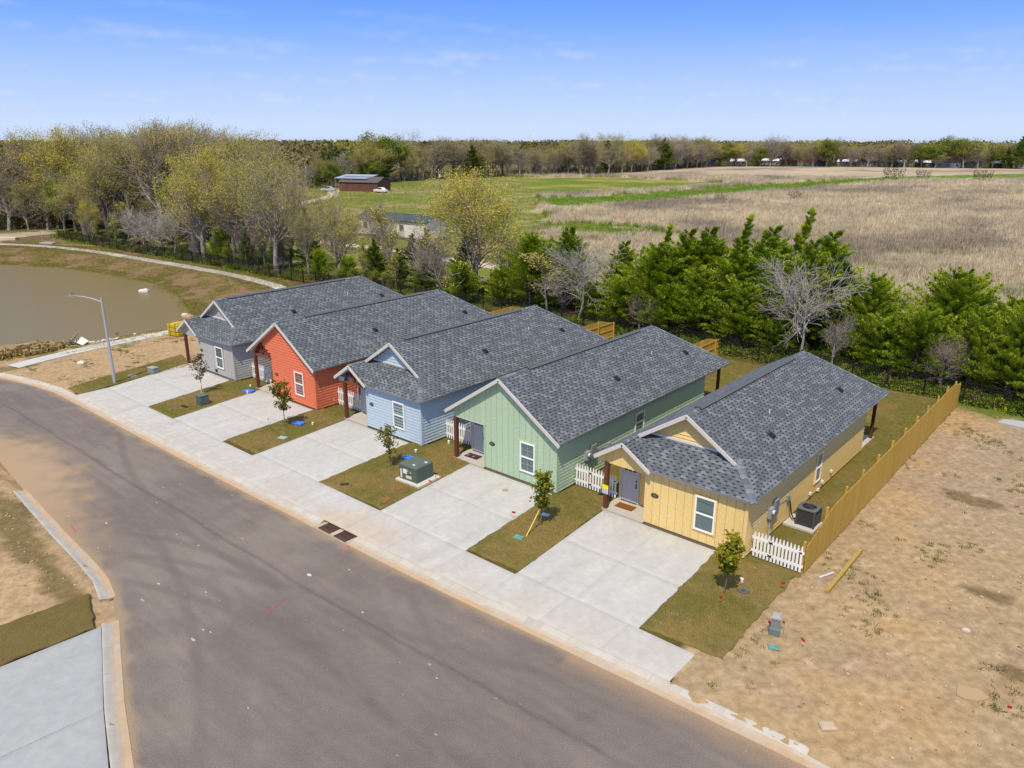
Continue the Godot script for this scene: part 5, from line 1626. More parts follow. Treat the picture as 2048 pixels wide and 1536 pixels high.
func car(label: String, at: Vector3, turn: float, c: Color, truck := false) -> void:
	var o := thing("parked_car", label, "car", at, turn)
	var prof := [Vector2(-2.1, 0.35), Vector2(2.1, 0.35), Vector2(2.15, 0.75), Vector2(1.95, 0.92), Vector2(0.95, 1.0), Vector2(0.35, 1.46), Vector2(-0.9, 1.5), Vector2(-1.5, 1.05), Vector2(-2.1, 0.98)]
	if truck: prof = [Vector2(-2.5, 0.45), Vector2(2.5, 0.45), Vector2(2.5, 1.0), Vector2(1.4, 1.12), Vector2(0.8, 1.75), Vector2(-0.5, 1.78), Vector2(-0.7, 1.15), Vector2(-2.5, 1.12)]
	var m := MB.new()
	m.slab(PackedVector2Array(prof), Vector3(0, 0, -0.85), Vector3.RIGHT, Vector3.UP, Vector3(0, 0, 1.7), c)
	part(o, "body", m.mesh(), vm("carpaint", 0.3))
	for s in [-1.0, 1.0]:
		m = MB.new()
		var g := PackedVector2Array([Vector2(0.75, 1.05), Vector2(0.28, 1.4), Vector2(-0.85, 1.42), Vector2(-1.3, 1.08)]) if not truck else PackedVector2Array([Vector2(1.1, 1.2), Vector2(0.72, 1.66), Vector2(-0.45, 1.68), Vector2(-0.55, 1.2)])
		m.slab(g, Vector3(0, 0, s * 0.851), Vector3.RIGHT, Vector3.UP, Vector3(0, 0, s * 0.012), Color(0.02, 0.025, 0.03))
		part(o, "side_window", m.mesh(), vm("darkglass"))
		for x in [-1.35, 1.35]:
			m = MB.new(); m.tube(Vector3(x, 0.33, s * 0.7), Vector3(x, 0.33, s * 0.9), 0.33, 0.33, 14, Color(0.02, 0.02, 0.02), true); m.tube(Vector3(x, 0.33, s * 0.88), Vector3(x, 0.33, s * 0.915), 0.19, 0.19, 10, Color(0.4, 0.4, 0.42), true)
			part(o, "wheel", m.mesh(), vm("vinyl"))

func pole(label: String, at: Vector3, h: float) -> void:
	var o := thing("utility_pole", label, "utility pole", at)
	var m := MB.new(); m.tube(Vector3.ZERO, Vector3(0, h, 0), 0.16, 0.1, 7, Color(0.3, 0.26, 0.22), true)
	part(o, "shaft", m.mesh(), vm("plain"))
	m = MB.new(); m.box(Vector3(0, h - 0.7, 0), Vector3(2.2, 0.1, 0.1), Color(0.3, 0.26, 0.22)); m.tube(Vector3(0.3, h - 2.0, 0), Vector3(0.3, h - 1.2, 0), 0.22, 0.22, 8, Color(0.6, 0.62, 0.64), true)
	part(o, "crossarm", m.mesh(), vm("plain"))

func build_far() -> void:
	# the white mobile home and the long gravel drive before it
	var t := far_house("mobile_home", "long white mobile home with a dark roof on the meadow behind the trees", Vector3(-97.0, 0.5, -65.6), 0.10, 17.0, 5.2, 2.9, Color(0.66, 0.63, 0.64), Color(0.055, 0.075, 0.09), 0.35, 0, "", "mobile home")
	for x in [2.6, -6.5]:
		var w := MB.new(); w.bx(Vector3(x - 0.5, 1.1, 2.61), Vector3(x + 0.5, 2.2, 2.66), Color(0.08, 0.1, 0.11))
		part(t, "window", w.mesh(), vm("darkglass"))
	var m := MB.new(); m.bx(Vector3(-8.4, -0.5, -2.5), Vector3(8.4, 0.0, 2.5), Color(0.14, 0.1, 0.07)); part(t, "skirting", m.mesh(), vm("plain"))
	m = MB.new(); m.bx(Vector3(-8.55, 2.78, 2.6), Vector3(8.55, 2.95, 2.75), Color(0.75, 0.75, 0.75)); part(t, "eave_trim", m.mesh(), vm("vinyl"))
	# gravel tracks
	track(pv([-118, -55, -104, -52.4, -93, -52.8, -82, -52.4, -70, -52.0, -60, -51.5, -52, -48.5, -44, -45]), 1.5, "gravel_track", "pale gravel track in front of the mobile home")
	track(pv([-150, -64, -159, -73.3, -169, -86.7, -178, -100.6, -192, -119.4, -206, -131, -218, -141]), 1.9, "gravel_track", "pale gravel drive winding to the barn house")
	# barn house with carport, trucks and clutter
	var b := far_house("barn_house", "low red brown house with a metal carport roof far across the meadow", Vector3(-205, 0, -144), 0.35, 15, 9, 3.1, Color(0.14, 0.065, 0.05), Color(0.1, 0.09, 0.09), 0.35, 3)
	m = MB.new(); m.box(Vector3(-4.0, 4.7, -1.0), Vector3(13, 0.15, 8), Color(0.55, 0.6, 0.66), Basis(Vector3.RIGHT, 0.12)); part(b, "carport_roof", m.mesh(), vm("tin", 0.35, null, 1, null, 1, 0.6))
	for x in [-10.0, -7.0, -3.5]:
		m = MB.new(); m.bx(Vector3(x - 0.1, 0, 2.8), Vector3(x + 0.1, 4.4, 3.0), Color(0.3, 0.18, 0.1)); part(b, "carport_post", m.mesh(), vm("plain"))
	car("pale blue grey pickup parked by the carport", Vector3(-211, 0, -133), 0.5, Color(0.4, 0.48, 0.55), true)
	car("dark parked car beside the barn house carport", Vector3(-216, 0, -136), 0.3, Color(0.03, 0.035, 0.04))
	car("white pickup parked right of the barn house", Vector3(-193, 0, -141), 0.2, Color(0.7, 0.7, 0.7), true)
	far_house("brick_house", "red brick house half hidden in the woods behind the pond", Vector3(-196, 0, -58), 0.9, 12, 8, 3.2, Color(0.24, 0.07, 0.05), Color(0.45, 0.42, 0.46), 0.5, 2)
	far_house("shed", "rusty red shed beyond the half-budded trees on the meadow", Vector3(-196, 0, -104), 0.5, 6, 4, 2.4, Color(0.22, 0.08, 0.05), Color(0.2, 0.15, 0.12), 0.4, 1, "", "shed")
	pole("wooden power pole left of the barn house", Vector3(-228, 0, -136), 9.0)
	pole("wooden power pole at the edge of the mown green field", Vector3(-141, 0, -118), 9.5)
	# lone dark bushes along the field ditch
	var bsh := leafclump(420, 1.9, 2.6, 0.3, 480, Color(0.13, 0.115, 0.075))
	for q in [[-84.8, -332.0, 2.0, "largest dark bush beside the green field ditch, left of the other bushes there"], [-78.6, -355.0, 1.5, "middle dark bush of the three beyond the green field ditch"], [-54.0, -346.0, 1.8, "rightmost dark bush beside the green field ditch"], [-75.5, -200.0, 1.0, "small green bush in the middle of the tan field"], [-89.6, -180.0, 0.8, "smallest dark bush in the tan field, nearest to the cedars"]]:
		var o := solo("field_bush", bsh, leafmat("bushleaf"), q[3], "bush", "", Vector3(q[0], 0, q[1]))
		o.scale = Vector3.ONE * q[2]
	# low white roofs and sheds under the far tree line
	var spots := [[-233, -436, 14, 1], [-221, -452, 12, 2], [-206, -470, 18, 0], [-190, -468, 15, 3], [-176, -474, 18, 3], [-160, -480, 15, 0], [-146, -487, 13, 1], [-133, -492, 16, 0], [-118, -497, 14, 2], [-104, -502, 18, 0], [-92, -506, 13, 1], [-78, -510, 16, 2], [-64, -514, 14, 0], [-52, -518, 16, 1]]
	var walls := [Color(0.62, 0.64, 0.66), Color(0.45, 0.47, 0.42), Color(0.2, 0.22, 0.24), Color(0.35, 0.48, 0.36)]
	var roofs := [Color(0.7, 0.72, 0.75), Color(0.12, 0.13, 0.15), Color(0.62, 0.66, 0.7), Color(0.32, 0.07, 0.06)]
	var words := ["white walled house with pale roof", "grey green house with dark roof", "dark walled house with pale roof", "green walled house with red roof"]
	var ord := ["first", "second", "third", "fourth", "fifth", "sixth", "seventh", "eighth", "ninth", "tenth", "eleventh", "twelfth", "thirteenth", "last"]
	for k in spots.size():
		var s: Array = spots[k]
		far_house("far_house", "%s under far trees, %s house from the left" % [words[s[3]], ord[k]], Vector3(s[0], 0, s[1] - 15.0 - 5.0 * (k % 3)), 0.3 + 0.2 * sin(k * 2.1), s[2] * 0.75, 7, 2.7, walls[s[3]], roofs[s[3]], 0.4, 3, "houses under the far tree line")
	# far town beyond the woods
	rng.seed = 301
	for k in 9:
		var a := 0.70 + 0.16 * (k / 8.0 - 0.5) * 2.0 + rng.randf_range(-0.015, 0.015)
		var dist := rng.randf_range(1500, 2300)
		far_house("distant_building", "pale distant building on the horizon, %s of the far town from the left" % ord[8 - k], Vector3(CAM.x - sin(a) * dist, -(dist - 640.0) * 0.0062, CAM.z - cos(a) * dist), a, rng.randf_range(7, 20), 14, rng.randf_range(11, 15), Color(0.55, 0.57, 0.6), Color(0.6, 0.6, 0.62), 0.1, 0, "pale buildings of the far town", "building")
	for q in [[0.690, 1300.0, 24.0, "left"], [0.603, 1300.0, 24.0, "right"]]:
		var o := thing("water_tower", "white water tower on the horizon, the %s one" % q[3], "water tower", Vector3(CAM.x - sin(q[0]) * q[1], 0, CAM.z - cos(q[0]) * q[1]))
		var w := MB.new(); w.tube(Vector3.ZERO, Vector3(0, q[2] - 5.0, 0), 1.0, 0.8, 8, Color(0.75, 0.76, 0.78)); part(o, "stem", w.mesh(), vm("plain"))
		w = MB.new(); w.tube(Vector3(0, q[2] - 6.0, 0), Vector3(0, q[2] - 3.5, 0), 0.9, 2.4, 12, Color(0.78, 0.79, 0.8), true); w.tube(Vector3(0, q[2] - 3.5, 0), Vector3(0, q[2] - 1.0, 0), 2.4, 1.4, 12, Color(0.78, 0.79, 0.8), true)
		part(o, "tank", w.mesh(), vm("plain"))

func track(l: PackedVector2Array, hw: float, called: String, label: String) -> void:
	var crv := Curve3D.new()
	for i in l.size():
		var t := (l[mini(i + 1, l.size() - 1)] - l[maxi(i - 1, 0)]) * 0.16
		crv.add_point(Vector3(l[i].x, 0, l[i].y), -Vector3(t.x, 0, t.y), Vector3(t.x, 0, t.y))
	var L := crv.get_baked_length()
	var us := PackedFloat32Array(); var ts := PackedFloat32Array()
	for k in 9: us.append(-1.0 + k * 0.25)
	for k in int(L / 0.8): ts.append(k * 0.8)
	var hf := func(u, t):
		var p := crv.sample_baked(t)
		var d := (crv.sample_baked(minf(t + 0.3, L)) - crv.sample_baked(maxf(t - 0.3, 0))).normalized()
		var w := hw * (1.0 + 0.25 * fn(t, u * 3.0, 0.3))
		var q: Vector3 = p + Vector3(d.z, 0, -d.x) * u * w
		return Vector3(q.x, 0.18 - 0.16 * u * u, q.z)
	struct(called, sheet(us, ts, hf, func(x, z): return Color(0.62, 0.53, 0.43) * (1.0 + 0.14 * fn(x, z, 0.7) + 0.1 * fn(x, z, 2.0))), vm("soil"), label)

# ---------------------------------------------------------------- ground cover, past counting
func blades(n: int, h: float, spread: float, w: float, lean: float, seed_: int) -> ArrayMesh:
	rng.seed = seed_
	var m := MB.new()
	for k in n:
		var p := Vector3(rng.randf_range(-spread, spread), 0, rng.randf_range(-spread, spread))
		var a := rng.randf() * TAU
		var s := Vector3(cos(a), 0, sin(a)) * w
		var tip := p + Vector3(rng.randf_range(-1, 1) * lean, h * rng.randf_range(0.6, 1.1), rng.randf_range(-1, 1) * lean)
		m.tri(p - s, tip, p + s, Color.WHITE)
	return m.mesh()

func leafclump(n: int, r: float, h: float, size: float, seed_: int, tone := Color.WHITE) -> ArrayMesh:
	rng.seed = seed_
	var m := MB.new()
	for k in n:
		var c := Vector3(rng.randf_range(-r, r), rng.randf_range(0.0, h), rng.randf_range(-r, r))
		var a := rv().normalized(); var b := a.cross(rv()).normalized()
		m.tri(c - a * size * 0.5, c + b * size * 0.7, c + a * size * 0.5, tone)
	return m.mesh()

func build_cover() -> void:
	var fm := leafmat("straw")
	# tall dry grass in the field and meadow
	var g := blades(9, 0.75, 0.28, 0.035, 0.28, 501)
	rng.seed = 502
	var xf := []; var cs := []
	while xf.size() < 150000:
		var dist := 55.0 + 330.0 * pow(rng.randf(), 1.7)
		var a := rng.randf_range(-0.02, 1.02)
		var x := CAM.x - sin(a) * dist; var z := CAM.z - cos(a) * dist
		if z > -36 or (x < -112 and z > -60): continue
		var p := Vector2(x, z)
		if inb(p, Z_WOODS) or inb(p, Z_GREEN1): continue
		var mead := inb(p, Z_MEADOW)
		if mead and rng.randf() < 0.8: continue
		if absf(z + 52.3) < 2.2 and x > -120 and x < -44: continue
		if x < -86.0 and x > -107 and z < -61 and z > -70: continue
		var low := 1.0
		if inb(p, Z_DITCH) or inb(p, Z_WEDGE) or mead: low = 0.45
		var s := rng.randf_range(0.6, 1.25) * (1.0 + dist / 260.0) * low
		if fn(x, z, 0.06) < -0.25: s *= 0.7
		xf.append(Transform3D(Basis(Vector3.UP, rng.randf() * TAU).scaled(Vector3(s, s * rng.randf_range(0.7, 1.1), s)), Vector3(x, hgt(x, z) - 0.05, z)))
		var c := gcol(x, z) * rng.randf_range(0.95, 1.5)
		cs.append(Color(c.r, c.g * 1.01, c.b * (1.12 if c.b > 0.1 else 1.0)))
	multi(self, "dry_grass", g, fm, xf, cs, "tall dry straw-coloured grass of the field", "grass")
	# green ground plants and litter behind the iron fence
	var lc := leafclump(26, 0.4, 0.5, 0.17, 503)
	xf = []; cs = []
	rng.seed = 504
	while xf.size() < 9000:
		var x := rng.randf_range(-150, 14)
		var z := tab(fence_line, x) - rng.randf_range(0.3, 13.0) * rng.randf()
		var n := fn(x, z, 0.2) + (0.35 if x > -22 else -0.05)
		if n < -0.1 + rng.randf() * 0.3: continue
		var s := rng.randf_range(0.35, 1.15)
		xf.append(Transform3D(Basis(Vector3.UP, rng.randf() * TAU).scaled(Vector3(s, s * rng.randf_range(0.6, 1.3), s)), Vector3(x, hgt(x, z) - 0.03, z)))
		var t := rng.randf()
		cs.append(vary(Color(0.13, 0.22, 0.012) if t < 0.55 else (Color(0.22, 0.27, 0.02) if t < 0.75 else Color(0.24, 0.18, 0.1)), 0.25))
	multi(self, "undergrowth", lc, leafmat("weed"), xf, cs, "bright green weeds and leaf litter under the trees behind the iron fence", "undergrowth")
	# brush at the foot of the woods
	var br := leafclump(60, 1.6, 3.4, 0.42, 505)
	xf = []; cs = []
	rng.seed = 506
	var edge := pv([-178, 24, -166, -20.9, -158, -29, -226, -100, -246, -213, -232, -262, -214, -292, -219, -370, -222, -441, -180, -479, -130, -500, -64, -525, -20, -535, 30, -545])
	for i in edge.size() - 1:
		var a := edge[i]; var b := edge[i + 1]
		var ln := a.distance_to(b)
		var d := (b - a).normalized(); var nrm := Vector2(d.y, -d.x)
		if nrm.dot(a - Vector2(CAM.x, CAM.z)) < 0: nrm = -nrm
		for k in int(ln * 2.6):
			var p := a + d * rng.randf() * ln + nrm * (rng.randf() * 26.0 - 1.0)
			var s := rng.randf_range(0.5, 1.2)
			xf.append(Transform3D(Basis(Vector3.UP, rng.randf() * TAU).scaled(Vector3(s, s, s)), Vector3(p.x, -0.2, p.y)))
			var t := rng.randf()
			cs.append(vary(Color(0.10, 0.085, 0.06) if t < 0.6 else (Color(0.07, 0.09, 0.02) if t < 0.85 else Color(0.17, 0.15, 0.04)), 0.25))
	multi(self, "brush", br, leafmat("weed"), xf, cs, "brown brush and brambles at the foot of the woods", "brush")
	# the woods farther back, one mass of crowns out to the horizon
	var cr := leafclump(260, 4.2, 8.0, 1.1, 507)
	xf = []; cs = []
	rng.seed = 508
	while xf.size() < 16000:
		var a := rng.randf_range(-0.2, 1.75)
		var dist := 255.0 + 3200.0 * pow(rng.randf(), 1.6)
		var x := CAM.x - sin(a) * dist; var z := CAM.z - cos(a) * dist
		if not inb(Vector2(x, z), Z_WOODS) and dist < 900: continue
		if dist < 570 and a < 0.92: continue
		if a < 0.7 and dist < 640: continue
		var hs := rng.randf_range(0.6, 1.75)
		if dist > 800: hs *= 0.92
		var s := rng.randf_range(0.9, 1.5) * (1.0 + dist / 1800.0)
		xf.append(Transform3D(Basis(Vector3.UP, rng.randf() * TAU).scaled(Vector3(s, hs, s)), Vector3(x, hgt(x, z) + 2.0, z)))
		var t := rng.randf()
		cs.append(vary(Color(0.20, 0.16, 0.10) if t < 0.45 else (Color(0.24, 0.21, 0.04) if t < 0.8 else Color(0.07, 0.09, 0.025)), 0.25))
	multi(self, "distant_woods", cr, leafmat("weed"), xf, cs, "distant mixed woods stretching to the horizon", "woods")
	# short grass on the lawns and the pond bank
	var sg := blades(7, 0.07, 0.09, 0.009, 0.04, 509)
	xf = []; cs = []
	rng.seed = 510
	while xf.size() < 70000:
		var x: float; var z: float
		var t := rng.randf()
		if t < 0.72:
			x = rng.randf_range(-49.5, 2.3); z = rng.randf_range(-29.0, 9.6)
			var on := false
			if z < 0.0: on = not (fmod(x * -1.0 + 0.0, 9.99) < 7.4 and z > -18.9)
			else:
				for q in [[-0.75, 2.25, 6.7], [-9.6, -6.9, 7.0], [-20.4, -15.8, 7.1], [-29.8, -26.7, 7.3], [-39.3, -36.2, 7.7], [-49.2, -46.2, 9.6]]:
					if x > q[0] - 0.05 * (7.0 - z) and x < q[1] - 0.07 * (7.0 - z) and z < q[2]: on = true
			if not on: continue
		else:
			x = rng.randf_range(-140, -58); z = rng.randf_range(-25, 8)
			var pd := pond_d(x, z)
			if pd < 0.2 or pd > 14 or fn(x + 40, z, 0.13) > 0.15: continue
		var c := lawn_col(x, z) * rng.randf_range(0.9, 1.7)
		var s := rng.randf_range(0.6, 1.2) * (1.0 if x > -56 else 2.2)
		var y := 0.085 if z > 0.2 and x > -52 else (0.03 if x > -56 else hgt(x, z))
		xf.append(Transform3D(Basis(Vector3.UP, rng.randf() * TAU).scaled(Vector3.ONE * s), Vector3(x, y, z)))
		cs.append(Color(c.r, c.g, c.b))
	multi(self, "lawn_grass", sg, leafmat("straw"), xf, cs, "short olive lawn grass round the cottages and pond", "grass")
	# weeds on the bare lots
	var wd := blades(12, 0.16, 0.14, 0.02, 0.12, 511)
	xf = []; cs = []
	rng.seed = 512
	while xf.size() < 1500:
		var x := rng.randf_range(2.6, 20); var z := rng.randf_range(-28, 14)
		if rng.randf() < 0.25: x = rng.randf_range(-57, -46.5); z = rng.randf_range(-8, 10)
		var n := fn(x + 11, z, 0.22)
		if n < 0.22 + rng.randf() * 0.25: continue
		if road_in(x, z, 0.8): continue
		var s := rng.randf_range(0.25, 0.95)
		xf.append(Transform3D(Basis(Vector3.UP, rng.randf() * TAU).scaled(Vector3.ONE * s), Vector3(x, hgt(x, z), z)))
		cs.append(vary(Color(0.11, 0.14, 0.025) if rng.randf() < 0.7 else Color(0.26, 0.21, 0.08), 0.2))
	multi(self, "weeds", wd, leafmat("weed"), xf, cs, "scattered small weeds on the bare lots", "weeds")
	# clods and pebbles on the bare soil and in the street
	var cb := MB.new()
	cb.tube(Vector3(0, 0, 0), Vector3(0.01, 0.03, 0), 0.055, 0.035, 6, Color.WHITE, true)
	xf = []; cs = []
	rng.seed = 513
	while xf.size() < 14000:
		var x: float; var z: float
		var t := rng.randf()
		if t < 0.6: x = rng.randf_range(2.4, 22); z = rng.randf_range(-28, 15)
		elif t < 0.8: x = rng.randf_range(-58, -46); z = rng.randf_range(-8, 11)
		else: x = rng.randf_range(-42, -17); z = rng.randf_range(17.5, 24)
		var inroad := road_in(x, z, 0.5)
		if inroad: continue
		var s := 0.2 + 0.9 * pow(rng.randf(), 4.0)
		xf.append(Transform3D(Basis(Vector3.UP, rng.randf() * TAU).scaled(Vector3(s * rng.randf_range(0.8, 1.8), s, s)), Vector3(x, hgt(x, z) - 0.005, z)))
		cs.append(vary(DIRT * (1.1 if rng.randf() < 0.75 else 0.62), 0.2))
	multi(self, "clods", cb.mesh(), vm("plain"), xf, cs, "small clods of earth on the bare soil", "soil clods")
	var mud := MB.new()
	mud.tube(Vector3(0, -0.01, 0), Vector3(0, 0.006, 0), 0.09, 0.07, 7, Color.WHITE, true)
	xf = []; cs = []
	rng.seed = 514
	while xf.size() < 240:
		var x := rng.randf_range(-30, 8); var z := rng.randf_range(10, 30)
		if x > -12 and rng.randf() < 0.3: continue
		if not road_in(x, z, -0.5): continue
		if fn(x, z, 0.25) < -0.1: continue
		var tt := (z - tab(zr_tab, x)) / (tab(zl_tab, x) - tab(zr_tab, x))
		var s := 0.12 + 0.9 * pow(rng.randf(), 6.0)
		xf.append(Transform3D(Basis(Vector3.UP, rng.randf_range(-0.6, 0.6)).scaled(Vector3(s * rng.randf_range(1.0, 2.6), 1, s * rng.randf_range(0.6, 1.2))), Vector3(x, -0.14 + 0.06 * sin(PI * tt), z)))
		cs.append(vary(Color(0.33, 0.27, 0.215) if rng.randf() < 0.8 else Color(0.45, 0.4, 0.34), 0.2))
	multi(self, "dried_mud", mud.mesh(), vm("plain"), xf, cs, "pale crumbs of dried mud on the street", "mud")

# ---------------------------------------------------------------- small things
func young_tree(label: String, at: Vector3, h: float, r: float, dens: int, cols: Array, lean: float, seed_: int) -> void:
	rng.seed = seed_
	var o := thing("young_tree", label, "young tree", at)
	var m := MB.new()
	var bark := Color(0.24, 0.20, 0.16)
	var tips := []
	var prev := Vector3.ZERO
	for k in 6:
		var f := (k + 1) / 6.0
		var p := Vector3(lean * f + rng.randf_range(-0.03, 0.03), h * f, rng.randf_range(-0.03, 0.03))
		m.tube(prev, p, 0.034 * (1.05 - k / 6.0), 0.034 * (1.05 - f), 6, bark)
		prev = p
	for k in 34:
		var f := lerpf(0.36, 0.98, (k + rng.randf()) / 34.0)
		var b := Vector3(lean * f, h * f, 0)
		var az := rng.randf() * TAU
		var prof := sin(PI * clampf((f - 0.28) / 0.78, 0, 1))
		var e := b + Vector3(cos(az), rng.randf_range(0.3, 0.9), sin(az)).normalized() * r * (0.35 + 0.8 * prof) * rng.randf_range(0.7, 1.2)
		m.tube(b, e, 0.010, 0.005, 3, bark)
		for q in 3: tips.append(b.lerp(e, 0.4 + 0.3 * q))
	part(o, "trunk", m.mesh(), vm("bark", 0.9))
	part(o, "crown", leaves(tips, dens, 0.13, 0.115, cols).mesh(), leafmat("leaf"))

func flag(label: String, at: Vector3, group := "red marking flags") -> void:
	var o := thing("marking_flag", label, "marking flag", at, rng.randf() * TAU, group)
	var m := MB.new(); m.tube(Vector3.ZERO, Vector3(0.02, 0.42, 0), 0.006, 0.006, 4, Color(0.3, 0.3, 0.3), true)
	part(o, "wire", m.mesh(), vm("plain"))
	m = MB.new()
	m.quad(Vector3(0.02, 0.42, 0), Vector3(0.12, 0.40, 0.03), Vector3(0.13, 0.29, 0.02), Vector3(0.02, 0.31, 0), Color(0.62, 0.015, 0.02))
	m.quad(Vector3(0.12, 0.40, 0.03), Vector3(0.19, 0.37, -0.02), Vector3(0.19, 0.27, -0.02), Vector3(0.13, 0.29, 0.02), Color(0.62, 0.015, 0.02))
	part(o, "banner", m.mesh(), leafmat("cloth"))

func ac_unit(label: String, at: Vector3, full: bool) -> void:
	var o := thing("air_conditioner", label, "air conditioner", at)
	var m := MB.new(); m.chbox(Vector3(-0.2, -0.06, 0.05), Vector3(1.45, 0.17, 1.25), Color(0.5, 0.49, 0.47), 0.02)
	part(o, "concrete_pad", m.mesh(), concrete())
	m = MB.new()
	var g := Color(0.075, 0.08, 0.088)
	m.bx(Vector3(-0.4, 0.12, -0.4), Vector3(0.4, 0.92, 0.4), Color(0.02, 0.02, 0.022))
	for sx in [-1.0, 1.0]:
		for sz in [-1.0, 1.0]: m.box(Vector3(sx * 0.41, 0.52, sz * 0.41), Vector3(0.08, 0.82, 0.08), g)
	part(o, "body", m.mesh(), vm("vinyl"))
	for s in 4:
		var b := Basis(Vector3.UP, s * PI / 2)
		for k in 15:
			m = MB.new(); m.box(b * Vector3(0, 0.17 + k * 0.05, 0.412), Vector3(0.74, 0.03, 0.014), g * 1.15, b * Basis(Vector3.RIGHT, 0.5))
			part(o, "louvre", m.mesh(), vm("vinyl"))
	m = MB.new()
	for k in 24:
		var a0 := TAU * k / 24.0; var a1 := TAU * (k + 1) / 24.0
		var sq := func(a: float, y: float) -> Vector3:
			var c := cos(a); var s := sin(a); var q := 0.46 / pow(pow(absf(c), 6) + pow(absf(s), 6), 1.0 / 6.0)
			return Vector3(c * q, y, s * q)
		m.quad(sq.call(a0, 0.98), Vector3(cos(a0), 1.0 / 0.33 * 0.33, sin(a0)) * Vector3(0.33, 1.0, 0.33), Vector3(cos(a1) * 0.33, 1.0, sin(a1) * 0.33), sq.call(a1, 0.98), g * 1.5)
		m.quad(sq.call(a0, 0.92), sq.call(a0, 0.98), sq.call(a1, 0.98), sq.call(a1, 0.92), g * 1.3)
	part(o, "top_cover", m.mesh(), vm("vinyl"))
	m = MB.new()
	for k in 5:
		var r := 0.06 + k * 0.065
		for q in 20: m.tube(Vector3(cos(TAU * q / 20.0) * r, 0.975, sin(TAU * q / 20.0) * r), Vector3(cos(TAU * (q + 1) / 20.0) * r, 0.975, sin(TAU * (q + 1) / 20.0) * r), 0.006, 0.006, 3, g)
	for k in 6: m.tube(Vector3(0, 0.97, 0), Vector3(cos(TAU * k / 6.0) * 0.33, 0.97, sin(TAU * k / 6.0) * 0.33), 0.007, 0.007, 3, g)
	part(o, "fan_guard", m.mesh(), vm("vinyl"))
	m = MB.new()
	for k in 3: m.box(Vector3(cos(TAU * k / 3.0) * 0.15, 0.93, sin(TAU * k / 3.0) * 0.15), Vector3(0.26, 0.01, 0.12), g * 0.7, Basis(Vector3.UP, -TAU * k / 3.0) * Basis(Vector3.RIGHT, 0.4))
	part(o, "fan", m.mesh(), vm("vinyl"))
	m = MB.new()
	var pts := [Vector3(-0.42, 0.35, 0.2), Vector3(-0.6, 0.25, 0.25), Vector3(-0.78, 0.45, 0.1), Vector3(-0.92, 0.9, 0.0), Vector3(-0.98, 1.25, 0.1)]
	for k in 4: m.tube(pts[k], pts[k + 1], 0.035, 0.035, 6, Color(0.025, 0.025, 0.028))
	part(o, "hose", m.mesh(), vm("vinyl"))

func meter(label: String, at: Vector3) -> void:
	var o := thing("electric_meter", label, "electric meter", at)
	var g := Color(0.27, 0.29, 0.30)
	var m := MB.new(); m.chbox(Vector3(0.12, 1.18, 0.0), Vector3(0.2, 0.5, 0.36), g, 0.02); part(o, "meter_box", m.mesh(), vm("vinyl"))
	m = MB.new(); m.tube(Vector3(0.21, 1.48, 0), Vector3(0.33, 1.48, 0), 0.11, 0.105, 14, Color(0.55, 0.58, 0.6), true); m.tube(Vector3(0.331, 1.48, 0), Vector3(0.335, 1.48, 0), 0.08, 0.08, 12, Color(0.08, 0.09, 0.09), true); part(o, "dial", m.mesh(), vm("vinyl"))
	m = MB.new(); m.tube(Vector3(0.12, 0.0, 0), Vector3(0.12, 1.2, 0), 0.045, 0.045, 8, Color(0.36, 0.38, 0.39)); m.tube(Vector3(0.12, 0.62, 0), Vector3(0.12, 0.72, 0), 0.055, 0.055, 8, Color(0.3, 0.31, 0.32), true); part(o, "conduit", m.mesh(), vm("vinyl"))
	m = MB.new(); m.chbox(Vector3(0.11, 1.12, -0.55), Vector3(0.17, 0.78, 0.44), g * 0.75, 0.02); part(o, "breaker_panel", m.mesh(), vm("vinyl"))
	m = MB.new(); m.chbox(Vector3(0.09, 1.2, -2.15), Vector3(0.12, 0.3, 0.2), g * 0.8, 0.02); m.tube(Vector3(0.05, 1.4, -0.8), Vector3(0.05, 1.32, -2.1), 0.018, 0.018, 5, g); part(o, "shut_off_box", m.mesh(), vm("vinyl"))

func lid(called: String, label: String, at: Vector3, s: Vector3, c: Color, turn := 0.0, cat := "utility cover") -> void:
	var o := thing(called, label, cat, at, turn)
	var m := MB.new(); m.chbox(Vector3.ZERO, s, c, 0.015); m.chbox(Vector3(0, s.y - 0.002, 0), Vector3(s.x * 0.8, 0.012, s.z * 0.75), c * 1.15, 0.006)
	part(o, "cover", m.mesh(), vm("vinyl"))
	m = MB.new(); m.box(Vector3(s.x * 0.22, s.y + 0.012, 0), Vector3(0.08, 0.01, 0.03), c * 0.4)
	part(o, "key_slot", m.mesh(), vm("plain"))

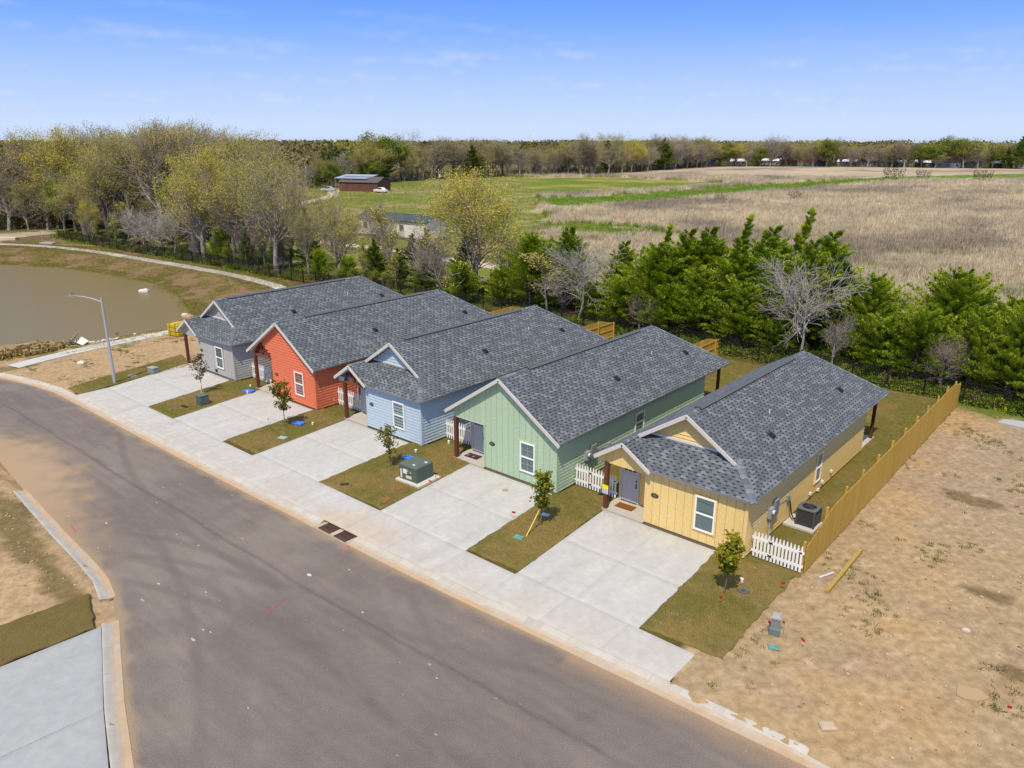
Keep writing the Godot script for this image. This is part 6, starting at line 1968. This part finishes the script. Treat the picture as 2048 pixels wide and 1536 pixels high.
func mat_(label: String, at: Vector3, s: Vector2, turn: float, c: Color, printed: bool) -> void:
	var o := thing("door_mat", label, "door mat", at, turn)
	var m := MB.new(); m.chbox(Vector3.ZERO, Vector3(s.x, 0.018, s.y), c, 0.006)
	part(o, "pile", m.mesh(), vm("matpile", 1.0, ntex("turf", 0.06, 0.55, 1.0, 4), 3.0))
	m = MB.new()
	var w := 0.03
	for q in [[0.0, s.y / 2 - w, s.x, w], [0.0, -s.y / 2 + w, s.x, w]]: m.box(Vector3(q[0], 0.02, q[1]), Vector3(q[2] - 0.06, 0.006, q[3]), c * (0.6 if not printed else 0.7))
	part(o, "border", m.mesh(), vm("matpile"))
	if printed:
		m = MB.new()
		for k in 7: m.box(Vector3(-0.36 + k * 0.12, 0.02, -0.12), Vector3(0.085, 0.006, 0.1), Color(0.12, 0.13, 0.22))
		for k in 6: m.box(Vector3(-0.33 + k * 0.13, 0.02, 0.06), Vector3(0.1, 0.006, 0.15), Color(0.32, 0.02, 0.05) if k % 3 else Color(0.5, 0.45, 0.45))
		part(o, "print", m.mesh(), vm("matpile"))

func build_props() -> void:
	rng.seed = 900
	var olive := [Color(0.14, 0.165, 0.02), Color(0.18, 0.18, 0.02), Color(0.10, 0.125, 0.015)]
	var yg := [Color(0.26, 0.24, 0.02), Color(0.19, 0.21, 0.02), Color(0.31, 0.27, 0.025)]
	var warm := [Color(0.13, 0.145, 0.02), Color(0.22, 0.15, 0.025), Color(0.09, 0.11, 0.015)]
	var brown := [Color(0.14, 0.10, 0.065), Color(0.17, 0.12, 0.07), Color(0.09, 0.085, 0.04)]
	young_tree("dense bright young tree on the lawn right of the yellow house driveway", Vector3(0.56, 0.08, 3.0), 2.55, 0.5, 15, yg, 0.25, 61)
	young_tree("young tree propped with a yellow stake between the yellow and green driveways", Vector3(-8.56, 0.08, 3.39), 2.6, 0.48, 12, [yg[1], olive[0], olive[1]], 0.1, 62)
	young_tree("open young tree beside the green transformer box", Vector3(-19.09, 0.08, 3.71), 2.3, 0.55, 5, [olive[0], warm[1], olive[2]], 0.0, 63)
	young_tree("bushy young tree in front of the orange house", Vector3(-29.0, 0.08, 3.94), 2.8, 0.6, 10, warm, -0.05, 64)
	young_tree("sparse brown-leaved young tree in front of the grey house", Vector3(-39.05, 0.08, 4.14), 2.8, 0.55, 4, brown, -0.1, 65)
	rng.seed = 901
	# street lamp
	var l := thing("street_lamp", "tall galvanised street lamp with a curved arm beside the pond", "street lamp", Vector3(-46.5, 0.0, 7.1))
	var zinc := Color(0.36, 0.38, 0.41)
	var zm := vm("zinc", 0.5, null, 1, null, 1, 0.0, 0.5)
	var m := MB.new(); m.tube(Vector3.ZERO, Vector3(0.1, 6.55, 0), 0.115, 0.075, 12, zinc, true); part(l, "pole", m.mesh(), zm)
	m = MB.new(); m.chbox(Vector3(0, 0, 0), Vector3(0.4, 0.06, 0.4), zinc * 0.8, 0.02); part(l, "base_plate", m.mesh(), zm)
	m = MB.new()
	var ap := [Vector3(0.09, 6.25, 0), Vector3(-0.6, 6.42, 0.3), Vector3(-1.3, 6.53, 0.62), Vector3(-2.0, 6.55, 0.93)]
	for k in 3: m.tube(ap[k], ap[k + 1], 0.05 - k * 0.006, 0.045 - k * 0.006, 8, zinc)
	m.tube(Vector3(0.09, 6.0, 0), ap[0], 0.05, 0.05, 8, zinc)
	part(l, "arm", m.mesh(), zm)
	m = MB.new()
	var dr := Vector3(-0.9, 0, 0.42).normalized()
	m.box(ap[3] + dr * 0.25, Vector3(0.6, 0.09, 0.24), zinc * 0.7, Basis(dr, Vector3.UP, dr.cross(Vector3.UP))); m.box(ap[3] + dr * 0.3 + Vector3(0, 0.07, 0), Vector3(0.3, 0.06, 0.16), zinc * 0.6, Basis(dr, Vector3.UP, dr.cross(Vector3.UP)))
	m.tube(ap[3] + dr * 0.3 + Vector3(0, 0.09, 0), ap[3] + dr * 0.3 + Vector3(0, 0.2, 0), 0.05, 0.045, 8, Color(0.03, 0.03, 0.035), true)
	part(l, "lamp_head", m.mesh(), zm)
	# green transformer
	var t := thing("transformer", "dark green metal transformer cabinet with warning labels on a concrete pad", "transformer", Vector3(-16.75, 0.08, 3.75), 0.06)
	var grn := Color(0.085, 0.115, 0.10)
	m = MB.new(); m.chbox(Vector3(0, 0, 0), Vector3(1.75, 0.13, 1.65), Color(0.55, 0.54, 0.5), 0.02); part(t, "concrete_pad", m.mesh(), concrete())
	m = MB.new(); m.chbox(Vector3(-0.08, 0.13, 0.02), Vector3(1.3, 0.82, 1.25), grn, 0.05); part(t, "cabinet", m.mesh(), vm("vinyl"))
	m = MB.new(); m.chbox(Vector3(-0.08, 0.90, 0.02), Vector3(1.31, 0.12, 1.26), grn * 1.1, 0.08); part(t, "hood", m.mesh(), vm("vinyl"))
	var lab := [[-0.5, 0.45, 0.13, 0.5, Color(0.62, 0.6, 0.55)], [-0.22, 0.62, 0.28, 0.26, Color(0.72, 0.7, 0.7)], [-0.02, 0.68, 0.12, 0.12, Color(0.6, 0.25, 0.22)], [0.2, 0.64, 0.1, 0.1, Color(0.45, 0.45, 0.08)], [0.05, 0.34, 0.42, 0.16, Color(0.6, 0.58, 0.45)]]
	for q in lab:
		m = MB.new(); m.box(Vector3(q[0] - 0.08, q[1], 0.649), Vector3(q[2], q[3], 0.006), q[4]); part(t, "warning_label", m.mesh(), vm("vinyl"))
	for q in [[0.2, 0.45], [0.45, -0.2]]:
		m = MB.new(); m.box(Vector3(q[0], 1.03, q[1]), Vector3(0.16, 0.05, 0.1), Color(0.55, 0.56, 0.56)); part(t, "lifting_lug", m.mesh(), vm("vinyl"))
	# small cabinets
	var cb := thing("utility_cabinet", "small green utility cabinet at the foot of the brown-leaved young tree", "utility cabinet", Vector3(-36.95, 0.08, 5.2))
	m = MB.new(); m.chbox(Vector3.ZERO, Vector3(0.62, 0.66, 0.62), Color(0.085, 0.12, 0.11), 0.05); part(cb, "body", m.mesh(), vm("vinyl"))
	m = MB.new(); m.chbox(Vector3(0, 0.655, 0), Vector3(0.66, 0.07, 0.66), Color(0.10, 0.14, 0.13), 0.04); part(cb, "lid", m.mesh(), vm("vinyl"))
	var pd := thing("utility_pedestal", "grey utility pedestal with red flags on the bare lot", "utility pedestal", Vector3(3.13, 0, 4.1), 0.3)
	m = MB.new(); m.chbox(Vector3.ZERO, Vector3(0.4, 0.32, 0.4), Color(0.14, 0.18, 0.18), 0.03); part(pd, "base", m.mesh(), vm("vinyl"))
	m = MB.new(); m.chbox(Vector3(0, 0.3, 0), Vector3(0.32, 0.42, 0.32), Color(0.19, 0.22, 0.22), 0.03); part(pd, "body", m.mesh(), vm("vinyl"))
	m = MB.new(); m.chbox(Vector3(0, 0.7, 0), Vector3(0.38, 0.14, 0.38), Color(0.3, 0.31, 0.32), 0.07); part(pd, "cap", m.mesh(), vm("vinyl"))
	var gb := thing("utility_cabinet", "low grey utility box on the sod beyond the grey house driveway", "utility cabinet", Vector3(-46.9, 0.08, 4.0), 0.2)
	m = MB.new(); m.chbox(Vector3.ZERO, Vector3(0.7, 0.4, 0.5), Color(0.22, 0.26, 0.26), 0.04); part(gb, "body", m.mesh(), vm("vinyl"))
	m = MB.new(); m.chbox(Vector3(0, 0.4, 0), Vector3(0.74, 0.05, 0.54), Color(0.26, 0.3, 0.3), 0.03); part(gb, "lid", m.mesh(), vm("vinyl"))
	lid("utility_cover", "flat grey cover left of the low grey utility box by the lamp", Vector3(-47.2, 0.07, 5.5), Vector3(0.8, 0.06, 0.5), Color(0.14, 0.18, 0.18))
	# meter lids and boxes on the strips
	var blue := Color(0.055, 0.16, 0.55)
	lid("meter_cover", "bright blue meter cover behind the young tree before the grey house", Vector3(-37.0, 0.085, 1.7), Vector3(0.85, 0.1, 0.5), blue, 0.4)
	lid("meter_cover", "bright blue meter cover behind the bushy young tree before the orange house", Vector3(-28.7, 0.085, 3.1), Vector3(0.75, 0.1, 0.5), blue, 0.3)
	lid("meter_cover", "bright blue meter cover behind the green transformer", Vector3(-19.2, 0.085, 2.2), Vector3(0.7, 0.1, 0.45), blue, 0.3)
	lid("meter_cover", "pale blue meter cover at the staked young tree", Vector3(-9.0, 0.085, 2.5), Vector3(0.4, 0.05, 0.28), Color(0.3, 0.42, 0.6), 0.3)
	var teal := Color(0.12, 0.23, 0.22)
	lid("valve_cover", "teal ground cover on the sod between the blue and orange driveways", Vector3(-27.4, 0.085, 5.15), Vector3(0.55, 0.04, 0.38), Color(0.22, 0.36, 0.35), 0.3)
	lid("valve_cover", "teal ground cover at the foot of the yellow stake", Vector3(-8.6, 0.085, 5.0), Vector3(0.48, 0.04, 0.36), teal, 0.2)
	lid("valve_cover", "teal ground cover on the bare lot in front of the pedestal", Vector3(3.45, 0.03, 4.95), Vector3(0.4, 0.03, 0.28), teal, 0.5)
	lid("valve_cover", "small black valve cover on the sod before the grey house cabinet", Vector3(-37.4, 0.085, 6.3), Vector3(0.6, 0.05, 0.22), Color(0.02, 0.03, 0.025), 0.1)
	lid("valve_cover", "dark valve cover at the front of the transformer lawn", Vector3(-19.2, 0.085, 6.75), Vector3(0.42, 0.05, 0.2), Color(0.03, 0.04, 0.035), 0.7)
	var mh := thing("manhole_cover", "round dark cover on the lawn behind the dense young tree", "utility cover", Vector3(1.1, 0.085, 2.35))
	m = MB.new(); m.tube(Vector3.ZERO, Vector3(0, 0.03, 0), 0.23, 0.2, 18, Color(0.10, 0.11, 0.12), true); part(mh, "cover", m.mesh(), vm("vinyl"))
	m = MB.new(); m.tube(Vector3(0, 0.03, 0), Vector3(0, 0.036, 0), 0.1, 0.09, 12, Color(0.06, 0.065, 0.07), true); part(mh, "hub", m.mesh(), vm("vinyl"))
	var co := thing("cleanout_cover", "round brown cover set in the green house driveway", "utility cover", Vector3(-12.35, 0.062, 1.65))
	m = MB.new(); m.tube(Vector3.ZERO, Vector3(0, 0.012, 0), 0.16, 0.15, 16, Color(0.33, 0.24, 0.18), true); part(co, "cover", m.mesh(), vm("plain"))
	# stakes
	for q in [[Vector3(-8.4, 0.06, 4.7), Vector3(-8.52, 1.05, 3.5), "leaning yellow stake tied to the young tree beside the teal cover"], [Vector3(-38.75, 0.06, 4.35), Vector3(-39.0, 1.2, 4.15), "short yellow stake on the brown-leaved young tree"]]:
		m = MB.new(); m.tube(q[0], q[1], 0.03, 0.03, 6, Color(0.62, 0.48, 0.13), true)
		solo("tree_stake", m.mesh(), vm("plain"), q[2], "stake")
	# marking flags
	for q in [[-10.05, 3.8, "at the edge of the green house driveway near the staked tree"], [-7.4, 3.85, "on the lawn right of the leaning yellow stake"], [-9.1, 0.5, "on the lawn near the picket gate left of the yellow porch"], [-15.7, 3.95, "at the right corner of the transformer pad"], [-15.75, 3.4, "behind the right corner of the transformer pad"], [0.75, 3.9, "on the lawn front of the dense young tree"], [2.35, 1.2, "where the lawn meets the bare lot"], [2.85, 4.15, "at the left side of the grey pedestal"], [3.4, 3.9, "at the right side of the grey pedestal"], [4.15, 4.3, "on bare soil right of the grey pedestal"], [10.4, 3.5, "alone at the right edge of the bare lot"], [-28.8, 5.0, "on the sod before the orange house"], [-30.1, 4.4, "beside the bushy young tree trunk"], [-38.0, 5.0, "by the small green cabinet"]]:
		flag("small red marking flag " + q[2], Vector3(q[0], 0.06, q[1]))
	# paint marks
	for q in [[-14.1, 10.5, 0.5, 0.9, 0.06, "beside the storm drain", Color(0.5, 0.09, 0.11)], [-12.5, 15.3, 0.35, 1.3, 0.05, "in the middle of the street", Color(0.36, 0.10, 0.11)], [-25.4, 17.9, 1.4, 0.9, 0.05, "at the kerb across the street", Color(0.45, 0.1, 0.1)], [-16.55, 5.2, 0.35, 0.6, 0.1, "on the sod in front of the transformer", Color(0.36, 0.09, 0.035)], [-16.05, 6.5, 0.3, 0.6, 0.1, "at the front edge of the transformer sod", Color(0.36, 0.1, 0.04)]]:
		m = MB.new()
		for k in 6: m.box(Vector3(rng.randf_range(-0.02, 0.02), 0, (k - 2.5) * q[3] / 6.0), Vector3(q[4] * rng.randf_range(0.5, 1.3), 0.006, q[3] / 6.0 * 0.95), q[6])
		var y := 0.115
		if q[1] > 9.6:
			var tt: float = (q[1] - tab(zr_tab, q[0])) / (tab(zl_tab, q[0]) - tab(zr_tab, q[0]))
			y = -0.128 + 0.06 * sin(PI * tt)
		var o := solo("paint_mark", m.mesh(), vm("plain"), "red sprayed paint mark " + q[5], "paint mark", "", Vector3(q[0], y, q[1]))
		o.rotation.y = q[2]
	# door mats and the sign on the yellow porch post
	mat_("dark printed door mat on the green house porch", Vector3(-16.55, 0.135, -0.35), Vector2(0.95, 0.55), 0.05, Color(0.05, 0.05, 0.06), true)
	mat_("plain rust orange door mat on the yellow house porch", Vector3(-6.5, 0.135, -0.72), Vector2(0.98, 0.52), 0.04, Color(0.33, 0.13, 0.03), false)
	var sg := thing("notice_card", "yellow and white notice card fixed to the yellow house porch post", "notice", Vector3(-7.2, 1.2, 0.09))
	m = MB.new(); m.bx(Vector3(-0.18, 0.0, 0), Vector3(0.18, 0.2, 0.012), Color(0.85, 0.72, 0.01)); part(sg, "top_panel", m.mesh(), vm("vinyl"))
	m = MB.new(); m.bx(Vector3(-0.16, -0.26, 0), Vector3(0.18, -0.003, 0.01), Color(0.6, 0.61, 0.6)); part(sg, "lower_panel", m.mesh(), vm("vinyl"))
	m = MB.new()
	for k in 4: m.box(Vector3(0.0, -0.06 - k * 0.05, 0.011), Vector3(0.26 - 0.04 * (k % 2), 0.016, 0.003), Color(0.25, 0.25, 0.27))
	part(sg, "print", m.mesh(), vm("plain"))
	# air conditioners and meters
	ac_unit("dark grey air conditioner on a concrete pad beside the yellow house", Vector3(0.98, 0.04, -4.9), true)
	ac_unit("dark air conditioner between the green and yellow houses, seen through the yellow porch", Vector3(-8.9, 0.04, -5.6), false)
	meter("grey electric meter and panel on the yellow house side wall", Vector3(0.0, 0, -2.35))
	meter("grey electric meter and panel on the green house side wall", Vector3(-10.05, 0, -2.25))
	meter("grey electric meter on the blue house side wall behind the picket gate", Vector3(-19.97, 0, -2.4))
	meter("electric meter on the orange house side wall behind the blue porch", Vector3(-29.98, 0, -2.6))
	# lumber and pipe on the lot
	m = MB.new(); m.box(Vector3(0, 0.09, 0), Vector3(0.15, 0.15, 4.3), Color(0.48, 0.33, 0.10))
	solo("timber_post", m.mesh(), vm("newwood"), "squared yellow timber post lying on the bare lot by the fence", "timber", "", Vector3(3.68, 0.0, -1.95))
	m = MB.new()
	for k in 6: m.tube(Vector3(0.28 * sin(-0.6 + k * 0.2), 0.05, -0.28 * (k - 3) * 0.45), Vector3(0.28 * sin(-0.6 + (k + 1) * 0.2), 0.05, -0.28 * (k - 2) * 0.45), 0.045, 0.045, 8, Color(0.5, 0.52, 0.55), true)
	solo("bent_pipe", m.mesh(), vm("vinyl"), "short bent grey pipe lying beside the timber post", "pipe", "", Vector3(3.2, 0.0, -1.1))
	# white caps standing in the lawns
	for q in [[0.75, 1.75, "at the foot of the dense young tree"], [-19.6, 1.3, "at the blue house corner"], [-19.1, -0.9, "before the picket gate beside the blue house"], [-37.9, 1.0, "on the sod before the grey house corner"], [-36.8, 1.9, "on the sod before the orange porch post"], [-27.9, 2.6, "beside the blue meter cover before the orange house"]]:
		m = MB.new(); m.tube(Vector3.ZERO, Vector3(0, 0.14, 0), 0.06, 0.06, 10, Color(0.78, 0.77, 0.75), true); m.tube(Vector3(0, 0.14, 0), Vector3(0, 0.19, 0), 0.075, 0.07, 10, Color(0.8, 0.79, 0.77), true)
		solo("pipe_cap", m.mesh(), vm("vinyl"), "white cleanout pipe cap " + q[2], "pipe cap", "", Vector3(q[0], 0.05, q[1]))
	pond_side()

func pond_side() -> void:
	# brush and rubble heap on the near bank
	rng.seed = 920
	var h := thing("brush_pile", "heap of straw-coloured brush and clods on the pond bank", "brush pile", Vector3(-60.9, 0.05, 8.2))
	var m := MB.new()
	for k in 1500:
		var r := sqrt(rng.randf()); var a := rng.randf() * TAU
		var x := cos(a) * r * 1.3; var z := sin(a) * r * 3.6
		var y := 1.0 * (1.0 - r * r) * (0.75 + 0.5 * fn(x + 3, z, 0.7)) * rng.randf_range(0.55, 1.0)
		var d := rv().normalized() * rng.randf_range(0.08, 0.3)
		var c: Color = vary([Color(0.42, 0.31, 0.10), Color(0.36, 0.25, 0.09), Color(0.2, 0.15, 0.07), Color(0.12, 0.14, 0.03)][rng.randi() % 4], 0.2)
		var s := d.cross(rv()).normalized() * rng.randf_range(0.03, 0.1)
		m.tri(Vector3(x, y, z) - s, Vector3(x, y, z) + d, Vector3(x, y, z) + s, c)
	part(h, "twigs", m.mesh(), leafmat("weed")).set_meta("kind", "stuff")
	m = MB.new()
	for k in 60:
		var r := sqrt(rng.randf()) * 0.85; var a := rng.randf() * TAU
		var x := cos(a) * r * 1.2; var z := sin(a) * r * 3.4
		m.chbox(Vector3(x, 0.0, z), Vector3(rng.randf_range(0.2, 0.5), 0.9 * (1.0 - r * r) * rng.randf_range(0.6, 1.0) + 0.05, rng.randf_range(0.2, 0.6)), vary(Color(0.27, 0.19, 0.10), 0.25), 0.05)
	part(h, "clods", m.mesh(), vm("plain")).set_meta("kind", "stuff")
	# broken pallet leaning on planks
	var wd := Color(0.42, 0.30, 0.19)
	var p := thing("pallet", "broken wooden pallet tilted on the rubble beside the pond", "pallet", Vector3(-61.0, 0.55, 4.6), 0.4)
	p.rotation = Vector3(0.5, 0.5, 0.75)
	for k in 6:
		m = MB.new(); m.box(Vector3(0, 0.07, -0.5 + k * 0.2), Vector3(1.25, 0.022, 0.11), vary(wd, 0.2)); part(p, "slat", m.mesh(), vm("newwood"))
	for k in 3:
		m = MB.new(); m.box(Vector3(-0.55 + k * 0.55, 0.0, 0), Vector3(0.08, 0.11, 1.2), vary(wd, 0.15)); part(p, "runner", m.mesh(), vm("newwood"))
	for k in 3:
		m = MB.new(); m.box(Vector3(0, -0.07, -0.5 + k * 0.5), Vector3(1.25, 0.022, 0.11), vary(wd, 0.2)); part(p, "slat", m.mesh(), vm("newwood"))
	var pk := [[-60.6, 0.16, 5.6, 2.1, 1.9, Color(0.36, 0.31, 0.2), "long weathered plank beside the pallet"], [-60.4, 0.1, 5.9, 1.6, 1.7, Color(0.45, 0.40, 0.31), "pale plank lying in front of the pallet"], [-61.2, 0.3, 5.5, 1.2, 2.5, Color(0.45, 0.36, 0.24), "short plank propped left of the pallet"], [-60.1, 0.12, 5.1, 0.9, 0.9, Color(0.42, 0.37, 0.27), "short broken board under the pallet"]]
	for q in pk:
		m = MB.new(); m.box(Vector3.ZERO, Vector3(q[3], 0.05, 0.2), q[5])
		var o := solo("plank", m.mesh(), vm("newwood"), q[6], "plank", "", Vector3(q[0], q[1], q[2]))
		o.rotation = Vector3(0, q[4], 0.08)
	m = MB.new(); m.slab(pv([-0.5, -0.35, 0.45, -0.4, 0.55, 0.25, -0.3, 0.4]), Vector3.ZERO, Vector3.RIGHT, Vector3.FORWARD, Vector3(0, 0.05, 0), Color(0.6, 0.58, 0.55))
	var bd := solo("board_sheet", m.mesh(), vm("plain"), "pale sheet of board leaning on the pallet", "board", "", Vector3(-60.4, 0.32, 4.1))
	bd.rotation = Vector3(0.5, 0.3, -0.3)
	# white rubble along the walk
	for k in 13:
		m = MB.new()
		var s := rng.randf_range(0.12, 0.3)
		m.chbox(Vector3.ZERO, Vector3(s * 1.3, s * 0.8, s), vary(Color(0.5, 0.46, 0.41), 0.15), s * 0.25)
		var o := solo("rubble_stone", m.mesh(), vm("plain"), "pale lump of rubble in the row along the pond side of the walk", "stone", "rubble along the pond walk", Vector3(-59.9 - rng.randf() * 0.5, -0.03, 3.6 - k * 0.21))
		o.rotation.y = rng.randf() * TAU
	m = MB.new(); m.chbox(Vector3.ZERO, Vector3(0.55, 0.24, 0.36), Color(0.62, 0.58, 0.53), 0.1)
	solo("stone", m.mesh(), vm("plain"), "white stone lying on the bare soil by the lamp and walk", "stone", "", Vector3(-54.0, 0.0, 6.6)).rotation.y = 0.6
	# things floating in or lying at the pond
	var fl := [[-63.4, -0.98, -1.4, 0.5, "white scrap at the near pond shore behind the lamp"], [-61.6, -0.45, -0.9, 0.55, "white sack on the near pond bank"], [-63.9, -1.0, -4.2, 0.35, "small white scrap floating off the near shore"], [-86.0, -1.0, -12.9, 0.8, "white lump of litter at the far pond shore"], [-62.3, -0.75, 0.6, 0.45, "grey scrap on the near bank right of the rubble"]]
	for q in fl:
		m = MB.new(); m.chbox(Vector3.ZERO, Vector3(q[3] * 1.4, q[3] * 0.35, q[3] * 0.8), Color(0.66, 0.66, 0.65), q[3] * 0.12); m.chbox(Vector3(q[3] * 0.3, q[3] * 0.2, 0.1), Vector3(q[3] * 0.6, q[3] * 0.3, q[3] * 0.5), Color(0.72, 0.72, 0.7), q[3] * 0.1)
		solo("litter", m.mesh(), vm("plain"), q[4], "litter", "", Vector3(q[0], q[1], q[2])).rotation.y = rng.randf() * 3.0
	var dm := thing("driftwood", "broken orange and white driftwood at the right pond shore", "driftwood", Vector3(-67.2, -0.95, -9.1), 0.3)
	m = MB.new(); m.chbox(Vector3.ZERO, Vector3(1.1, 0.4, 0.7), Color(0.45, 0.25, 0.12), 0.15); m.chbox(Vector3(-0.3, 0.25, 0.1), Vector3(0.6, 0.3, 0.5), Color(0.6, 0.5, 0.42), 0.1); part(dm, "block", m.mesh(), vm("plain"))
	m = MB.new(); m.tube(Vector3(0.4, 0.15, 0), Vector3(1.8, 0.1, -0.5), 0.07, 0.04, 6, Color(0.5, 0.45, 0.4), true); part(dm, "branch", m.mesh(), vm("plain"))
	m = MB.new(); m.tube(Vector3(0, -0.2, 0), Vector3(0.7, 0.22, -0.35), 0.05, 0.03, 6, Color(0.08, 0.06, 0.05), true); m.tube(Vector3(0.45, 0.1, -0.2), Vector3(0.9, 0.1, -0.1), 0.03, 0.02, 5, Color(0.08, 0.06, 0.05), true)
	solo("sunken_branch", m.mesh(), vm("plain"), "dark branch sticking out of the pond left of the lamp pole", "branch", "", Vector3(-66.5, -1.0, -0.9))
	# yellow shrink-wrapped bales at the porch corner
	var b := thing("sod_bale", "bale of yellow wrapped sod on a pallet beside the grey house", "bale", Vector3(-57.2, 0.05, -3.2), 0.2)
	for k in 3:
		m = MB.new(); m.chbox(Vector3(0, 0.02 + k * 0.38, 0), Vector3(1.5 - 0.06 * k, 0.37, 1.2), vary(Color(0.42, 0.31, 0.03), 0.1), 0.1); part(b, "layer", m.mesh(), vm("vinyl"))
	for x in [-0.4, 0.4]:
		m = MB.new(); m.bx(Vector3(x - 0.03, 0.0, -0.615), Vector3(x + 0.03, 1.17, 0.615), Color(0.1, 0.09, 0.03)); part(b, "strap", m.mesh(), vm("plain"))
	# slab bench and scrap by the walk far left
	m = MB.new(); m.chbox(Vector3.ZERO, Vector3(3.4, 0.5, 0.9), Color(0.55, 0.49, 0.38), 0.05)
	solo("concrete_block", m.mesh(), concrete(), "long pale concrete block at the far left end of the pond walk", "concrete block", "", Vector3(-148.0, 0.0, -16.8)).rotation.y = 0.6
	var pf := thing("wire_frame", "grey wire frame standing on a scrap pallet by the far walk", "frame", Vector3(-137.0, 0.0, -19.6), 0.5)
	m = MB.new(); m.chbox(Vector3.ZERO, Vector3(2.6, 0.22, 1.3), Color(0.3, 0.32, 0.34), 0.05); part(pf, "pallet", m.mesh(), vm("plain"))
	m = MB.new()
	for x in [-1.2, 1.2]: m.tube(Vector3(x, 0.2, 0), Vector3(x, 2.2, 0), 0.035, 0.035, 5, Color(0.35, 0.36, 0.36))
	m.tube(Vector3(-1.2, 2.2, 0), Vector3(1.2, 2.2, 0), 0.035, 0.035, 5, Color(0.35, 0.36, 0.36)); m.tube(Vector3(-1.2, 1.2, 0), Vector3(1.2, 1.2, 0), 0.02, 0.02, 5, Color(0.35, 0.36, 0.36))
	part(pf, "bars", m.mesh(), vm("plain"))
	# odds and ends on the bare lots
	m = MB.new(); m.chbox(Vector3.ZERO, Vector3(0.5, 0.12, 0.34), Color(0.42, 0.34, 0.25), 0.06)
	solo("stone", m.mesh(), vm("plain"), "flat tan stone near the buried kerb on the bare lot", "stone", "", Vector3(6.3, 0.0, 7.6)).rotation.y = 0.7
	m = MB.new(); m.chbox(Vector3.ZERO, Vector3(0.28, 0.14, 0.2), Color(0.48, 0.40, 0.34), 0.06)
	solo("stone", m.mesh(), vm("plain"), "small pinkish stone in the open middle of the bare lot", "stone", "", Vector3(8.5, 0.0, -0.7))
	m = MB.new()
	m.slab(pv([-0.5, -0.2, -0.3, -0.36, 0.1, -0.33, 0.3, -0.22, 0.52, -0.05, 0.4, 0.14, 0.25, 0.35, -0.05, 0.28, -0.3, 0.36, -0.42, 0.12]), Vector3.ZERO, Vector3.RIGHT, Vector3.FORWARD, Vector3(0, 0.05, 0), Color(0.36, 0.262, 0.15))
	solo("earth_slab", m.mesh(), vm("plain"), "broken slab of crusted orange earth near the right edge", "earth slab", "", Vector3(9.4, 0.0, 3.0)).rotation.y = 0.4
	m = MB.new(); m.slab(pv([-1.2, -0.5, 0.9, -0.7, 1.3, 0.3, 0.0, 0.7, -1.0, 0.4]), Vector3.ZERO, Vector3.RIGHT, Vector3.FORWARD, Vector3(0, 0.12, 0), Color(0.36, 0.37, 0.38))
	solo("tarpaulin", m.mesh(), vm("vinyl"), "crumpled grey sheet at the right edge below the iron fence", "tarpaulin", "", Vector3(6.4, 0.0, -27.0))
